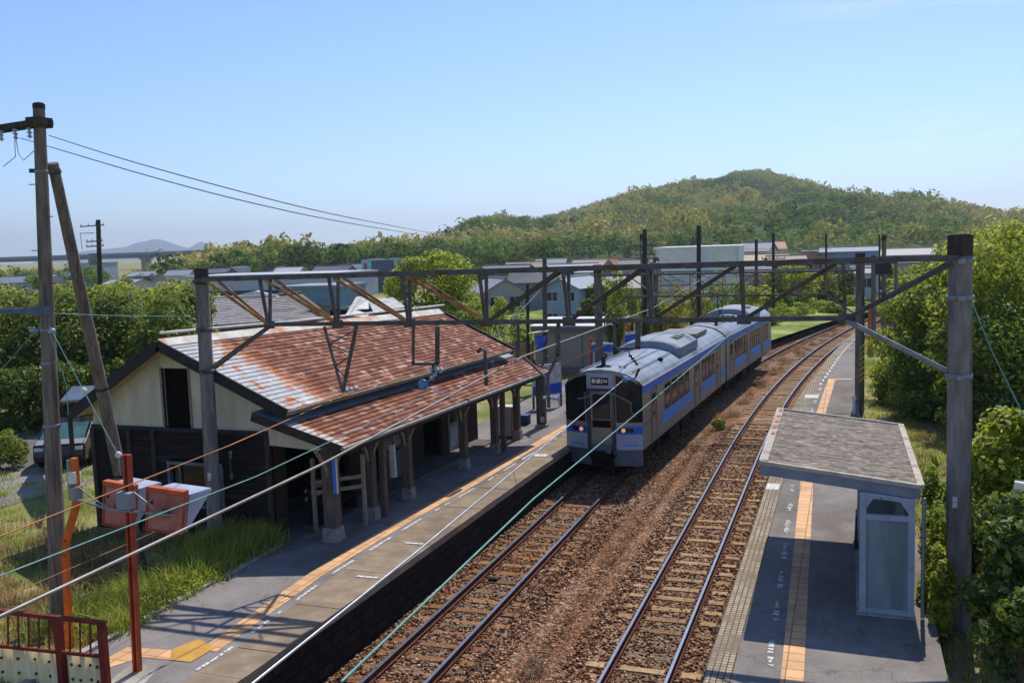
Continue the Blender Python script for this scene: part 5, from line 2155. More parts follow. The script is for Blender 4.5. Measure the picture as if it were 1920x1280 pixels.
for x in (bxa, bxb):
    m = MB(); m.box(x - .055, x + .055, bya - .055, bya + .055, PZ, zroof(x))
    obj('corner_post', m, SHF, sh)
    m = MB(); m.box(x - .05, x + .05, byb - .05, byb + .05, PZ, zroof(x))
    obj('corner_post', m, SHF, sh)
m = MB()
m.box(bxa + .055, bxb - .055, bya - .045, bya + .045, 2.66, 2.76)
obj('cross_rail', m, SHF, sh)
m = MB()
m.box(bxa + .055, bxb - .055, bya - .03, bya + .03, PZ + .02, PZ + .12)
obj('bottom_rail', m, SHF, sh)
m = MB()
m.hexa([(bxa + .055, bya - .04, zroof(bxa) - .1), (bxb - .055, bya - .04, zroof(bxb) - .08), (bxb - .055, bya + .04, zroof(bxb) - .08), (bxa + .055, bya + .04, zroof(bxa) - .1), (bxa + .055, bya - .04, zroof(bxa)), (bxb - .055, bya - .04, zroof(bxb)), (bxb - .055, bya + .04, zroof(bxb)), (bxa + .055, bya + .04, zroof(bxa))])
for x, s in ((bxa + .055, 1), (bxb - .055, -1)):
    m.prism([(x, bya - .042, zroof(x) - .03), (x + s * .16, bya - .042, zroof(x) - .03), (x, bya - .042, zroof(x) - .28)], (0, .08, 0))
obj('top_rail', m, SHF, sh)
m = MB(); m.box(bxa + .055, bxb - .055, bya - .012, bya + .012, PZ + .12, 2.66)
obj('end_panel', m, SHP, sh)
m = MB(); m.box(bxb - .03, bxb + .03, bya + .056, byb - .052, PZ + .05, zroof(bxb) - .05)
obj('back_panel', m, SHP, sh)
m = MB(); m.box(bxa + .05, bxb - .05, byb - .02, byb + .02, PZ + .05, zroof(bxb) - .05)
obj('far_panel', m, M('shelter_far_panel', '#7f8b89', '#717d7b', 2, .8), sh)
m = MB(); m.box(bxa - .03, bxa + .03, 18.6, 18.72, PZ, zroof(bxa)); m.box(bxa - .03, bxa + .03, 20.4, 20.52, PZ, zroof(bxa)); m.box(bxa - .03, bxa + .03, bya + .06, 18.6, 2.0, zroof(bxa))
m.box(bxa - .02, bxa + .02, bya + .06, 18.6, PZ + .05, 2.0)
obj('side_frame', m, SHF, sh)
m = MB(); m.box(bxa + .25, bxb - .05, 17.6, 22.1, PZ + .4, PZ + .46)
for y in (17.8, 19.9, 21.9): m.box(bxa + .3, bxb - .1, y - .03, y + .03, PZ, PZ + .4)
obj('seat', m, MAT['wood_dark'], sh)
m = MB()
m.tube([(bxb + .19, bya - .05, PZ + .03), (bxb + .19, bya - .05, zr - .2)], .035, 8)
for z in (1.6, 2.4, 3.0): m.lathe((bxb + .19, bya - .05, z), [(.045, 0), (.045, .05)], 8)
obj('downpipe', m, MAT['galv'], sh)
m = MB(); m.box(bxa - .1, bxb + .06, bya - .12, byb + .1, PZ, PZ + .03)
obj('plinth', m, MAT['cement'], sh)
m = MB()
m.hexa([(.14, 20.9, PZ), (.2, 20.9, PZ), (.2, 21.5, PZ), (.14, 21.5, PZ), (.17, 20.9, PZ + .75), (.2, 20.9, PZ + .75), (.2, 21.5, PZ + .75), (.17, 21.5, PZ + .75)])
m.box(.12, .2, 20.95, 21.0, PZ, PZ + .05); m.box(.12, .2, 21.4, 21.45, PZ, PZ + .05)
tag(obj('leaning_board', m, MAT['black']), 'narrow dark board leaning at the open side of the shelter', 'board')
p = G(1601, 775, PZ)
m = MB(); m.cbox((p.x, p.y, PZ), .1, .1, .55); m.cbox((p.x, p.y, PZ + .55), .16, .12, .12)
tag(obj('marker_post', m, MAT['white_paint']), 'short white marker post at the foot of the hazard-striped pole', 'post')
# white rail stub at the right border of the picture
m = MB(); q = W(1902, 908, 8.5); m.tube([q, q + Vector((1.4, -.2, -.12)), q + Vector((1.45, -.2, -.2)), q + Vector((1.45, -.2, -q.z + .3))], .035, 10)
tag(obj('handrail', m, MAT['white_paint']), 'end of a white handrail poking in at the right border', 'handrail')
# small things lying between the tracks
p = G(925, 1086, -.15)
m = MB(); m.cbox((p.x, p.y, -.2), .22, .16, .11, .1); m.cbox((p.x, p.y, -.09), .16, .11, .02, .1)
tag(obj('track_box', m, MAT['black'], bevel=.01), 'small black box lying between the rails in front of the train', 'box')
p = G(1137, 985, -.28)
m = MB(); m.cbox((p.x, p.y, -.3), .34, .14, .07, .5); m.cbox((p.x + .06, p.y + .02, -.23), .2, .1, .03, .5)
tag(obj('yellow_block', m, M('yellow_paint', '#c9a23a', '#ad8930', 4, .7), bevel=.01), 'yellowish concrete block on the ballast between the two tracks', 'block')
p = G(1400, 787, -.25)
m = MB(); m.cbox((p.x, p.y, -.28), .7, .45, .06, .05)
for k in range(4): m.cbox((p.x - .27 + k * .18, p.y, -.22), .05, .4, .012, .05)
tag(obj('drain_cover', m, M('cover_green', '#50594f', '#414940', 4, .8)), 'dark ribbed cover plate beside the curving track', 'cover')
# ------------------------------------------------------------------ foliage
def leaves(blobs, n, size, zmin=None, up_bias=.35, aspect=.5, shell=.35, rng=RNG):
    """leaf-sized rhombs through the outer part of a set of ellipsoids -> vertices, faces, blob number"""
    B = np.array(blobs, float)
    w = (B[:, 3] * B[:, 4] + B[:, 4] * B[:, 5] + B[:, 3] * B[:, 5])
    k = rng.choice(len(B), n, p=w / w.sum())
    d = rng.normal(size=(n, 3))
    d /= np.linalg.norm(d, axis=1)[:, None]
    rr = 1 - shell * rng.random(n) ** 1.5
    c = B[k, :3] + d * B[k, 3:6] * rr[:, None]
    nn = d + .9 * rng.normal(size=(n, 3)) * .6 + np.array([0, 0, up_bias])
    nn /= np.linalg.norm(nn, axis=1)[:, None]
    r2 = rng.normal(size=(n, 3))
    t = np.cross(nn, r2)
    t /= np.linalg.norm(t, axis=1)[:, None] + 1e-9
    b = np.cross(nn, t)
    s = size * (.4 + 1.15 * rng.random(n) ** 1.4)
    L = t * (s * .5)[:, None]
    Wd = b * (s * .5 * aspect)[:, None]
    fold = nn * (s * .10)[:, None]
    V = np.stack([c - L, c + Wd + fold, c + L, c - Wd + fold], 1)
    if zmin is not None:
        keep = c[:, 2] > zmin
        V = V[keep]
        k = k[keep]
    m = len(V)
    F = np.arange(m * 4).reshape(m, 4)
    return V.reshape(-1, 3), F, k


def subblobs(c, r, n, seed, frac=(.22, .48), low=-.35):
    rg = np.random.default_rng(seed)
    out = [(c[0], c[1], c[2], r[0] * .66, r[1] * .66, r[2] * .66)]
    for i in range(n):
        d = rg.normal(size=3)
        d /= np.linalg.norm(d)
        if d[2] < low: d[2] = -d[2]
        f = rg.uniform(*frac)
        q = 1 - f * .6
        out.append((c[0] + d[0] * r[0] * q, c[1] + d[1] * r[1] * q, c[2] + d[2] * r[2] * q, r[0] * f * rg.uniform(.85, 1.2), r[1] * f * rg.uniform(.85, 1.2), r[2] * f * rg.uniform(.7, 1.0)))
    return out


def trunk_mesh(h, r, crown_c, crown_r, seed):
    rg = random.Random(seed)
    m = MB()
    p = [(0, 0, -.3), (rg.uniform(-.05, .05), rg.uniform(-.05, .05), h * .35), (rg.uniform(-.12, .12), rg.uniform(-.12, .12), h * .7), (crown_c[0] * .6, crown_c[1] * .6, crown_c[2])]
    m.tube(p, [r * 1.15, r * .9, r * .7, r * .35], 8)
    for i in range(6):
        a = rg.uniform(0, 6.28)
        z0 = lerp(h * .45, crown_c[2], rg.random())
        e = (crown_c[0] + math.cos(a) * crown_r[0] * .7, crown_c[1] + math.sin(a) * crown_r[1] * .7, crown_c[2] + rg.uniform(-.2, .5) * crown_r[2])
        s = Vector((0, 0, z0))
        e = Vector(e)
        mid = s.lerp(e, .5) + Vector((0, 0, -.1 * crown_r[2]))
        m.tube([s, mid, e], [r * .45, r * .3, r * .1], 6)
    return m


def tree(name, label, cat, base, cz, r, n, size, mat, seed, group=None, nb=16, trunk_r=.12, low=-.35, zmin=.05, aspect=.5, skirt=0):
    root = thing(name, label, cat, base, group)
    c = (0, 0, cz)
    bl = subblobs(c, r, nb, seed, low=low)
    rk = random.Random(seed)
    for i in range(skirt):
        a, q = i * 2.4, rk.uniform(.3, .8)
        zz = rk.uniform(.3, max(.5, cz))
        bl.append((math.cos(a) * r[0] * q, math.sin(a) * r[1] * q, zz, r[0] * rk.uniform(.22, .42), r[1] * rk.uniform(.22, .42), rk.uniform(.3, .6)))
    V, F, k = leaves(bl, n, size, zmin, aspect=aspect, rng=np.random.default_rng(seed + 1))
    o = link_mesh('crown', fast_mesh('crown', V, F, mat), root)
    tm = trunk_mesh(max(cz - r[2] * .5, .25), trunk_r, c, r, seed)
    obj('trunk', tm, MAT['bark'], root, world=False)
    return root


# trees behind the left weeds
gl = 'trees behind the station yard'
specs = [(-55, 31, 2.4, 2.6, 'dark tree half out of the picture at the left edge'),
         (36, 32, 2.5, 2.7, 'dark bushy tree left of the tall utility pole'),
         (150, 33, 2.5, 2.6, 'dark dense tree between the two leaning poles above the car'),
         (232, 34, 2.3, 2.5, 'dark bushy tree right above the blue porch roof'),
         (305, 34, 2.1, 2.45, 'dark tree rising behind the ridge end of the station roof'),
         (362, 37, 1.6, 2.1, 'smaller dark tree beside the square-topped gantry pole')]
for i, (px, y, r, rz, lab) in enumerate(specs):
    b = W(px, 600, y)
    tree('broadleaf_tree', lab, 'tree', (b.x, y, .8), 2.75 + (i % 3) * .1, (r, r * .9, rz), 9500, .19, MAT['leaf_dark'], 40 + i, gl, 22, .14, -.9)
for i, (px, y, lab) in enumerate(((10, 47, 'yellow-green tree behind the dark ones at the far left'), (130, 49, 'yellow-green tree glimpsed between the leaning poles'), (210, 47, 'yellow-green tree in front of the distant telegraph pole'), (290, 49, 'yellow-green tree with the palest tips near the long grey hall'), (352, 51, 'yellow-green tree touching the square-topped gantry pole'))):
    b = W(px, 600, y)
    tree('broadleaf_tree', lab, 'tree', (b.x, y, .8), 3.1, (2.9, 2.4, 2.2), 6000, .24, MAT['leaf_yellow'], 60 + i, gl, 20, .14, -.6)
b = G(8, 880, .8)
tree('garden_shrub', 'olive green shrub by the road at the left edge', 'shrub', (b.x - .2, b.y, .8), .62, (.95, .8, .75), 5200, .11, MAT['leaf_mid'], 81, None, 14, .05, -.9)
for i, (px, y, r, rz, lab) in enumerate(((-30, 28.5, 1.6, 1.6, 'low dark hedge bush at the left edge behind the car park'), (40, 29, 1.7, 1.7, 'low dark hedge bush left of the tall utility pole'), (110, 29.5, 1.6, 1.7, 'low dark hedge bush right behind the tall utility pole'), (165, 30, 1.5, 1.6, 'low dark hedge bush above the parked car'), (215, 31, 1.6, 1.7, 'low dark hedge bush behind the leaning brace pole'))):
    b = W(px, 600, y)
    tree('hedge_bush', lab, 'bush', (b.x, y, .8), rz * .55, (r, r * .7, rz), 4500, .18, MAT['leaf_dark'], 300 + i, gl, 14, .06, -.95, 0)
# round tree behind the station
b = W(812, 600, 58)
tree('round_tree', 'big round bright green tree behind the far end of the station', 'tree', (b.x, 58, .6), 3.9, (3.3, 3.0, 2.95), 15000, .24, MAT['leaf_yellow'], 91, None, 26, .2, -.7)
b = W(880, 600, 52)
tree('garden_shrub', 'leafy green shrub at the foot of the round tree', 'shrub', (b.x, 52, .7), 1.6, (1.5, 1.2, 1.6), 5000, .18, MAT['leaf_mid'], 92, None, 14, .08, -.8)
b = W(700, 590, 56)
# right-hand thicket
gr = 'trees and bushes of the thicket on the right'
rt = [(1905, 560, 38, 2.8, 2.7, 'leaf_yellow', 'tallest yellow-green tree at the upper right border', 14000, .17),
      (1838, 530, 41, 2.1, 2.0, 'leaf_yellow', 'yellow-topped tree just right of the big gantry pole', 9000, .17),
      (1872, 675, 36, 2.3, 1.9, 'leaf_mid', 'leafy tree behind the green guy wire', 11000, .16),
      (1758, 590, 41, 2.0, 1.8, 'leaf_mid', 'tree left of the big gantry pole below the top beam', 9000, .16),
      (1708, 645, 44, 1.5, 1.5, 'leaf_yellow', 'pale tree beside the lower concrete post', 7000, .17),
      (1762, 690, 39.5, 1.7, 1.5, 'leaf_mid', 'bushy tree crossed by the sloping brace pipe', 9000, .15),
      (1688, 718, 42, 1.2, 1.0, 'leaf_yellow', 'low rounded bush nearest the narrow platform', 6000, .15),
      (1752, 750, 38.5, 1.3, .8, 'leaf_mid', 'low leafy bush at the near edge of the thicket', 5500, .15),
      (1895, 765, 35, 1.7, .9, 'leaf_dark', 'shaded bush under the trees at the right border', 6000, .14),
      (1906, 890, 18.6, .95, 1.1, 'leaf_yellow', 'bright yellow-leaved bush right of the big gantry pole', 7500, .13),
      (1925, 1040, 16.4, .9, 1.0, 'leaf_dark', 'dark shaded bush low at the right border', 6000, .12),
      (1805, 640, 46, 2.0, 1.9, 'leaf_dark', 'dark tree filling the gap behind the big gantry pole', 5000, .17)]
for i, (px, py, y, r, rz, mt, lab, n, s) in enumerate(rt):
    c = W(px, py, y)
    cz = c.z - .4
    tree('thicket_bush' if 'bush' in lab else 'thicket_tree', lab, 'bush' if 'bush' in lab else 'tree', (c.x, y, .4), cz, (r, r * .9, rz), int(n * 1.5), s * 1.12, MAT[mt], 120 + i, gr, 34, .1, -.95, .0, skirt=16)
    # skirt of leaves down to the ground
for i, (x, y, r, rz, mt, lab) in enumerate(((4.4, 40.5, 1.8, 1.9, 'leaf_mid', 'undergrowth mound below the tree behind the guy wire'), (2.9, 42.5, 1.4, 1.6, 'leaf_mid', 'undergrowth mound below the brace pipe'), (6.3, 36.5, 1.8, 1.9, 'leaf_dark', 'undergrowth mound in the shade by the right border'), (4.0, 45, 2.0, 2.4, 'leaf_mid', 'undergrowth mound at the back of the thicket'), (8.4, 39, 2.6, 3.6, 'leaf_mid', 'undergrowth mound below the tallest tree'))):
    tree('undergrowth', lab, 'bush', (x, y, .4), rz * .35, (r, r, rz * .8), 8000, .14, MAT[mt], 160 + i, gr, 16, .06, -.95, .0)
for i, (px, py, y, r, lab) in enumerate(((1758, 960, 22.0, .36, 'leafy weeds right behind the shelter roof corner'), (1768, 1010, 20.6, .38, 'leafy weeds between shelter downpipe and gantry pole'), (1768, 1050, 19.2, .38, 'leafy weeds halfway down beside the downpipe'), (1752, 1110, 18.0, .30, 'grassy tuft at the foot of the downpipe'), (1770, 1140, 17.2, .22, 'small grassy tuft before the big gantry pole'))):
    c = W(px, py, y)
    tree('weed_clump', lab, 'weeds', (c.x, y, .42), max(c.z - .42, .2), (r, r * 1.3, max(c.z - .3, .35)), 2600, .10, MAT['leaf_mid'] if i < 3 else MAT['leaf_yellow'], 180 + i, 'weed clumps by the shelter', 10, .02, -.9, .0)
# garden beyond the train
gg = 'garden shrubs beyond the train'
gd_ = [(1175, 596, 58, .95, 1.0, 'leaf_dark', 'dark round shrub under the palm'), (1215, 610, 56, .8, .8, 'leaf_mid', 'green shrub at the foot of the transformer pole'),
       (1262, 594, 60, 1.1, .8, 'leaf_gold', 'golden clipped shrub in the middle of the garden'), (1303, 592, 64, 1.0, .8, 'leaf_gold', 'golden clipped shrub beside the tall plain pole'),
       (1262, 628, 52, .9, .7, 'leaf_gold', 'low golden shrub just above the train roof'), (1238, 622, 54, .7, .7, 'leaf_mid', 'low green shrub behind the train roof'),
       (1345, 572, 72, 1.2, .9, 'leaf_mid', 'bright hedge shrub below the warehouse corner'), (1385, 572, 74, 1.2, .9, 'leaf_mid', 'bright hedge shrub right of the pantograph'), (1410, 578, 76, 1.0, .8, 'leaf_yellow', 'yellowish hedge shrub at the end of the hedge'),
       (1160, 600, 50, .7, .8, 'leaf_yellow', 'yellow-green shrub behind the beige shed'), (1152, 635, 46, .5, .8, 'leaf_dark', 'dark shrub squeezed beside the beige shed')]
for i, (px, py, y, r, rz, mt, lab) in enumerate(gd_):
    c = W(px, py, y)
    tree('garden_shrub', lab, 'shrub', (c.x, y, .4), max(c.z - .4, .5), (r, r, max(rz, (c.z - .4) * .9)), 2600, .17, MAT[mt], 200 + i, gg, 12, .06, -.9, 0)
gm = 'trees along the river bend'
for i, (px, py, y, r, rz, mt, lab) in enumerate(((1455, 545, 96, 2.2, 2.0, 'leaf_mid', 'tree under the tall dark pole'), (1495, 535, 100, 2.4, 2.4, 'leaf_yellow', 'broad light tree behind the gantry beam'), (1535, 545, 104, 2.2, 2.0, 'leaf_dark', 'dark tree by the river bend'), (1575, 540, 108, 2.0, 2.2, 'leaf_dark', 'dark tree just left of the hazard-striped pole'), (1425, 560, 90, 1.8, 1.3, 'leaf_yellow', 'low light tree at the end of the train'), (1690, 560, 90, 2.6, 2.0, 'leaf_mid', 'tree at the far end of the bright field'), (1730, 545, 95, 2.6, 2.6, 'leaf_mid', 'leafy tree behind the field by the thicket'), (1130, 560, 78, 1.6, 1.6, 'leaf_mid', 'green tree between the blue house and the warehouse'), (1105, 590, 66, 1.0, 1.1, 'leaf_dark', 'small dark tree before the house with the orange wall'))):
    c = W(px, py, y)
    tree('broadleaf_tree', lab, 'tree', (c.x, y, .3), c.z - .3, (r, r, rz), 4200, .30, MAT[mt], 230 + i, gm, 16, .12, -.9, 0)
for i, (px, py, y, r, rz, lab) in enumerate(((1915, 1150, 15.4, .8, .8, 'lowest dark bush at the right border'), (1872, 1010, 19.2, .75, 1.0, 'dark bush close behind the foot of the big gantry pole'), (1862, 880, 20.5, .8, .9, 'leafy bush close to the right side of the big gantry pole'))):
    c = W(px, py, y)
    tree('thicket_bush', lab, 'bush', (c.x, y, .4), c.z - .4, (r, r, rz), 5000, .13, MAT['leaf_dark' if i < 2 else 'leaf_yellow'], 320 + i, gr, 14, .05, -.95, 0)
gb = 'low bushes on the bank beyond the train'
for i, (px, py, y, r, rz, mt, lab) in enumerate(((1440, 592, 80, 1.1, .5, 'leaf_mid', 'low bush on the bank right behind the rear car'), (1470, 585, 86, 1.3, .6, 'leaf_yellow', 'pale low bush on the bank below the tall dark pole'), (1500, 580, 90, 1.4, .7, 'leaf_mid', 'green low bush in the middle of the bank'), (1530, 572, 96, 1.5, .7, 'leaf_yellow', 'pale low bush on the bank near the river'), (1560, 578, 92, 1.2, .6, 'leaf_mid', 'green low bush just above the curving rails'), (1420, 600, 74, .8, .5, 'leaf_yellow', 'pale low bush close to the end of the train'), (1600, 566, 100, 1.4, .6, 'leaf_mid', 'green low bush behind the hazard-striped pole'), (1515, 560, 106, 1.6, .9, 'leaf_dark', 'dark low bush at the top of the bank'), (930, 606, 62, 1.0, .6, 'leaf_yellow', 'pale low bush in the grass beyond the station'), (975, 612, 58, 1.0, .5, 'leaf_mid', 'green low bush in the grass near the board fence'), (905, 622, 56, .9, .5, 'leaf_mid', 'green low bush just over the end of the station roof'))):
    c = W(px, py, y)
    tree('low_bush', lab, 'bush', (c.x, y, .35), max(c.z - .35, .3), (r, r, max(rz, c.z - .3)), 1800, .2, MAT[mt], 340 + i, gb, 10, .04, -.9, 0)
# a palm
b = W(1183, 590, 57)
pr = thing('palm_tree', 'palm with drooping fronds in the garden beyond the train', 'palm', (b.x, 57, .4))
m = MB(); m.tube([(0, 0, -.2), (.05, 0, 1.3), (0, 0, 2.5)], [.16, .13, .11], 8)
obj('trunk', m, MAT['bark'], pr, world=False)
m = MB()
for i in range(22):
    a = i * 2.4
    el = random.uniform(.1, 1.1)
    L = random.uniform(1.1, 1.5)
    for s in range(12):
        t0 = .15 + .85 * s / 12
        def fp(t): return Vector((math.cos(a) * L * t * math.cos(el * (1 - .3 * t)), math.sin(a) * L * t * math.cos(el * (1 - .3 * t)), 2.5 + L * (t * math.sin(el) - t * t * .75)))
        p0 = fp(t0)
        for sd in (-1, 1):
            q = Vector((-math.sin(a) * sd, math.cos(a) * sd, -.5)).normalized()
            w = .38 * (1 - .5 * t0)
            e = (fp(t0 + .06) - p0)
            m.add([p0, p0 + e * .8, p0 + q * w + e * 1.2], [(0, 1, 2)])
obj('crown', m, MAT['leaf_mid'], pr, world=False)


# ------------------------------------------------------------------ grass
def blades(label, name, area, n, h0, h1, mat, w=.016, z0=.8, lean=.35, clump=0, zf=None):
    rg = RNG
    P = []
    xs, ys = area(n)
    n = len(xs)
    if clump:
        cx_, cy_ = area(clump)
        k = rg.integers(0, len(cx_), n)
        xs = cx_[k] + rg.normal(size=n) * .16
        ys = cy_[k] + rg.normal(size=n) * .16
        hk = (.5 + .8 * rg.random(len(cx_)))[k]
    else:
        hk = np.ones(n)
    z = np.full(n, z0) if zf is None else zf(xs, ys)
    h = (h0 + (h1 - h0) * rg.random(n)) * hk
    a = rg.random(n) * 6.28
    ww = w * (.6 + .8 * rg.random(n))
    ld = rg.normal(size=(n, 2)) * lean
    bx, by = np.cos(a) * ww / 2, np.sin(a) * ww / 2
    V = np.zeros((n, 5, 3))
    V[:, 0] = np.stack([xs - bx, ys - by, z - .02], 1)
    V[:, 1] = np.stack([xs + bx, ys + by, z - .02], 1)
    mx, my = xs + ld[:, 0] * h * .35, ys + ld[:, 1] * h * .35
    V[:, 2] = np.stack([mx + bx * .8, my + by * .8, z + h * .6], 1)
    V[:, 3] = np.stack([mx - bx * .8, my - by * .8, z + h * .6], 1)
    V[:, 4] = np.stack([xs + ld[:, 0] * h, ys + ld[:, 1] * h, z + h * (1 - .2 * np.abs(ld).sum(1).clip(0, 2))], 1)
    i0 = (np.arange(n) * 5)[:, None]
    F = np.concatenate([i0 + np.array([[0, 1, 2]]), i0 + np.array([[0, 2, 3]]), i0 + np.array([[3, 2, 4]])], 0)
    o = link_mesh(name, fast_mesh(name, V.reshape(-1, 3), F, MAT[mat]))
    return tag(o, label, 'grass', kind='stuff')


def rect(x0, x1, y0, y1, cond=None):
    def f(n):
        x = x0 + (x1 - x0) * RNG.random(n)
        y = y0 + (y1 - y0) * RNG.random(n)
        if cond is not None:
            k = cond(x, y)
            x, y = x[k], y[k]
        return x, y
    return f


blades('tall green weeds along the platform below the station gable', 'weeds', rect(-14.1, -12.35, 12.6, 18.3, lambda x, y: x < -12.42 - (y - 12) * .02), 10000, .25, .62, 'grass', .016, .80, .45, 90)
blades('yellowing rough grass of the yard around the poles', 'yard_grass', rect(-26, -12.6, 10.5, 26, lambda x, y: (x < -18.6) | (y < 18.4)), 15000, .08, .28, 'grass', .018, .80, .6, 420)
blades('dry straw coloured grass among the green in the yard', 'dry_grass', rect(-22, -12.8, 11, 18.2), 14000, .10, .40, 'grass_dry', .015, .80, .6, 260)
blades('dark grass tufts at the corner of the station wall', 'grass_tufts', rect(-14.2, -12.45, 17.3, 18.5), 2600, .35, .75, 'grass', .015, .80, .45, 22)
blades('short grass on the ground behind the shelter platform', 'short_grass', rect(1.45, 4.5, 15, 48), 15000, .06, .24, 'grass', .022, .54, .5, 380)
blades('straw coloured grass on the sunny verge beside the shelter platform', 'straw_grass', rect(1.45, 5.5, 17, 40), 9000, .06, .26, 'grass_dry', .022, .54, .6, 260)
blades('grass along the narrow far part of the platform', 'platform_grass', rect(.5, 2.6, 36, 66), 7000, .08, .24, 'grass', .022, .54, .5, 200)
blades('rust brown dry weeds between the two tracks', 'dry_weeds', rect(-6, 0, 40, 92, lambda x, y: (np.abs(x - (np.where(y < 28, -7.66, -7.66 + (y - 28) ** 2 / 524) + np.where(y < 33, -3.56, -3.56 + (y - 33) ** 2 / 560)) / 2) < .75)), 26000, .12, .42, 'grass_dry', .02, -.3, .5, 500)
blades('thin dry weeds at the foot of the stone platform wall', 'wall_weeds', rect(-5.9, -5.2, 13, 40), 2600, .05, .2, 'grass_dry', .014, -.28, .6, 90)
blades('bright grass on the bank beyond the station and the train', 'bank_grass', rect(-24, -8, 44, 96), 16000, .15, .5, 'grass', .035, .7, .5, 900)
blades('bright grass of the field beyond the far platform end', 'field_grass', rect(3.5, 26, 72, 120), 14000, .15, .5, 'grass', .04, .45, .5, 800)
k = 260
wx = -12.5 - 1.3 * RNG.random(k) ** 1.6
wy = 12.6 + 5.6 * RNG.random(k)
wb = [(x, y, .86 + .12 * q, .10 + .10 * q, .10 + .10 * q, .10 + .14 * q) for x, y, q in zip(wx, wy, RNG.random(k))]
V, F, _ = leaves(wb, 9000, .075, .8, .5, .45)
tag(link_mesh('broadleaf_weeds', fast_mesh('broadleaf_weeds', V, F, MAT['leaf_yellow'])), 'low broad-leaved weeds mixed into the grass beside the platform', 'weeds', kind='stuff')
for i, (px, py, z, r, mt, lab) in enumerate(((1350, 805, -.25, .34, 'leaf_mid', 'small green bush growing in the ballast beside the train'), (1425, 722, -.25, .42, 'grass_dry', 'dry olive tuft growing in the ballast near the rear car'))):
    p = G(px, py, z)
    tree('ballast_weed', lab, 'weeds', (p.x, p.y, -.28), .2, (r, r, .30), 1500, .07, MAT[mt], 260 + i, None, 8, .015, -.9, -.02)
p = G(1005, 1262, -.28)
m = MB()
for i in range(26):
    a = random.uniform(0, 6.28)
    L = random.uniform(.25, .7)
    q = Vector((p.x + random.uniform(-.1, .1), p.y + random.uniform(-.25, .25), -.28))
    e = q + Vector((math.cos(a) * L * .6, math.sin(a) * L * .6, L * .55))
    m.tube([q, q.lerp(e, .5) + Vector((0, 0, .06)), e], [.008, .006, .003], 4)
    m.tube([q.lerp(e, .5) + Vector((0, 0, .06)), e + Vector((random.uniform(-.2, .2), random.uniform(-.2, .2), .02))], [.005, .002], 4)
tag(obj('dry_twigs', m, M('twig', '#a58f77', '#8a745d', 5, .9)), 'bare dry branching twigs on the ballast in the foreground', 'dry plant')

HAZE, SUN, SKY, EXPO = 1.7e-4, 3.8, .10, 0.47
TINT = (.74, .885, 1.17, 1)
# ------------------------------------------------------------------ houses and other buildings
HM = {}


def hm(c, rough=.8, kind='w'):
    if (c, kind) not in HM:
        a = hx(c)
        if kind == 'r':
            HM[(c, kind)] = M('roof_' + str(len(HM)), c, None, 2, rough, 0, .3, 6, (1, 6, 1), lo=.3, hi=.8)
        else:
            HM[(c, kind)] = M('wall_' + str(len(HM)), c, None, 1.2, rough, 0, .05, lo=.2, hi=1.0)
    return HM[(c, kind)]


def house(label, px, y, w, dp, z0, hw, hr, rz, wall, roof, nwin=2, name='house', cat='house', ridge='x', rows=1, group='houses beyond the tracks', eave=.35, frame='#c9ccd0', py=500):
    b = W(px, py, y)
    root = thing(name, label, cat, (b.x, y, z0), group, R(rz))
    K = dict(parent=root, world=False)
    m = MB(); m.box(-w / 2, w / 2, 0, dp, -.6, hw)
    if hr > 0 and ridge == 'x':
        for x in (-w / 2, w / 2 - .1): m.prism([(x, 0, hw), (x, dp, hw), (x, dp / 2, hw + hr)], (.1, 0, 0))
    elif hr > 0:
        for yy in (0, dp - .1): m.prism([(-w / 2, yy, hw), (w / 2, yy, hw), (0, yy, hw + hr)], (0, .1, 0))
    wl = obj('wall', m, hm(wall), **K)
    m = MB()
    e = eave
    if hr > 0 and ridge == 'x':
        s = hr / (dp / 2)
        for a in ((-e, dp / 2), (dp + e, dp / 2)):
            z_ = hw - e * s
            m.slab([(-w / 2 - e, a[0], z_ + .05), (w / 2 + e, a[0], z_ + .05), (w / 2 + e, a[1], hw + hr + .07), (-w / 2 - e, a[1], hw + hr + .07)], .10)
        m.tube([(-w / 2 - e, dp / 2, hw + hr + .1), (w / 2 + e, dp / 2, hw + hr + .1)], .1, 6)
    elif hr > 0:
        s = hr / (w / 2)
        for a in ((-w / 2 - e, 0), (w / 2 + e, 0)):
            z_ = hw - e * s
            m.slab([(a[0], -e, z_ + .05), (a[0], dp + e, z_ + .05), (a[1], dp + e, hw + hr + .07), (a[1], -e, hw + hr + .07)], .10)
        m.tube([(0, -e, hw + hr + .1), (0, dp + e, hw + hr + .1)], .1, 6)
    else:
        m.slab([(-w / 2 - e * .4, -e * .4, hw + .2), (w / 2 + e * .4, -e * .4, hw + .2), (w / 2 + e * .4, dp + e * .4, hw + .2 - hr), (-w / 2 - e * .4, dp + e * .4, hw + .2 - hr)], .2)
    obj('roof', m, hm(roof, .65, 'r'), **K)
    for rrow in range(rows):
        for i in range(nwin):
            x = lerp(-w / 2, w / 2, (i + .5) / nwin)
            ww = min(.55, w / nwin * .32)
            zc = hw * (rrow + .58) / rows
            hh = min(.55, hw / rows * .22)
            m = MB(); m.box(x - ww, x + ww, -.02, .03, zc - hh, zc + hh)
            wn = obj('window', m, MAT['glass_window'], **K)
            m = MB()
            for xx in (x - ww, x, x + ww): m.box(xx - .03, xx + .03, -.05, .0, zc - hh - .04, zc + hh + .04)
            for zz in (zc - hh, zc + hh): m.box(x - ww, x + ww, -.045, .0, zz - .035, zz + .035)
            obj('window_frame', m, hm(frame), parent=wn, world=False)
    return root, wl


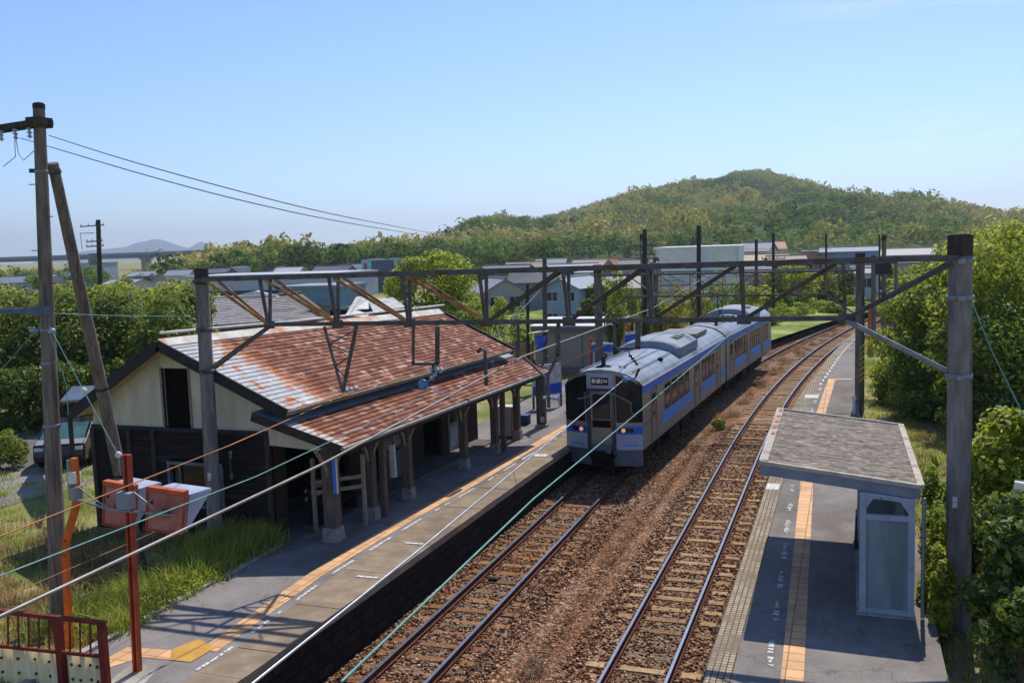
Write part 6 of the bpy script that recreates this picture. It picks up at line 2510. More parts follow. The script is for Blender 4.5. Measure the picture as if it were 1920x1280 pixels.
# nearer ones, between the round tree and the warehouse
r_, w_ = house('low house with pale grey hipped gable roof and dark balcony beside the round tree', 945, 88, 4.2, 5.5, .5, 2.75, 1.15, 38, '#b8b2a6', '#8d9096', 2, ridge='y')
m = MB(); m.box(-2.6, 2.4, -.9, -.02, .9, 1.0)
for i in range(12): m.box(-2.55 + i * .44, -2.50 + i * .44, -.9, -.85, 1.0, 1.6)
m.box(-2.6, 2.4, -.92, -.84, 1.6, 1.66)
obj('balcony', m, MAT['black'], r_, world=False)
house('pale blue two-storey house behind the thin grey-blue pole', 1050, 76, 3.3, 5, .4, 3.65, .75, -12, '#a5b1c0', '#8b94a0', 2, ridge='y', rows=2)
r_, w_ = house('house with an orange panelled wall and white balcony', 1098, 80, 2.6, 4.5, .4, 3.5, .6, 10, '#b3b2ab', '#a09a90', 1, rows=2)
m = MB(); m.box(.35, 1.28, -.06, .06, 1.6, 3.3)
obj('orange_panel', m, hm('#b9702f'), r_, world=False)
m = MB(); m.box(-1.9, .9, -.9, -.02, 1.45, 1.9)
obj('balcony', m, hm('#c8ccd2'), r_, world=False)
house('dark grey tiled roof house behind the pale blue one', 1000, 98, 5.5, 5, .4, 3.3, 1.2, 8, '#8d9094', '#4f555e', 2)
house('house with broad light grey roof left of the transformer pole', 1165, 84, 4.6, 5, .4, 3.2, .9, 4, '#9b9a94', '#9a9893', 2)
house('garden house with dark eaves right of the orange wall', 1135, 90, 2.6, 4, .4, 3.4, .7, -6, '#a9adb3', '#6c7076', 1, rows=2)
house('white roofed house by the brown chimney stack', 1075, 125, 6.5, 6, .3, 3.5, 1.0, 15, '#b6b7ba', '#a5a8ad', 3)
house('low blue-grey roofed house right of the round tree', 935, 132, 7.5, 6, .3, 3.4, 1.0, -5, '#8a8f96', '#6d7886', 3)
house('small house with a brown roof peeping over the gantry beam', 985, 150, 6, 6, .3, 3.3, 1.2, 20, '#a39a8d', '#8a7768', 2)
house('small house with pale pink roof below the hill foot', 1095, 160, 6, 6, .3, 3.2, 1.2, -10, '#aaa59c', '#b79a8c', 2)
# the warehouse
r_, w_ = house('big white windowless warehouse standing over the garden', 1306, 100, 8.6, 9, .3, 6.5, 0, 2, '#f6e9db', '#f3f1ec', 0, 'warehouse', 'warehouse', eave=.5, group=None)
m = MB()
for x in (.25, 4.25, -4.25): m.box(x - .07, x + .07, -.08, -.005, 0, 6.45)
m.box(-4.25, 4.25, -.05, -.006, 3.4, 3.55)
obj('wall_seam', m, hm('#d2d3d3'), w_, world=False)
m = MB(); m.box(.45, 1.3, -.03, .02, 0, 6.4)
obj('pale_panel', m, hm('#dde1e6'), w_, world=False)
m = MB()
for i in range(12): m.bar((-4.3 + i * .26, -.6, 2.0), (-4.3 + i * .26, -.6, 3.2), .04, .04)
m.bar((-4.35, -.6, 3.2), (-1.3, -.6, 3.2), .07, .07); m.bar((-4.35, -.6, 2.0), (-1.3, -.6, 2.0), .07, .07); m.box(-4.35, -1.3, -.65, 0, 1.88, 1.96)
obj('balcony_rail', m, MAT['galv'], r_, world=False)
# behind the station
r_, w_ = house('long low grey factory hall on the left behind the gantry pole', 478, 130, 30, 14, .3, 3.9, 0, 0, '#b9bbc0', '#b4b7bc', 0, 'factory', 'factory', eave=.3, group=None)
m = MB(); m.box(-15.05, 15.05, -.06, -.005, .2, 1.5)
obj('dark_base', m, hm('#3c4350'), w_, world=False)
r_, w_ = house('turquoise block with a red and blue sign', 708, 150, 6.3, 6, .3, 5.6, 0, 4, '#86bfca', '#8e98a0', 0, 'building', 'building', eave=.2, group=None)
m = MB(); m.box(-1.2, 3.15, -.03, .02, 0, 5.55)
obj('dark_facade', m, hm('#5b6472'), w_, world=False)
m = MB(); m.box(-2.4, -2.0, -.05, .02, 3.9, 5.2)
sg = obj('sign_red', m, hm('#c04a40'), w_, world=False)
m = MB(); m.box(-2.66, -2.41, -.05, .02, 3.9, 5.2)
obj('sign_blue_part', m, hm('#3b5fa5'), w_, world=False)
# ribbed roof shed just behind the ridge
b0 = [W(398, 610, 42), W(600, 596, 44), W(520, 556, 50), W(398, 560, 50)]
sh_ = thing('shed', 'shed with a ribbed pale grey roof close behind the station ridge', 'shed', (b0[0].x, 43, .8))
m = MB()
a, b, c, d = b0
for i in range(14):
    t0, t1 = i / 14, (i + .93) / 14
    m.hexa([a.lerp(d, t0) - up * .05, b.lerp(c, t0) - up * .05, b.lerp(c, t1) - up * .05, a.lerp(d, t1) - up * .05, a.lerp(d, t0) + up * .05, b.lerp(c, t0) + up * .05, b.lerp(c, t1), a.lerp(d, t1)])
obj('roof', m, M('ribbed_grey', '#b0aaa4', '#98918b', 3, .7, .1, .2, 8, c3='#87786c', s3=.9), sh_)
m = MB()
m.hexa([(a.x + .2, 42.4, .8), (b.x - .2, 44.2, .8), (c.x - .2, 49.6, .8), (d.x + .2, 49.6, .8), a - up * .1 + Vector((.2, .4, 0)), b - up * .1 + Vector((-.2, .2, 0)), c - up * .1, d - up * .1])
obj('wall', m, hm('#6d6660'), sh_)
m = MB(); m.bar(d + up * .08, c + up * .08, .25, .1); m.prism([W(430, 556, 50.5), W(520, 556, 50.5), W(480, 545, 50.5)], (0, .3, 0))
obj('ridge_cap', m, MAT['white_paint'], sh_)
r_, w_ = house('teal walled workshop with a tan lean-to roof', 575, 64, 5.2, 5, .5, 4.4, .0, 3, '#7d98a4', '#8f959b', 3, 'workshop', 'workshop', eave=.3, group=None)
m = MB(); m.slab([(-.9, -1.5, 2.5), (2.7, -1.5, 2.5), (2.7, -.02, 3.1), (-.9, -.02, 3.1)], .08)
obj('lean_to', m, hm('#9a8462', .8, 'r'), r_, world=False)
m = MB(); m.box(-.6, 2.5, -.06, -.01, .4, 2.4)
obj('pale_siding', m, hm('#b5a98a'), r_, world=False)
r_, w_ = house('old shed with a steep black gable frame before the teal workshop', 512, 56, 2.6, 3, .5, 3.3, .9, 0, '#a7adb2', '#4a4643', 0, 'shed', 'shed', 'y', group='sheds behind the station')
# buckled white roof sheets
rs = thing('ruined_shed', 'ruined shed with buckled white roof sheets behind the station', 'shed', (W(660, 590, 52).x, 52, .6))
m = MB()
for q in ([(600, 606), (690, 590), (700, 566), (655, 574)], [(648, 590), (720, 600), (700, 556), (668, 556)], [(700, 585), (760, 575), (735, 556), (690, 562)], [(610, 598), (650, 596), (660, 582), (628, 584)]):
    y0 = 50 + random.uniform(0, 2)
    P = [W(q[0][0], q[0][1], y0), W(q[1][0], q[1][1], y0 + .6), W(q[2][0], q[2][1], y0 + 4), W(q[3][0], q[3][1], y0 + 4)]
    m.slab(P, .06)
obj('roof_sheet', m, M('buckled_sheet', '#cfcfcb', '#b0aca6', 2.5, .6, .1, .3, 6, (1, 5, 1), c3='#7d7570', s3=1.4), rs)
m = MB()
x0 = W(640, 590, 52).x
m.box(x0 - 1, x0 + 3.4, 52.3, 55.5, .5, 4.0)
obj('wall', m, MAT['wood_dark'], rs)
# beige shed, fence, cabinets by the track
xa_, xb_ = W(1003, 660, 47).x, W(1152, 660, 47).x
sb = thing('shed', 'beige flat-roofed shed with white roof edge behind the train front', 'shed', ((xa_ + xb_) / 2, 47, .8), 'sheds behind the station')
m = MB(); m.box(xa_, xb_, 47, 50, .3, 3.42)
wl = obj('wall', m, hm('#a49a8b'), sb)
m = MB(); m.box(xa_, xb_, 46.97, 47, .3, 1.25); m.box(xa_ + 1.15, xa_ + 1.19, 46.97, 47, 1.25, 3.4); m.box(xa_ + 2.6, xa_ + 2.64, 46.97, 47, 1.25, 3.4)
obj('wall_base', m, hm('#807a76'), wl)
m = MB(); m.slab([(xa_ - .15, 46.7, 3.45), (xb_ + .1, 46.7, 3.45), (xb_ + .1, 50.2, 3.65), (xa_ - .15, 50.2, 3.65)], .05)
obj('roof', m, hm('#d5d6d8'), sb)
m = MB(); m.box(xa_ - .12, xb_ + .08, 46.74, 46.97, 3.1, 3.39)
obj('grey_fascia', m, hm('#77726c'), sb)  # strip below the roof edge, darker grey than the wall
fx0, fx1 = W(940, 660, 45).x, W(1000, 660, 45).x
fn = thing('board_fence', 'tan board fence between the station and the beige shed', 'fence', ((fx0 + fx1) / 2, 45, .8))
m = MB()
n = 12
for i in range(n): m.box(lerp(fx0, fx1, i / n) + .01, lerp(fx0, fx1, (i + 1) / n) - .01, 45, 45.03, .8, 2.75 + random.uniform(-.03, .03))
obj('boards', m, M('tan_boards', '#a08560', '#836a4a', 3, .85, 0, .3, 14, (6, 6, .8)), fn)
for x in (fx0, (fx0 + fx1) / 2, fx1):
    m = MB(); m.box(x - .05, x + .05, 44.94, 45.0, .8, 2.85)
    obj('fence_post', m, MAT['wood_post'], fn)


def cabinet(label, px0, px1, py0, pyb, y, red):
    a, b = W(px0, pyb, y), W(px1, pyb, y)
    t = W(px0, py0, y)
    root = thing('ticket_cabinet', label, 'cabinet', ((a.x + b.x) / 2, y, PZ))
    m = MB(); m.box(a.x, b.x, y, y + .5, min(a.z, PZ), t.z)
    obj('body', m, M('cabinet_white', '#c3c3c6', '#b0b0b5', 3, .6, 0, 0), root, bevel=.02)
    m = MB(); m.box(a.x - .03, b.x + .03, y - .03, y + .53, t.z - .38, t.z - .02)
    hb = obj('blue_header', m, MAT['blue'], root)
    m = MB(); m.tube([(a.x - .04, y - .05, t.z), ((a.x + b.x) / 2, y - .08, t.z + .08), (b.x + .04, y - .05, t.z + .02)], .05, 6)
    obj('white_top', m, MAT['white_paint'], hb)
    m = MB(); m.box(a.x + .12, b.x - .18, y - .02, y, t.z - 1.0, t.z - .45)
    obj('window', m, MAT['glass_window'], root)
    m = MB(); m.box(a.x - .12, a.x - .02, y - .02, y + .08, PZ, t.z + .3)
    obj('red_upright', m, M('cab_red', '#c9472c', '#b03c25', 3, .6, 0, 0), root)


cabinet('white cabinet with a blue header and red upright before the beige shed', 1112, 1146, 645, 700, 44, True)
a = W(1172, 622, 44); b = W(1198, 650, 44)
t = thing('sign_board', 'small white and blue board with a red top beside the transformer pole', 'sign', ((a.x + b.x) / 2, 44, .5))
m = MB(); m.box(a.x, b.x, 44, 44.06, b.z, a.z)
obj('board', m, MAT['white_paint'], t)
m = MB(); m.prism([(a.x, 43.985, b.z + .12), (b.x, 43.985, b.z + .02), (b.x, 43.985, a.z - .1), (a.x, 43.985, a.z - .16)], (0, .013, 0))
obj('blue_wave', m, MAT['blue'], t)
m = MB(); m.box(a.x + .1, a.x + .22, 44.0, 44.1, a.z, a.z + .4); m.box(a.x + .1, a.x + .18, 44.01, 44.09, .5, b.z); m.box(b.x - .18, b.x - .1, 44.01, 44.09, .5, b.z)
obj('upright', m, M('cab_red2', '#c9472c', '#b03c25', 3, .6, 0, 0), t)
# blue lamp case on the grey-blue pole
p = W(1013, 644, 41.7)
t = thing('lamp_case', 'bright blue lamp case with a cream hood fixed to the grey-blue pole', 'lamp', p)
m = MB(); m.lathe(p + up * -.35, [(.12, 0), (.22, .08), (.22, .25), (.1, .3), (.24, .38), (.3, .7), (.16, .74)], 14)
obj('case', m, MAT['blue'], t)
m = MB(); m.slab([p + Vector((-.5, -.3, .52)), p + Vector((.35, -.3, .62)), p + Vector((.35, .3, .62)), p + Vector((-.5, .3, .52))], .05)
obj('hood', m, hm('#d4c58f'), t)
m = MB(); m.bar(p + Vector((-.1, 0, -.1)), p + Vector((.32, .1, -.1)), .06, .06)
obj('bracket', m, MAT['galv'], t)
# station name board near the end of the platform
q = G(1040, 768, PZ)
t = thing('name_board', 'white station name board with a broad blue foot band beyond the canopy', 'sign', (q.x - .4, q.y + .4, PZ))
m = MB(); m.hexa([(q.x - .9, q.y - .1, 1.45), (q.x + .05, q.y + .9, 1.45), (q.x + .01, q.y + .94, 1.45), (q.x - .94, q.y - .06, 1.45), (q.x - .9, q.y - .1, 2.75), (q.x + .05, q.y + .9, 2.75), (q.x + .01, q.y + .94, 2.75), (q.x - .94, q.y - .06, 2.75)])
obj('board', m, MAT['white_paint'], t)
m = MB(); m.hexa([(q.x - .89, q.y - .115, 1.5), (q.x + .06, q.y + .885, 1.5), (q.x + .05, q.y + .9, 1.5), (q.x - .9, q.y - .1, 1.5), (q.x - .89, q.y - .115, 1.85), (q.x + .06, q.y + .885, 1.95), (q.x + .05, q.y + .9, 1.95), (q.x - .9, q.y - .1, 1.85)])
obj('blue_band', m, MAT['blue'], t)
for dx, dy in ((-.9, -.06), (0, .9)):
    m = MB(); m.box(q.x + dx - .04, q.x + dx + .04, q.y + dy, q.y + dy + .08, PZ, 2.8)
    obj('leg', m, MAT['steel_dark'], t)
# thick post at the canopy end
q = G(1016, 800, PZ)
t = thing('steel_post', 'thick dark steel post with two pale edges beyond the canopy end', 'post', (q.x, q.y, PZ))
m = MB(); m.box(q.x - .15, q.x + .15, q.y - .04, q.y + .04, PZ, 3.15); m.box(q.x - .17, q.x - .13, q.y - .1, q.y + .1, PZ, 3.15); m.box(q.x + .13, q.x + .17, q.y - .1, q.y + .1, PZ, 3.15)
obj('column', m, MAT['steel_dark'], t)
m = MB(); m.bar((q.x, q.y, 3.1), (q.x - .35, q.y, 3.6), .07, .07); m.bar((q.x, q.y, 3.1), (q.x + .3, q.y, 3.6), .07, .07)
obj('fork', m, MAT['steel_dark'], t)
m = MB(); m.box(q.x - .22, q.x + .22, q.y - .16, q.y + .16, PZ, PZ + .1); m.box(q.x + .0, q.x + .14, q.y - .14, q.y - .1, PZ + .2, PZ + .42)
obj('base', m, MAT['cement'], t)
# far left town and right-hand buildings
for (lab, px, y, w, dp, hw, hr, rz, wc, rc) in (
        ('white factory block beyond the left trees', 172, 210, 8, 6, 6.4, 0, 5, '#c4c6ca', '#b3b6ba'),
        ('grey roofed house by the viaduct pier', 262, 180, 7, 7, 3.2, .9, 10, '#a8a49d', '#8b929c'),
        ('long low grey roofed house behind the left trees', 215, 150, 8, 6, 2.4, .7, -6, '#b7b5b0', '#9da0a5'),
        ('blue-grey house at the far left edge', 20, 150, 8, 6, 3.2, 1.1, 12, '#9b9da2', '#7b8796'),
        ('pale house left of the tall pole', 62, 165, 8, 6, 3.2, 1.0, -8, '#bcb8b0', '#9a9da3'),
        ('long grey-blue hall below the hill on the right', 1592, 150, 8, 8, 4.9, .5, 0, '#7d8797', '#7f8896'),
        ('pink walled block left of the grey-blue hall', 1530, 152, 4.2, 6, 4.9, 0, 0, '#b98a84', '#a3938e'),
        ('brown roofed house under the gantry corner', 1480, 140, 5, 5, 3.6, 1.0, 15, '#9d8f80', '#8a7664'),
        ('pale roofed house right of the far posts', 1702, 150, 7, 6, 4.2, .8, -5, '#a8a49a', '#a5a39e'),
        ('flat tan building by the thicket', 1705, 130, 6, 6, 3.4, 0, 0, '#b09476', '#6f665e'),
        ('white fronted house low beside the far posts', 1625, 118, 2.6, 4, 2.9, .7, 8, '#c6c8cb', '#8e8f92'),
        ('dark tiled house left of the tall dark pole', 1400, 120, 5, 5, 3.0, 1.0, -12, '#8f949b', '#5e646c'),
        ('tan roofed house over the rear car', 1430, 150, 7, 6, 3.8, .9, 0, '#9a9488', '#a6906f'),
        ('small white house on the hill foot over the round tree', 805, 210, 6, 6, 5.0, 1.2, 10, '#bdbbb6', '#8f8d8a'),
        ('grey purple roof over the factory hall', 610, 170, 8, 7, 3.9, 1.7, 0, '#8e8791', '#6d6777'),
        ('white gable house over the factory hall', 535, 165, 5, 6, 4.0, 1.0, 15, '#c5c5c4', '#a9abad'),
        ('white slab building with a grid of windows over the factory', 440, 185, 3.0, 4, 6.6, 0, 0, '#c8cacd', '#bfc1c4'),
        ('dark low house left of the white slab building', 402, 175, 5, 5, 4.4, .8, 6, '#6f7680', '#5b626c'),
        ('cream house with a dark brown roof above the ribbed shed', 500, 190, 6, 6, 5.3, 1.3, -14, '#d0c8b6', '#63554b'),
        ('white house with a slate roof left of the turquoise block', 655, 185, 6, 6, 5.6, 1.2, 12, '#d2d2d0', '#6b7480'),
        ('low tan house between the round tree and the turquoise block', 752, 175, 6, 6, 4.8, 1.1, -9, '#c5b79c', '#8a8178'),
        ('pale green house under the hill foot', 1030, 185, 6, 6, 5.6, 1.3, 8, '#b5c0b2', '#7c8a86'),
        ('white house with a rust red roof right of the brown chimney', 1150, 165, 5.5, 6, 5.4, 1.3, -15, '#d0cdc8', '#8f5a48'),
        ('grey house left of the tall transformer pole', 1190, 150, 5, 6, 5.0, 1.2, 10, '#a9adb2', '#596069'),
        ('white gabled house right behind the warehouse', 1412, 165, 5, 6, 5.2, 1.3, -10, '#d6d5d2', '#777f89'),
        ('brick red roofed house beyond the river bend', 1448, 185, 5, 6, 5.2, 1.3, 14, '#c9c2b8', '#9a6353'),
        ('dark roofed house by the foot of the left ridge', 300, 200, 7, 6, 4.6, 1.3, -8, '#b9b6b0', '#4f5660'),
        ('white house with a blue tin roof among the far left trees', 110, 190, 6, 6, 4.4, 1.2, 6, '#d3d4d6', '#5f7fa8'),
        ('small cream house beside the viaduct pier', 330, 170, 5, 5, 4.0, 1.0, 18, '#d4ccba', '#8b8f95')):
    if px < 1250 and y > 140 and px not in (172,):
        hw = min(hw, 4.4 - hr)
    house(lab, px, y, w, dp, .3, hw, hr, rz, wc, rc, max(1, int(w / 1.9)), name='house', cat='building' if 'block' in lab or 'hall' in lab or 'building' in lab else 'house', group='distant town buildings')
# brown chimney stack
c = W(1120, 500, 112)
m = MB(); m.tube([(c.x, 112, .3), (c.x, 112, c.z)], .45, 12); m.tube([(c.x, 112, c.z - .9), (c.x, 112, c.z + .05)], .5, 12)
tag(obj('chimney_stack', m, hm('#6b4433')), 'short brown chimney stack sticking up above the gantry beam', 'chimney')

for i, (px, py, y, r, rz, mt, lab) in enumerate(((70, 520, 120, 3.0, 2.4, 'leaf_mid', 'town tree between the far left roofs'), (140, 530, 130, 2.6, 2.0, 'leaf_yellow', 'pale town tree left of the distant telegraph pole'), (235, 528, 140, 3.0, 2.4, 'leaf_mid', 'town tree by the viaduct pier'), (350, 526, 150, 3.0, 2.4, 'leaf_dark', 'dark town tree left of the square-topped gantry pole'), (560, 512, 190, 3.4, 3.0, 'leaf_mid', 'town tree between the white gable and the purple roof'), (680, 512, 195, 3.0, 3.0, 'leaf_yellow', 'pale town tree left of the turquoise block'), (905, 512, 120, 2.4, 2.2, 'leaf_dark', 'dark town tree just right of the round tree'), (965, 520, 112, 2.2, 2.2, 'leaf_mid', 'town tree between the grey roofs'), (1025, 508, 135, 2.6, 2.4, 'leaf_mid', 'town tree above the pale blue house'), (1060, 510, 108, 1.8, 1.8, 'leaf_dark', 'dark town tree behind the pale blue house'), (1145, 512, 128, 2.4, 2.2, 'leaf_yellow', 'pale town tree right of the chimney stack'), (1190, 525, 118, 2.0, 2.2, 'leaf_mid', 'town tree left of the transformer poles'), (1215, 500, 140, 2.6, 2.6, 'leaf_dark', 'dark town tree beside the warehouse'), (1420, 505, 135, 2.6, 2.6, 'leaf_mid', 'town tree right of the warehouse'), (1475, 500, 165, 3.2, 3.0, 'leaf_yellow', 'broad pale tree under the hill over the rear car'), (1500, 512, 125, 2.4, 2.4, 'leaf_dark', 'dark town tree before the pink block'), (1560, 505, 128, 2.2, 2.2, 'leaf_mid', 'town tree before the grey-blue hall'), (1660, 510, 120, 2.6, 2.6, 'leaf_mid', 'town tree right of the far concrete posts'), (1740, 500, 115, 2.8, 2.8, 'leaf_yellow', 'pale town tree under the gantry beam end'))):
    c = W(px, py + 9, y)
    tree('town_tree', lab, 'tree', (c.x, y, .3), max(c.z - .3, 1.2), (r * .68, r * .62, rz * .62), 1800, .36, MAT[mt], 400 + i, 'trees among the town houses', 12, .15, -.9, 0)

# ------------------------------------------------------------------ parked car
cx_ = W(177, 850, 25.2).x
cx_ = W(150, 850, 25.2).x
kc = thing('parked_car', 'dark car with a pale bonnet parked behind the tall utility pole', 'car', (cx_, 25.2, .815), None, R(118))
body = M('car_paint', '#1d2024', '#15171a', 2, .25, .3, 0)
m = MB()
prof = [(-2.1, .28), (2.05, .28), (2.1, .62), (1.95, .84), (1.15, .92), (.55, 1.36), (-.95, 1.40), (-1.7, .98), (-2.08, .86), (-2.14, .5)]
m.prism([(x, -.82, z) for x, z in prof], (0, 1.64, 0))
bd = obj('body', m, body, kc, world=False, bevel=.06)
m = MB()
m.prism([(1.08, -.832, .93), (.54, -.832, 1.31), (-.1, -.832, 1.34), (-.1, -.832, .93)], (0, 1.664, 0)); m.prism([(-.18, -.832, .93), (-.18, -.832, 1.34), (-.92, -.832, 1.34), (-1.55, -.832, .96)], (0, 1.664, 0))
obj('side_window', m, MAT['glass_dark'], bd, world=False)
m = MB(); m.slab([(-1.72, -.7, 1.0), (-.98, -.66, 1.41), (-.98, .66, 1.41), (-1.72, .7, 1.0)], .015)
obj('windscreen', m, M('screen_green', '#55757a', '#3c5a60', 2, .1, 0, 0), bd, world=False)
m = MB(); m.slab([(-2.08, -.74, .885), (-1.72, -.76, .99), (-1.72, .76, .99), (-2.08, .74, .885)], .02)
obj('bonnet', m, hm('#8f9194'), bd, world=False)
for x in (-1.35, 1.3):
    for s in (-1, 1):
        m = MB(); m.lathe((x, s * .70, .31), [(.12, 0), (.31, .01), (.32, .06), (.32, .14), (.28, .17), (.2, .175)], 18, (0, s, 0))
        wh = obj('wheel', m, MAT['rubber'], kc, world=False)
        m = MB(); m.lathe((x, s * .872, .31), [(.19, 0), (.17, .012), (.05, .02)], 14, (0, s, 0))
        obj('rim', m, MAT['galv'], wh, world=False)
for s in (-1, 1):
    m = MB(); m.box(-2.13, -2.06, s * .62 - .14, s * .62 + .14, .68, .8)
    obj('headlight', m, MAT['white_paint'], bd, world=False)

# ------------------------------------------------------------------ viaduct
vy = 560.0
va, vb = W(-260, 487, vy), W(420, 487, vy)
zt_, zb2 = W(150, 477, vy).z, W(150, 487, vy).z
vd = thing('viaduct', 'long low motorway viaduct crossing the valley on the left', 'bridge', ((va.x + vb.x) / 2, vy, .2))
m = MB(); m.box(va.x, vb.x, vy, vy + 10, zb2, lerp(zb2, zt_, .55))
obj('deck', m, hm('#5d626c'), vd)
m = MB(); m.box(va.x, vb.x, vy - .2, vy, lerp(zb2, zt_, .55), zt_)
obj('parapet', m, hm('#7d828c'), vd)
for px in (-60, 266):
    c = W(px, 500, vy)
    m = MB(); m.box(c.x - 2.2, c.x + 2.2, vy + 2, vy + 8, 0, zb2); m.box(c.x - 3.6, c.x + 3.6, vy + 1, vy + 9, zb2 - 1.2, zb2 - .02)
    obj('pier', m, hm('#8d8d8f'), vd)
for px in (80, 274):
    c = W(px, 465, vy)
    m = MB(); m.tube([(c.x, vy + .3, zt_ - .5), (c.x, vy + .3, c.z)], .16, 6)
    obj('lamp_post', m, hm('#7d828c'), vd)


# ------------------------------------------------------------------ hills and far mountains
def skydir(px, py):
    d = ray(px, py)
    h = math.hypot(d.x, d.y)
    return math.atan2(d.x, d.y), d.z / h


def interp(tab, x):
    if x <= tab[0][0]: return tab[0][1]
    for (a, fa), (b, fb) in zip(tab, tab[1:]):
        if x <= b: return lerp(fa, fb, (x - a) / (b - a))
    return tab[-1][1]


def vnoise(x, y):
    return (math.sin(x * 1.3 + 2.1 * math.sin(y * .7)) + math.sin(y * 1.7 + 1.3 * math.sin(x * .9 + 1)) + .5 * math.sin(x * 3.1 + y * 2.3)) / 2.5


MAIN = [(560, 492), (700, 478), (780, 462), (835, 442), (860, 424), (890, 409), (940, 406), (1000, 413), (1030, 406), (1080, 394), (1150, 371), (1210, 354), (1260, 347), (1300, 338), (1340, 339), (1380, 324), (1420, 321), (1460, 327), (1520, 342), (1580, 360), (1640, 370), (1700, 374), (1760, 378), (1820, 387), (1870, 397), (1920, 408), (2000, 420), (2100, 428), (2250, 436)]
LOW = [(-220, 506), (-60, 508), (0, 510), (60, 514), (120, 514), (150, 503), (195, 510), (226, 534), (246, 520), (285, 507), (340, 494), (385, 478), (430, 464), (480, 459), (540, 463), (600, 468), (640, 468), (690, 461), (740, 449), (780, 452), (830, 446), (880, 455), (960, 478), (1050, 490)]


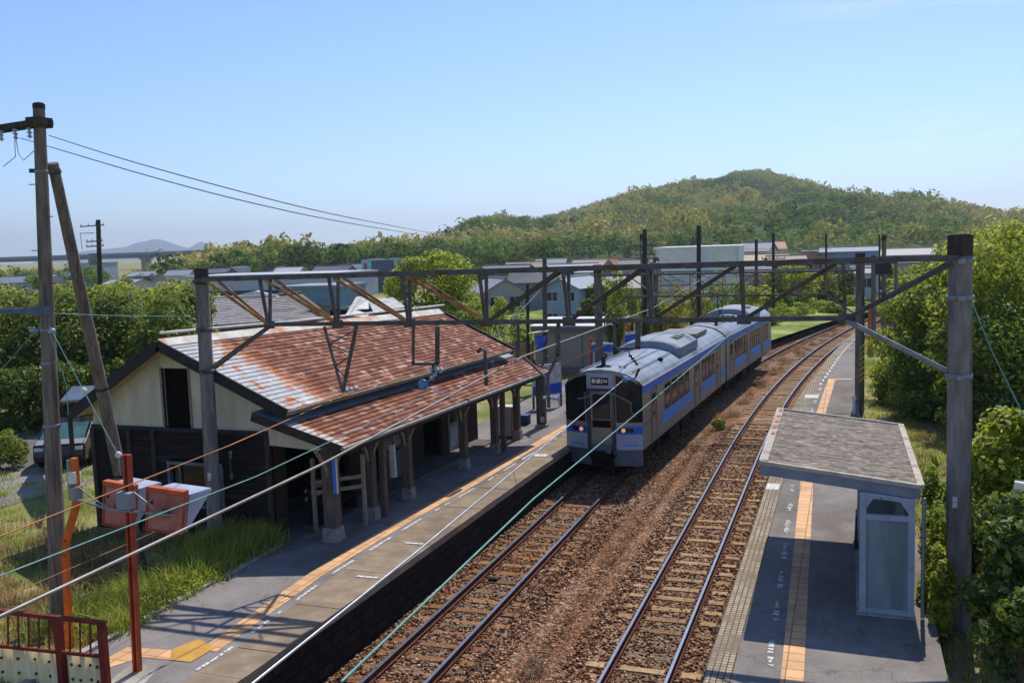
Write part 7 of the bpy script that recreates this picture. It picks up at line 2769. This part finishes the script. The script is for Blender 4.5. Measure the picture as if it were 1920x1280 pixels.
class Hill:
    def __init__(s, tab, dist, r0, treeh, back, und):
        s.tab, s.dist, s.r0, s.th, s.back, s.und = tab, dist, r0, treeh, back, und
        # table by azimuth
        s.az = [(skydir(px, py)[0], skydir(px, py)[1], px) for px, py in tab]
        s.t1 = [(a, e) for a, e, p in s.az]
        s.t2 = [(a, interp(dist, p)) for a, e, p in s.az]

    def z(s, az, r):
        e, D = interp(s.t1, az), interp(s.t2, az)
        zp = CAMZ + D * e - s.th
        zp = max(zp, -.3)
        if r <= s.r0: return -.6
        if r <= D:
            t = (r - s.r0) / (D - s.r0)
            zz = zp * (t ** .9) * (1 + 0) + s.und * vnoise(az * 22, r / (D * .12)) * math.sin(math.pi * min(1, t)) ** .8
            return max(zz, -.6 + 0 * t) if t > .02 else zz * .5
        return max(zp * (1 - (r - D) / (D * s.back)), -.6)

    def mesh(s, name, mat, na, nr):
        a0, a1 = s.t1[0][0], s.t1[-1][0]
        V, n = [], nr
        rr = []
        for i in range(na):
            az = lerp(a0, a1, i / (na - 1))
            D = interp(s.t2, az)
            rs = [lerp(s.r0, D, j / (nr - 8)) for j in range(nr - 7)] + [D * (1 + s.back * k / 7) for k in range(1, 8)]
            for r in rs[:nr]:
                V.append((math.sin(az) * r, math.cos(az) * r, s.z(az, r)))
        n = len(V) // na
        F = [(i * n + j, (i + 1) * n + j, (i + 1) * n + j + 1, i * n + j + 1) for i in range(na - 1) for j in range(n - 1)]
        m = MB(); m.add(V, F, True)
        o = struct(name, m, mat)
        return o

    def forest(s, label, spacing, size, seed, nq=46, leaf=.2, maxr=1.06):
        rg = np.random.default_rng(seed)
        a0, a1 = s.t1[0][0], s.t1[-1][0]
        Dm = max(d for a, d in s.t2) * maxr
        area = (a1 - a0) / 2 * (Dm ** 2 - s.r0 ** 2)
        n = int(area / spacing ** 2)
        az = a0 + (a1 - a0) * rg.random(n)
        r = np.sqrt(s.r0 ** 2 + (Dm ** 2 - s.r0 ** 2) * rg.random(n))
        keep, zs = [], []
        for i in range(n):
            D = interp(s.t2, az[i])
            if r[i] > D * maxr: continue
            # skip slopes that turn away from the camera
            z = s.z(az[i], r[i])
            zn = s.z(az[i], r[i] + 14)
            if (zn + size) * r[i] < (z - size * .6) * (r[i] + 14) * .93 and r[i] < D * .97: continue
            keep.append(i); zs.append(z)
        az, r, zs = az[keep], r[keep], np.array(zs)
        n = len(az)
        X, Y_ = np.sin(az) * r, np.cos(az) * r
        # kinds of tree in patches: bamboo and oak in pale drifts, dark evergreens between
        tn = np.array([vnoise(x / 38, y / 70) * .55 + vnoise(x / 15 + 5, y / 30) * .45 for x, y in zip(X, Y_)])
        tint = np.clip(.50 + .85 * tn + .12 * rg.normal(size=n), 0, 1)
        sz = size * (.6 + .9 * rg.random(n) ** 1.6)
        top = np.array([CAMZ + rr * interp(s.t1, aa) for aa, rr in zip(az, r)]) + .13 * size * rg.normal(size=n)
        near = np.array([rr > .55 * interp(s.t2, aa) for aa, rr in zip(az, r)])
        sz = np.where(near, np.minimum(sz, np.maximum((top - zs) / .88, .8)), sz)
        nb = 5
        # each crown: a few clumps, each clump a spray of leaf tufts
        q = nq
        k = rg.integers(0, nb, (n, q))
        cd = rg.normal(size=(n, nb, 3)); cd /= np.linalg.norm(cd, axis=2)[:, :, None]
        cd[:, :, 2] = np.abs(cd[:, :, 2]) * .9
        cc = cd * .33
        cc[:, 0] = 0
        base = np.take_along_axis(cc, k[:, :, None].repeat(3, 2), 1)
        d = rg.normal(size=(n, q, 3)); d /= np.linalg.norm(d, axis=2)[:, :, None]
        d[:, :, 2] = np.where(d[:, :, 2] < -.3, -d[:, :, 2], d[:, :, 2])
        c = base + d * .26 * (1 - .2 * rg.random((n, q, 1)))
        nn = d + .45 * rg.normal(size=(n, q, 3)) + np.array([0, 0, .3])
        nn /= np.linalg.norm(nn, axis=2)[:, :, None]
        t = np.cross(nn, rg.normal(size=(n, q, 3))); t /= np.linalg.norm(t, axis=2)[:, :, None] + 1e-9
        b = np.cross(nn, t)
        ls = leaf * (.6 + .8 * rg.random((n, q, 1)))
        tall = np.where(tint > .66, 1.5, 1.0)[:, None]
        S = np.stack([sz, sz, sz * tall[:, 0] * .95], 1)[:, None, :]
        P = np.stack([c - t * ls * .5, c + b * ls * .4, c + t * ls * .5, c - b * ls * .4], 2)   # n,q,4,3
        P = P * S[:, :, None, :]
        P[..., 0] += X[:, None, None]
        P[..., 1] += Y_[:, None, None]
        P[..., 2] += (zs + sz * .42)[:, None, None]
        V = P.reshape(-1, 3)
        F = np.arange(len(V)).reshape(-1, 4)
        tv = np.repeat(tint, q * 4)
        o = link_mesh('hill_forest', fast_mesh('hill_forest', V, F, MAT['forest'], {'tint': tv}))
        print('forest', n, len(F))
        return tag(o, label, 'forest', kind='stuff')


HILLG = M('hill_floor', '#2f4218', '#3f4f22', .02, .95, 0, 0, c3='#4a5228', s3=.03, kind='Object')
h1 = Hill(MAIN, [(560, 620), (850, 820), (1000, 1000), (1380, 1350), (1600, 1300), (1900, 1150), (2250, 1100)], 300, 5.0, .5, 9.0)
h1.mesh('hills', HILLG, 240, 60)
h1.forest('wooded hill with mixed green and tan trees that fills the right skyline', 7.6, 8.2, 5, 70, .13)
h2 = Hill(LOW, [(-220, 420), (226, 430), (480, 470), (830, 520), (1050, 520)], 235, 6.5, .6, 1.2)
h2.mesh('low_hills', HILLG, 150, 26)
h2.forest('low wooded ridge behind the factory and the viaduct on the left', 5.6, 7.5, 6, 110, .125)
# far mountains
MT = [(60, 492), (120, 478), (160, 470), (198, 467), (236, 463), (255, 455), (279, 451), (284, 448), (303, 449), (321, 455), (335, 460), (354, 465), (366, 458), (374, 453), (381, 453), (395, 460), (412, 469), (450, 476), (520, 480), (620, 484)]
h3 = Hill(MT, [(0, 6500), (700, 6500)], 5200, 0.0, .3, 0.0)
h3.mesh('mountains', M('mountain', '#2a3d4c', '#324652', .002, .95, 0, 0), 120, 14)  # some of the air's blue is mixed into this base colour

# ------------------------------------------------------------------ air, sky, sun
m = MB(); m.box(-9500, 9500, -400, 9500, -1.6, 330)
hz = obj('haze', m, MAT['white_paint'])
hz['kind'] = 'stuff'
hz['label'] = 'pale blue air between the camera and the far hills'
t = NT('haze_air')
pv = t.n('ShaderNodeVolumePrincipled')
pv.inputs['Color'].default_value = (.80, .90, 1.0, 1)
pv.inputs['Density'].default_value = HAZE
pv.inputs['Anisotropy'].default_value = .45
t.l(pv.outputs[0], t.out.inputs['Volume'])
hz.data.materials[0] = t.mat

SD = Vector((.043, .72, 1.0)).normalized()
EL = math.asin(SD.z)
AZ = math.atan2(SD.x, SD.y)
sun = bpy.data.objects.new('sun', bpy.data.lights.new('sun', 'SUN'))
COL.objects.link(sun)
sun.data.energy = SUN
sun.data.angle = R(.53)
sun.data.color = (1.0, .94, .85)
sun.rotation_euler = (-SD).to_track_quat('-Z', 'Y').to_euler()
wd = bpy.data.worlds.new('World')
SC.world = wd
wd.use_nodes = True
T = wd.node_tree
T.nodes.clear()
out = T.nodes.new('ShaderNodeOutputWorld')
bg = T.nodes.new('ShaderNodeBackground')
sky = T.nodes.new('ShaderNodeTexSky')
sky.sky_type = 'NISHITA'
sky.sun_disc = False
sky.sun_elevation = EL
sky.sun_rotation = AZ
sky.altitude = 0
sky.air_density = 1.0
sky.dust_density = .15
sky.ozone_density = 2.5
bg.inputs[1].default_value = SKY
# thin cirrus, laid out on the dome
tc = T.nodes.new('ShaderNodeTexCoord')
mp = T.nodes.new('ShaderNodeMapping')
mp.inputs['Scale'].default_value = (2.0, 2.0, 16)
mp.inputs['Rotation'].default_value = (0, R(9), R(20))
ns = T.nodes.new('ShaderNodeTexNoise')
ns.inputs['Scale'].default_value = 1.7
ns.inputs['Detail'].default_value = 6
ns.inputs['Roughness'].default_value = .6
rp_ = T.nodes.new('ShaderNodeValToRGB')
rp_.color_ramp.elements[0].position = .56
rp_.color_ramp.elements[1].position = .80
rp_.color_ramp.elements[1].color = (.55, .55, .55, 1)
mx = T.nodes.new('ShaderNodeMix')
mx.data_type = 'RGBA'
T.links.new(tc.outputs['Generated'], mp.inputs[0])
T.links.new(mp.outputs[0], ns.inputs[0])
T.links.new(ns.outputs[0], rp_.inputs[0])
sx_ = T.nodes.new('ShaderNodeSeparateXYZ')
T.links.new(tc.outputs['Generated'], sx_.inputs[0])
mr = T.nodes.new('ShaderNodeMapRange')
mr.inputs[1].default_value = -.12
mr.inputs[2].default_value = .06
T.links.new(sx_.outputs[0], mr.inputs[0])
mm = T.nodes.new('ShaderNodeMath')
mm.operation = 'MULTIPLY'
T.links.new(rp_.outputs[0], mm.inputs[0])
T.links.new(mr.outputs[0], mm.inputs[1])
T.links.new(mm.outputs[0], mx.inputs[0])
tn = T.nodes.new('ShaderNodeMix')
tn.data_type = 'RGBA'
tn.blend_type = 'MULTIPLY'
tn.inputs[0].default_value = 1
tn.inputs[7].default_value = TINT
T.links.new(sky.outputs[0], tn.inputs[6])
T.links.new(tn.outputs[2], mx.inputs[6])
mx.inputs[7].default_value = (7.5, 7.7, 8.0, 1)
T.links.new(mx.outputs[2], bg.inputs[0])
T.links.new(bg.outputs[0], out.inputs[0])
SC.view_settings.view_transform = 'Standard'
SC.view_settings.look = 'None'
SC.view_settings.exposure = EXPO
SC.view_settings.gamma = 1
SC.cycles.use_denoising = True
SC.cycles.max_bounces = 6
SC.cycles.transparent_max_bounces = 4
SC.cycles.volume_bounces = 0
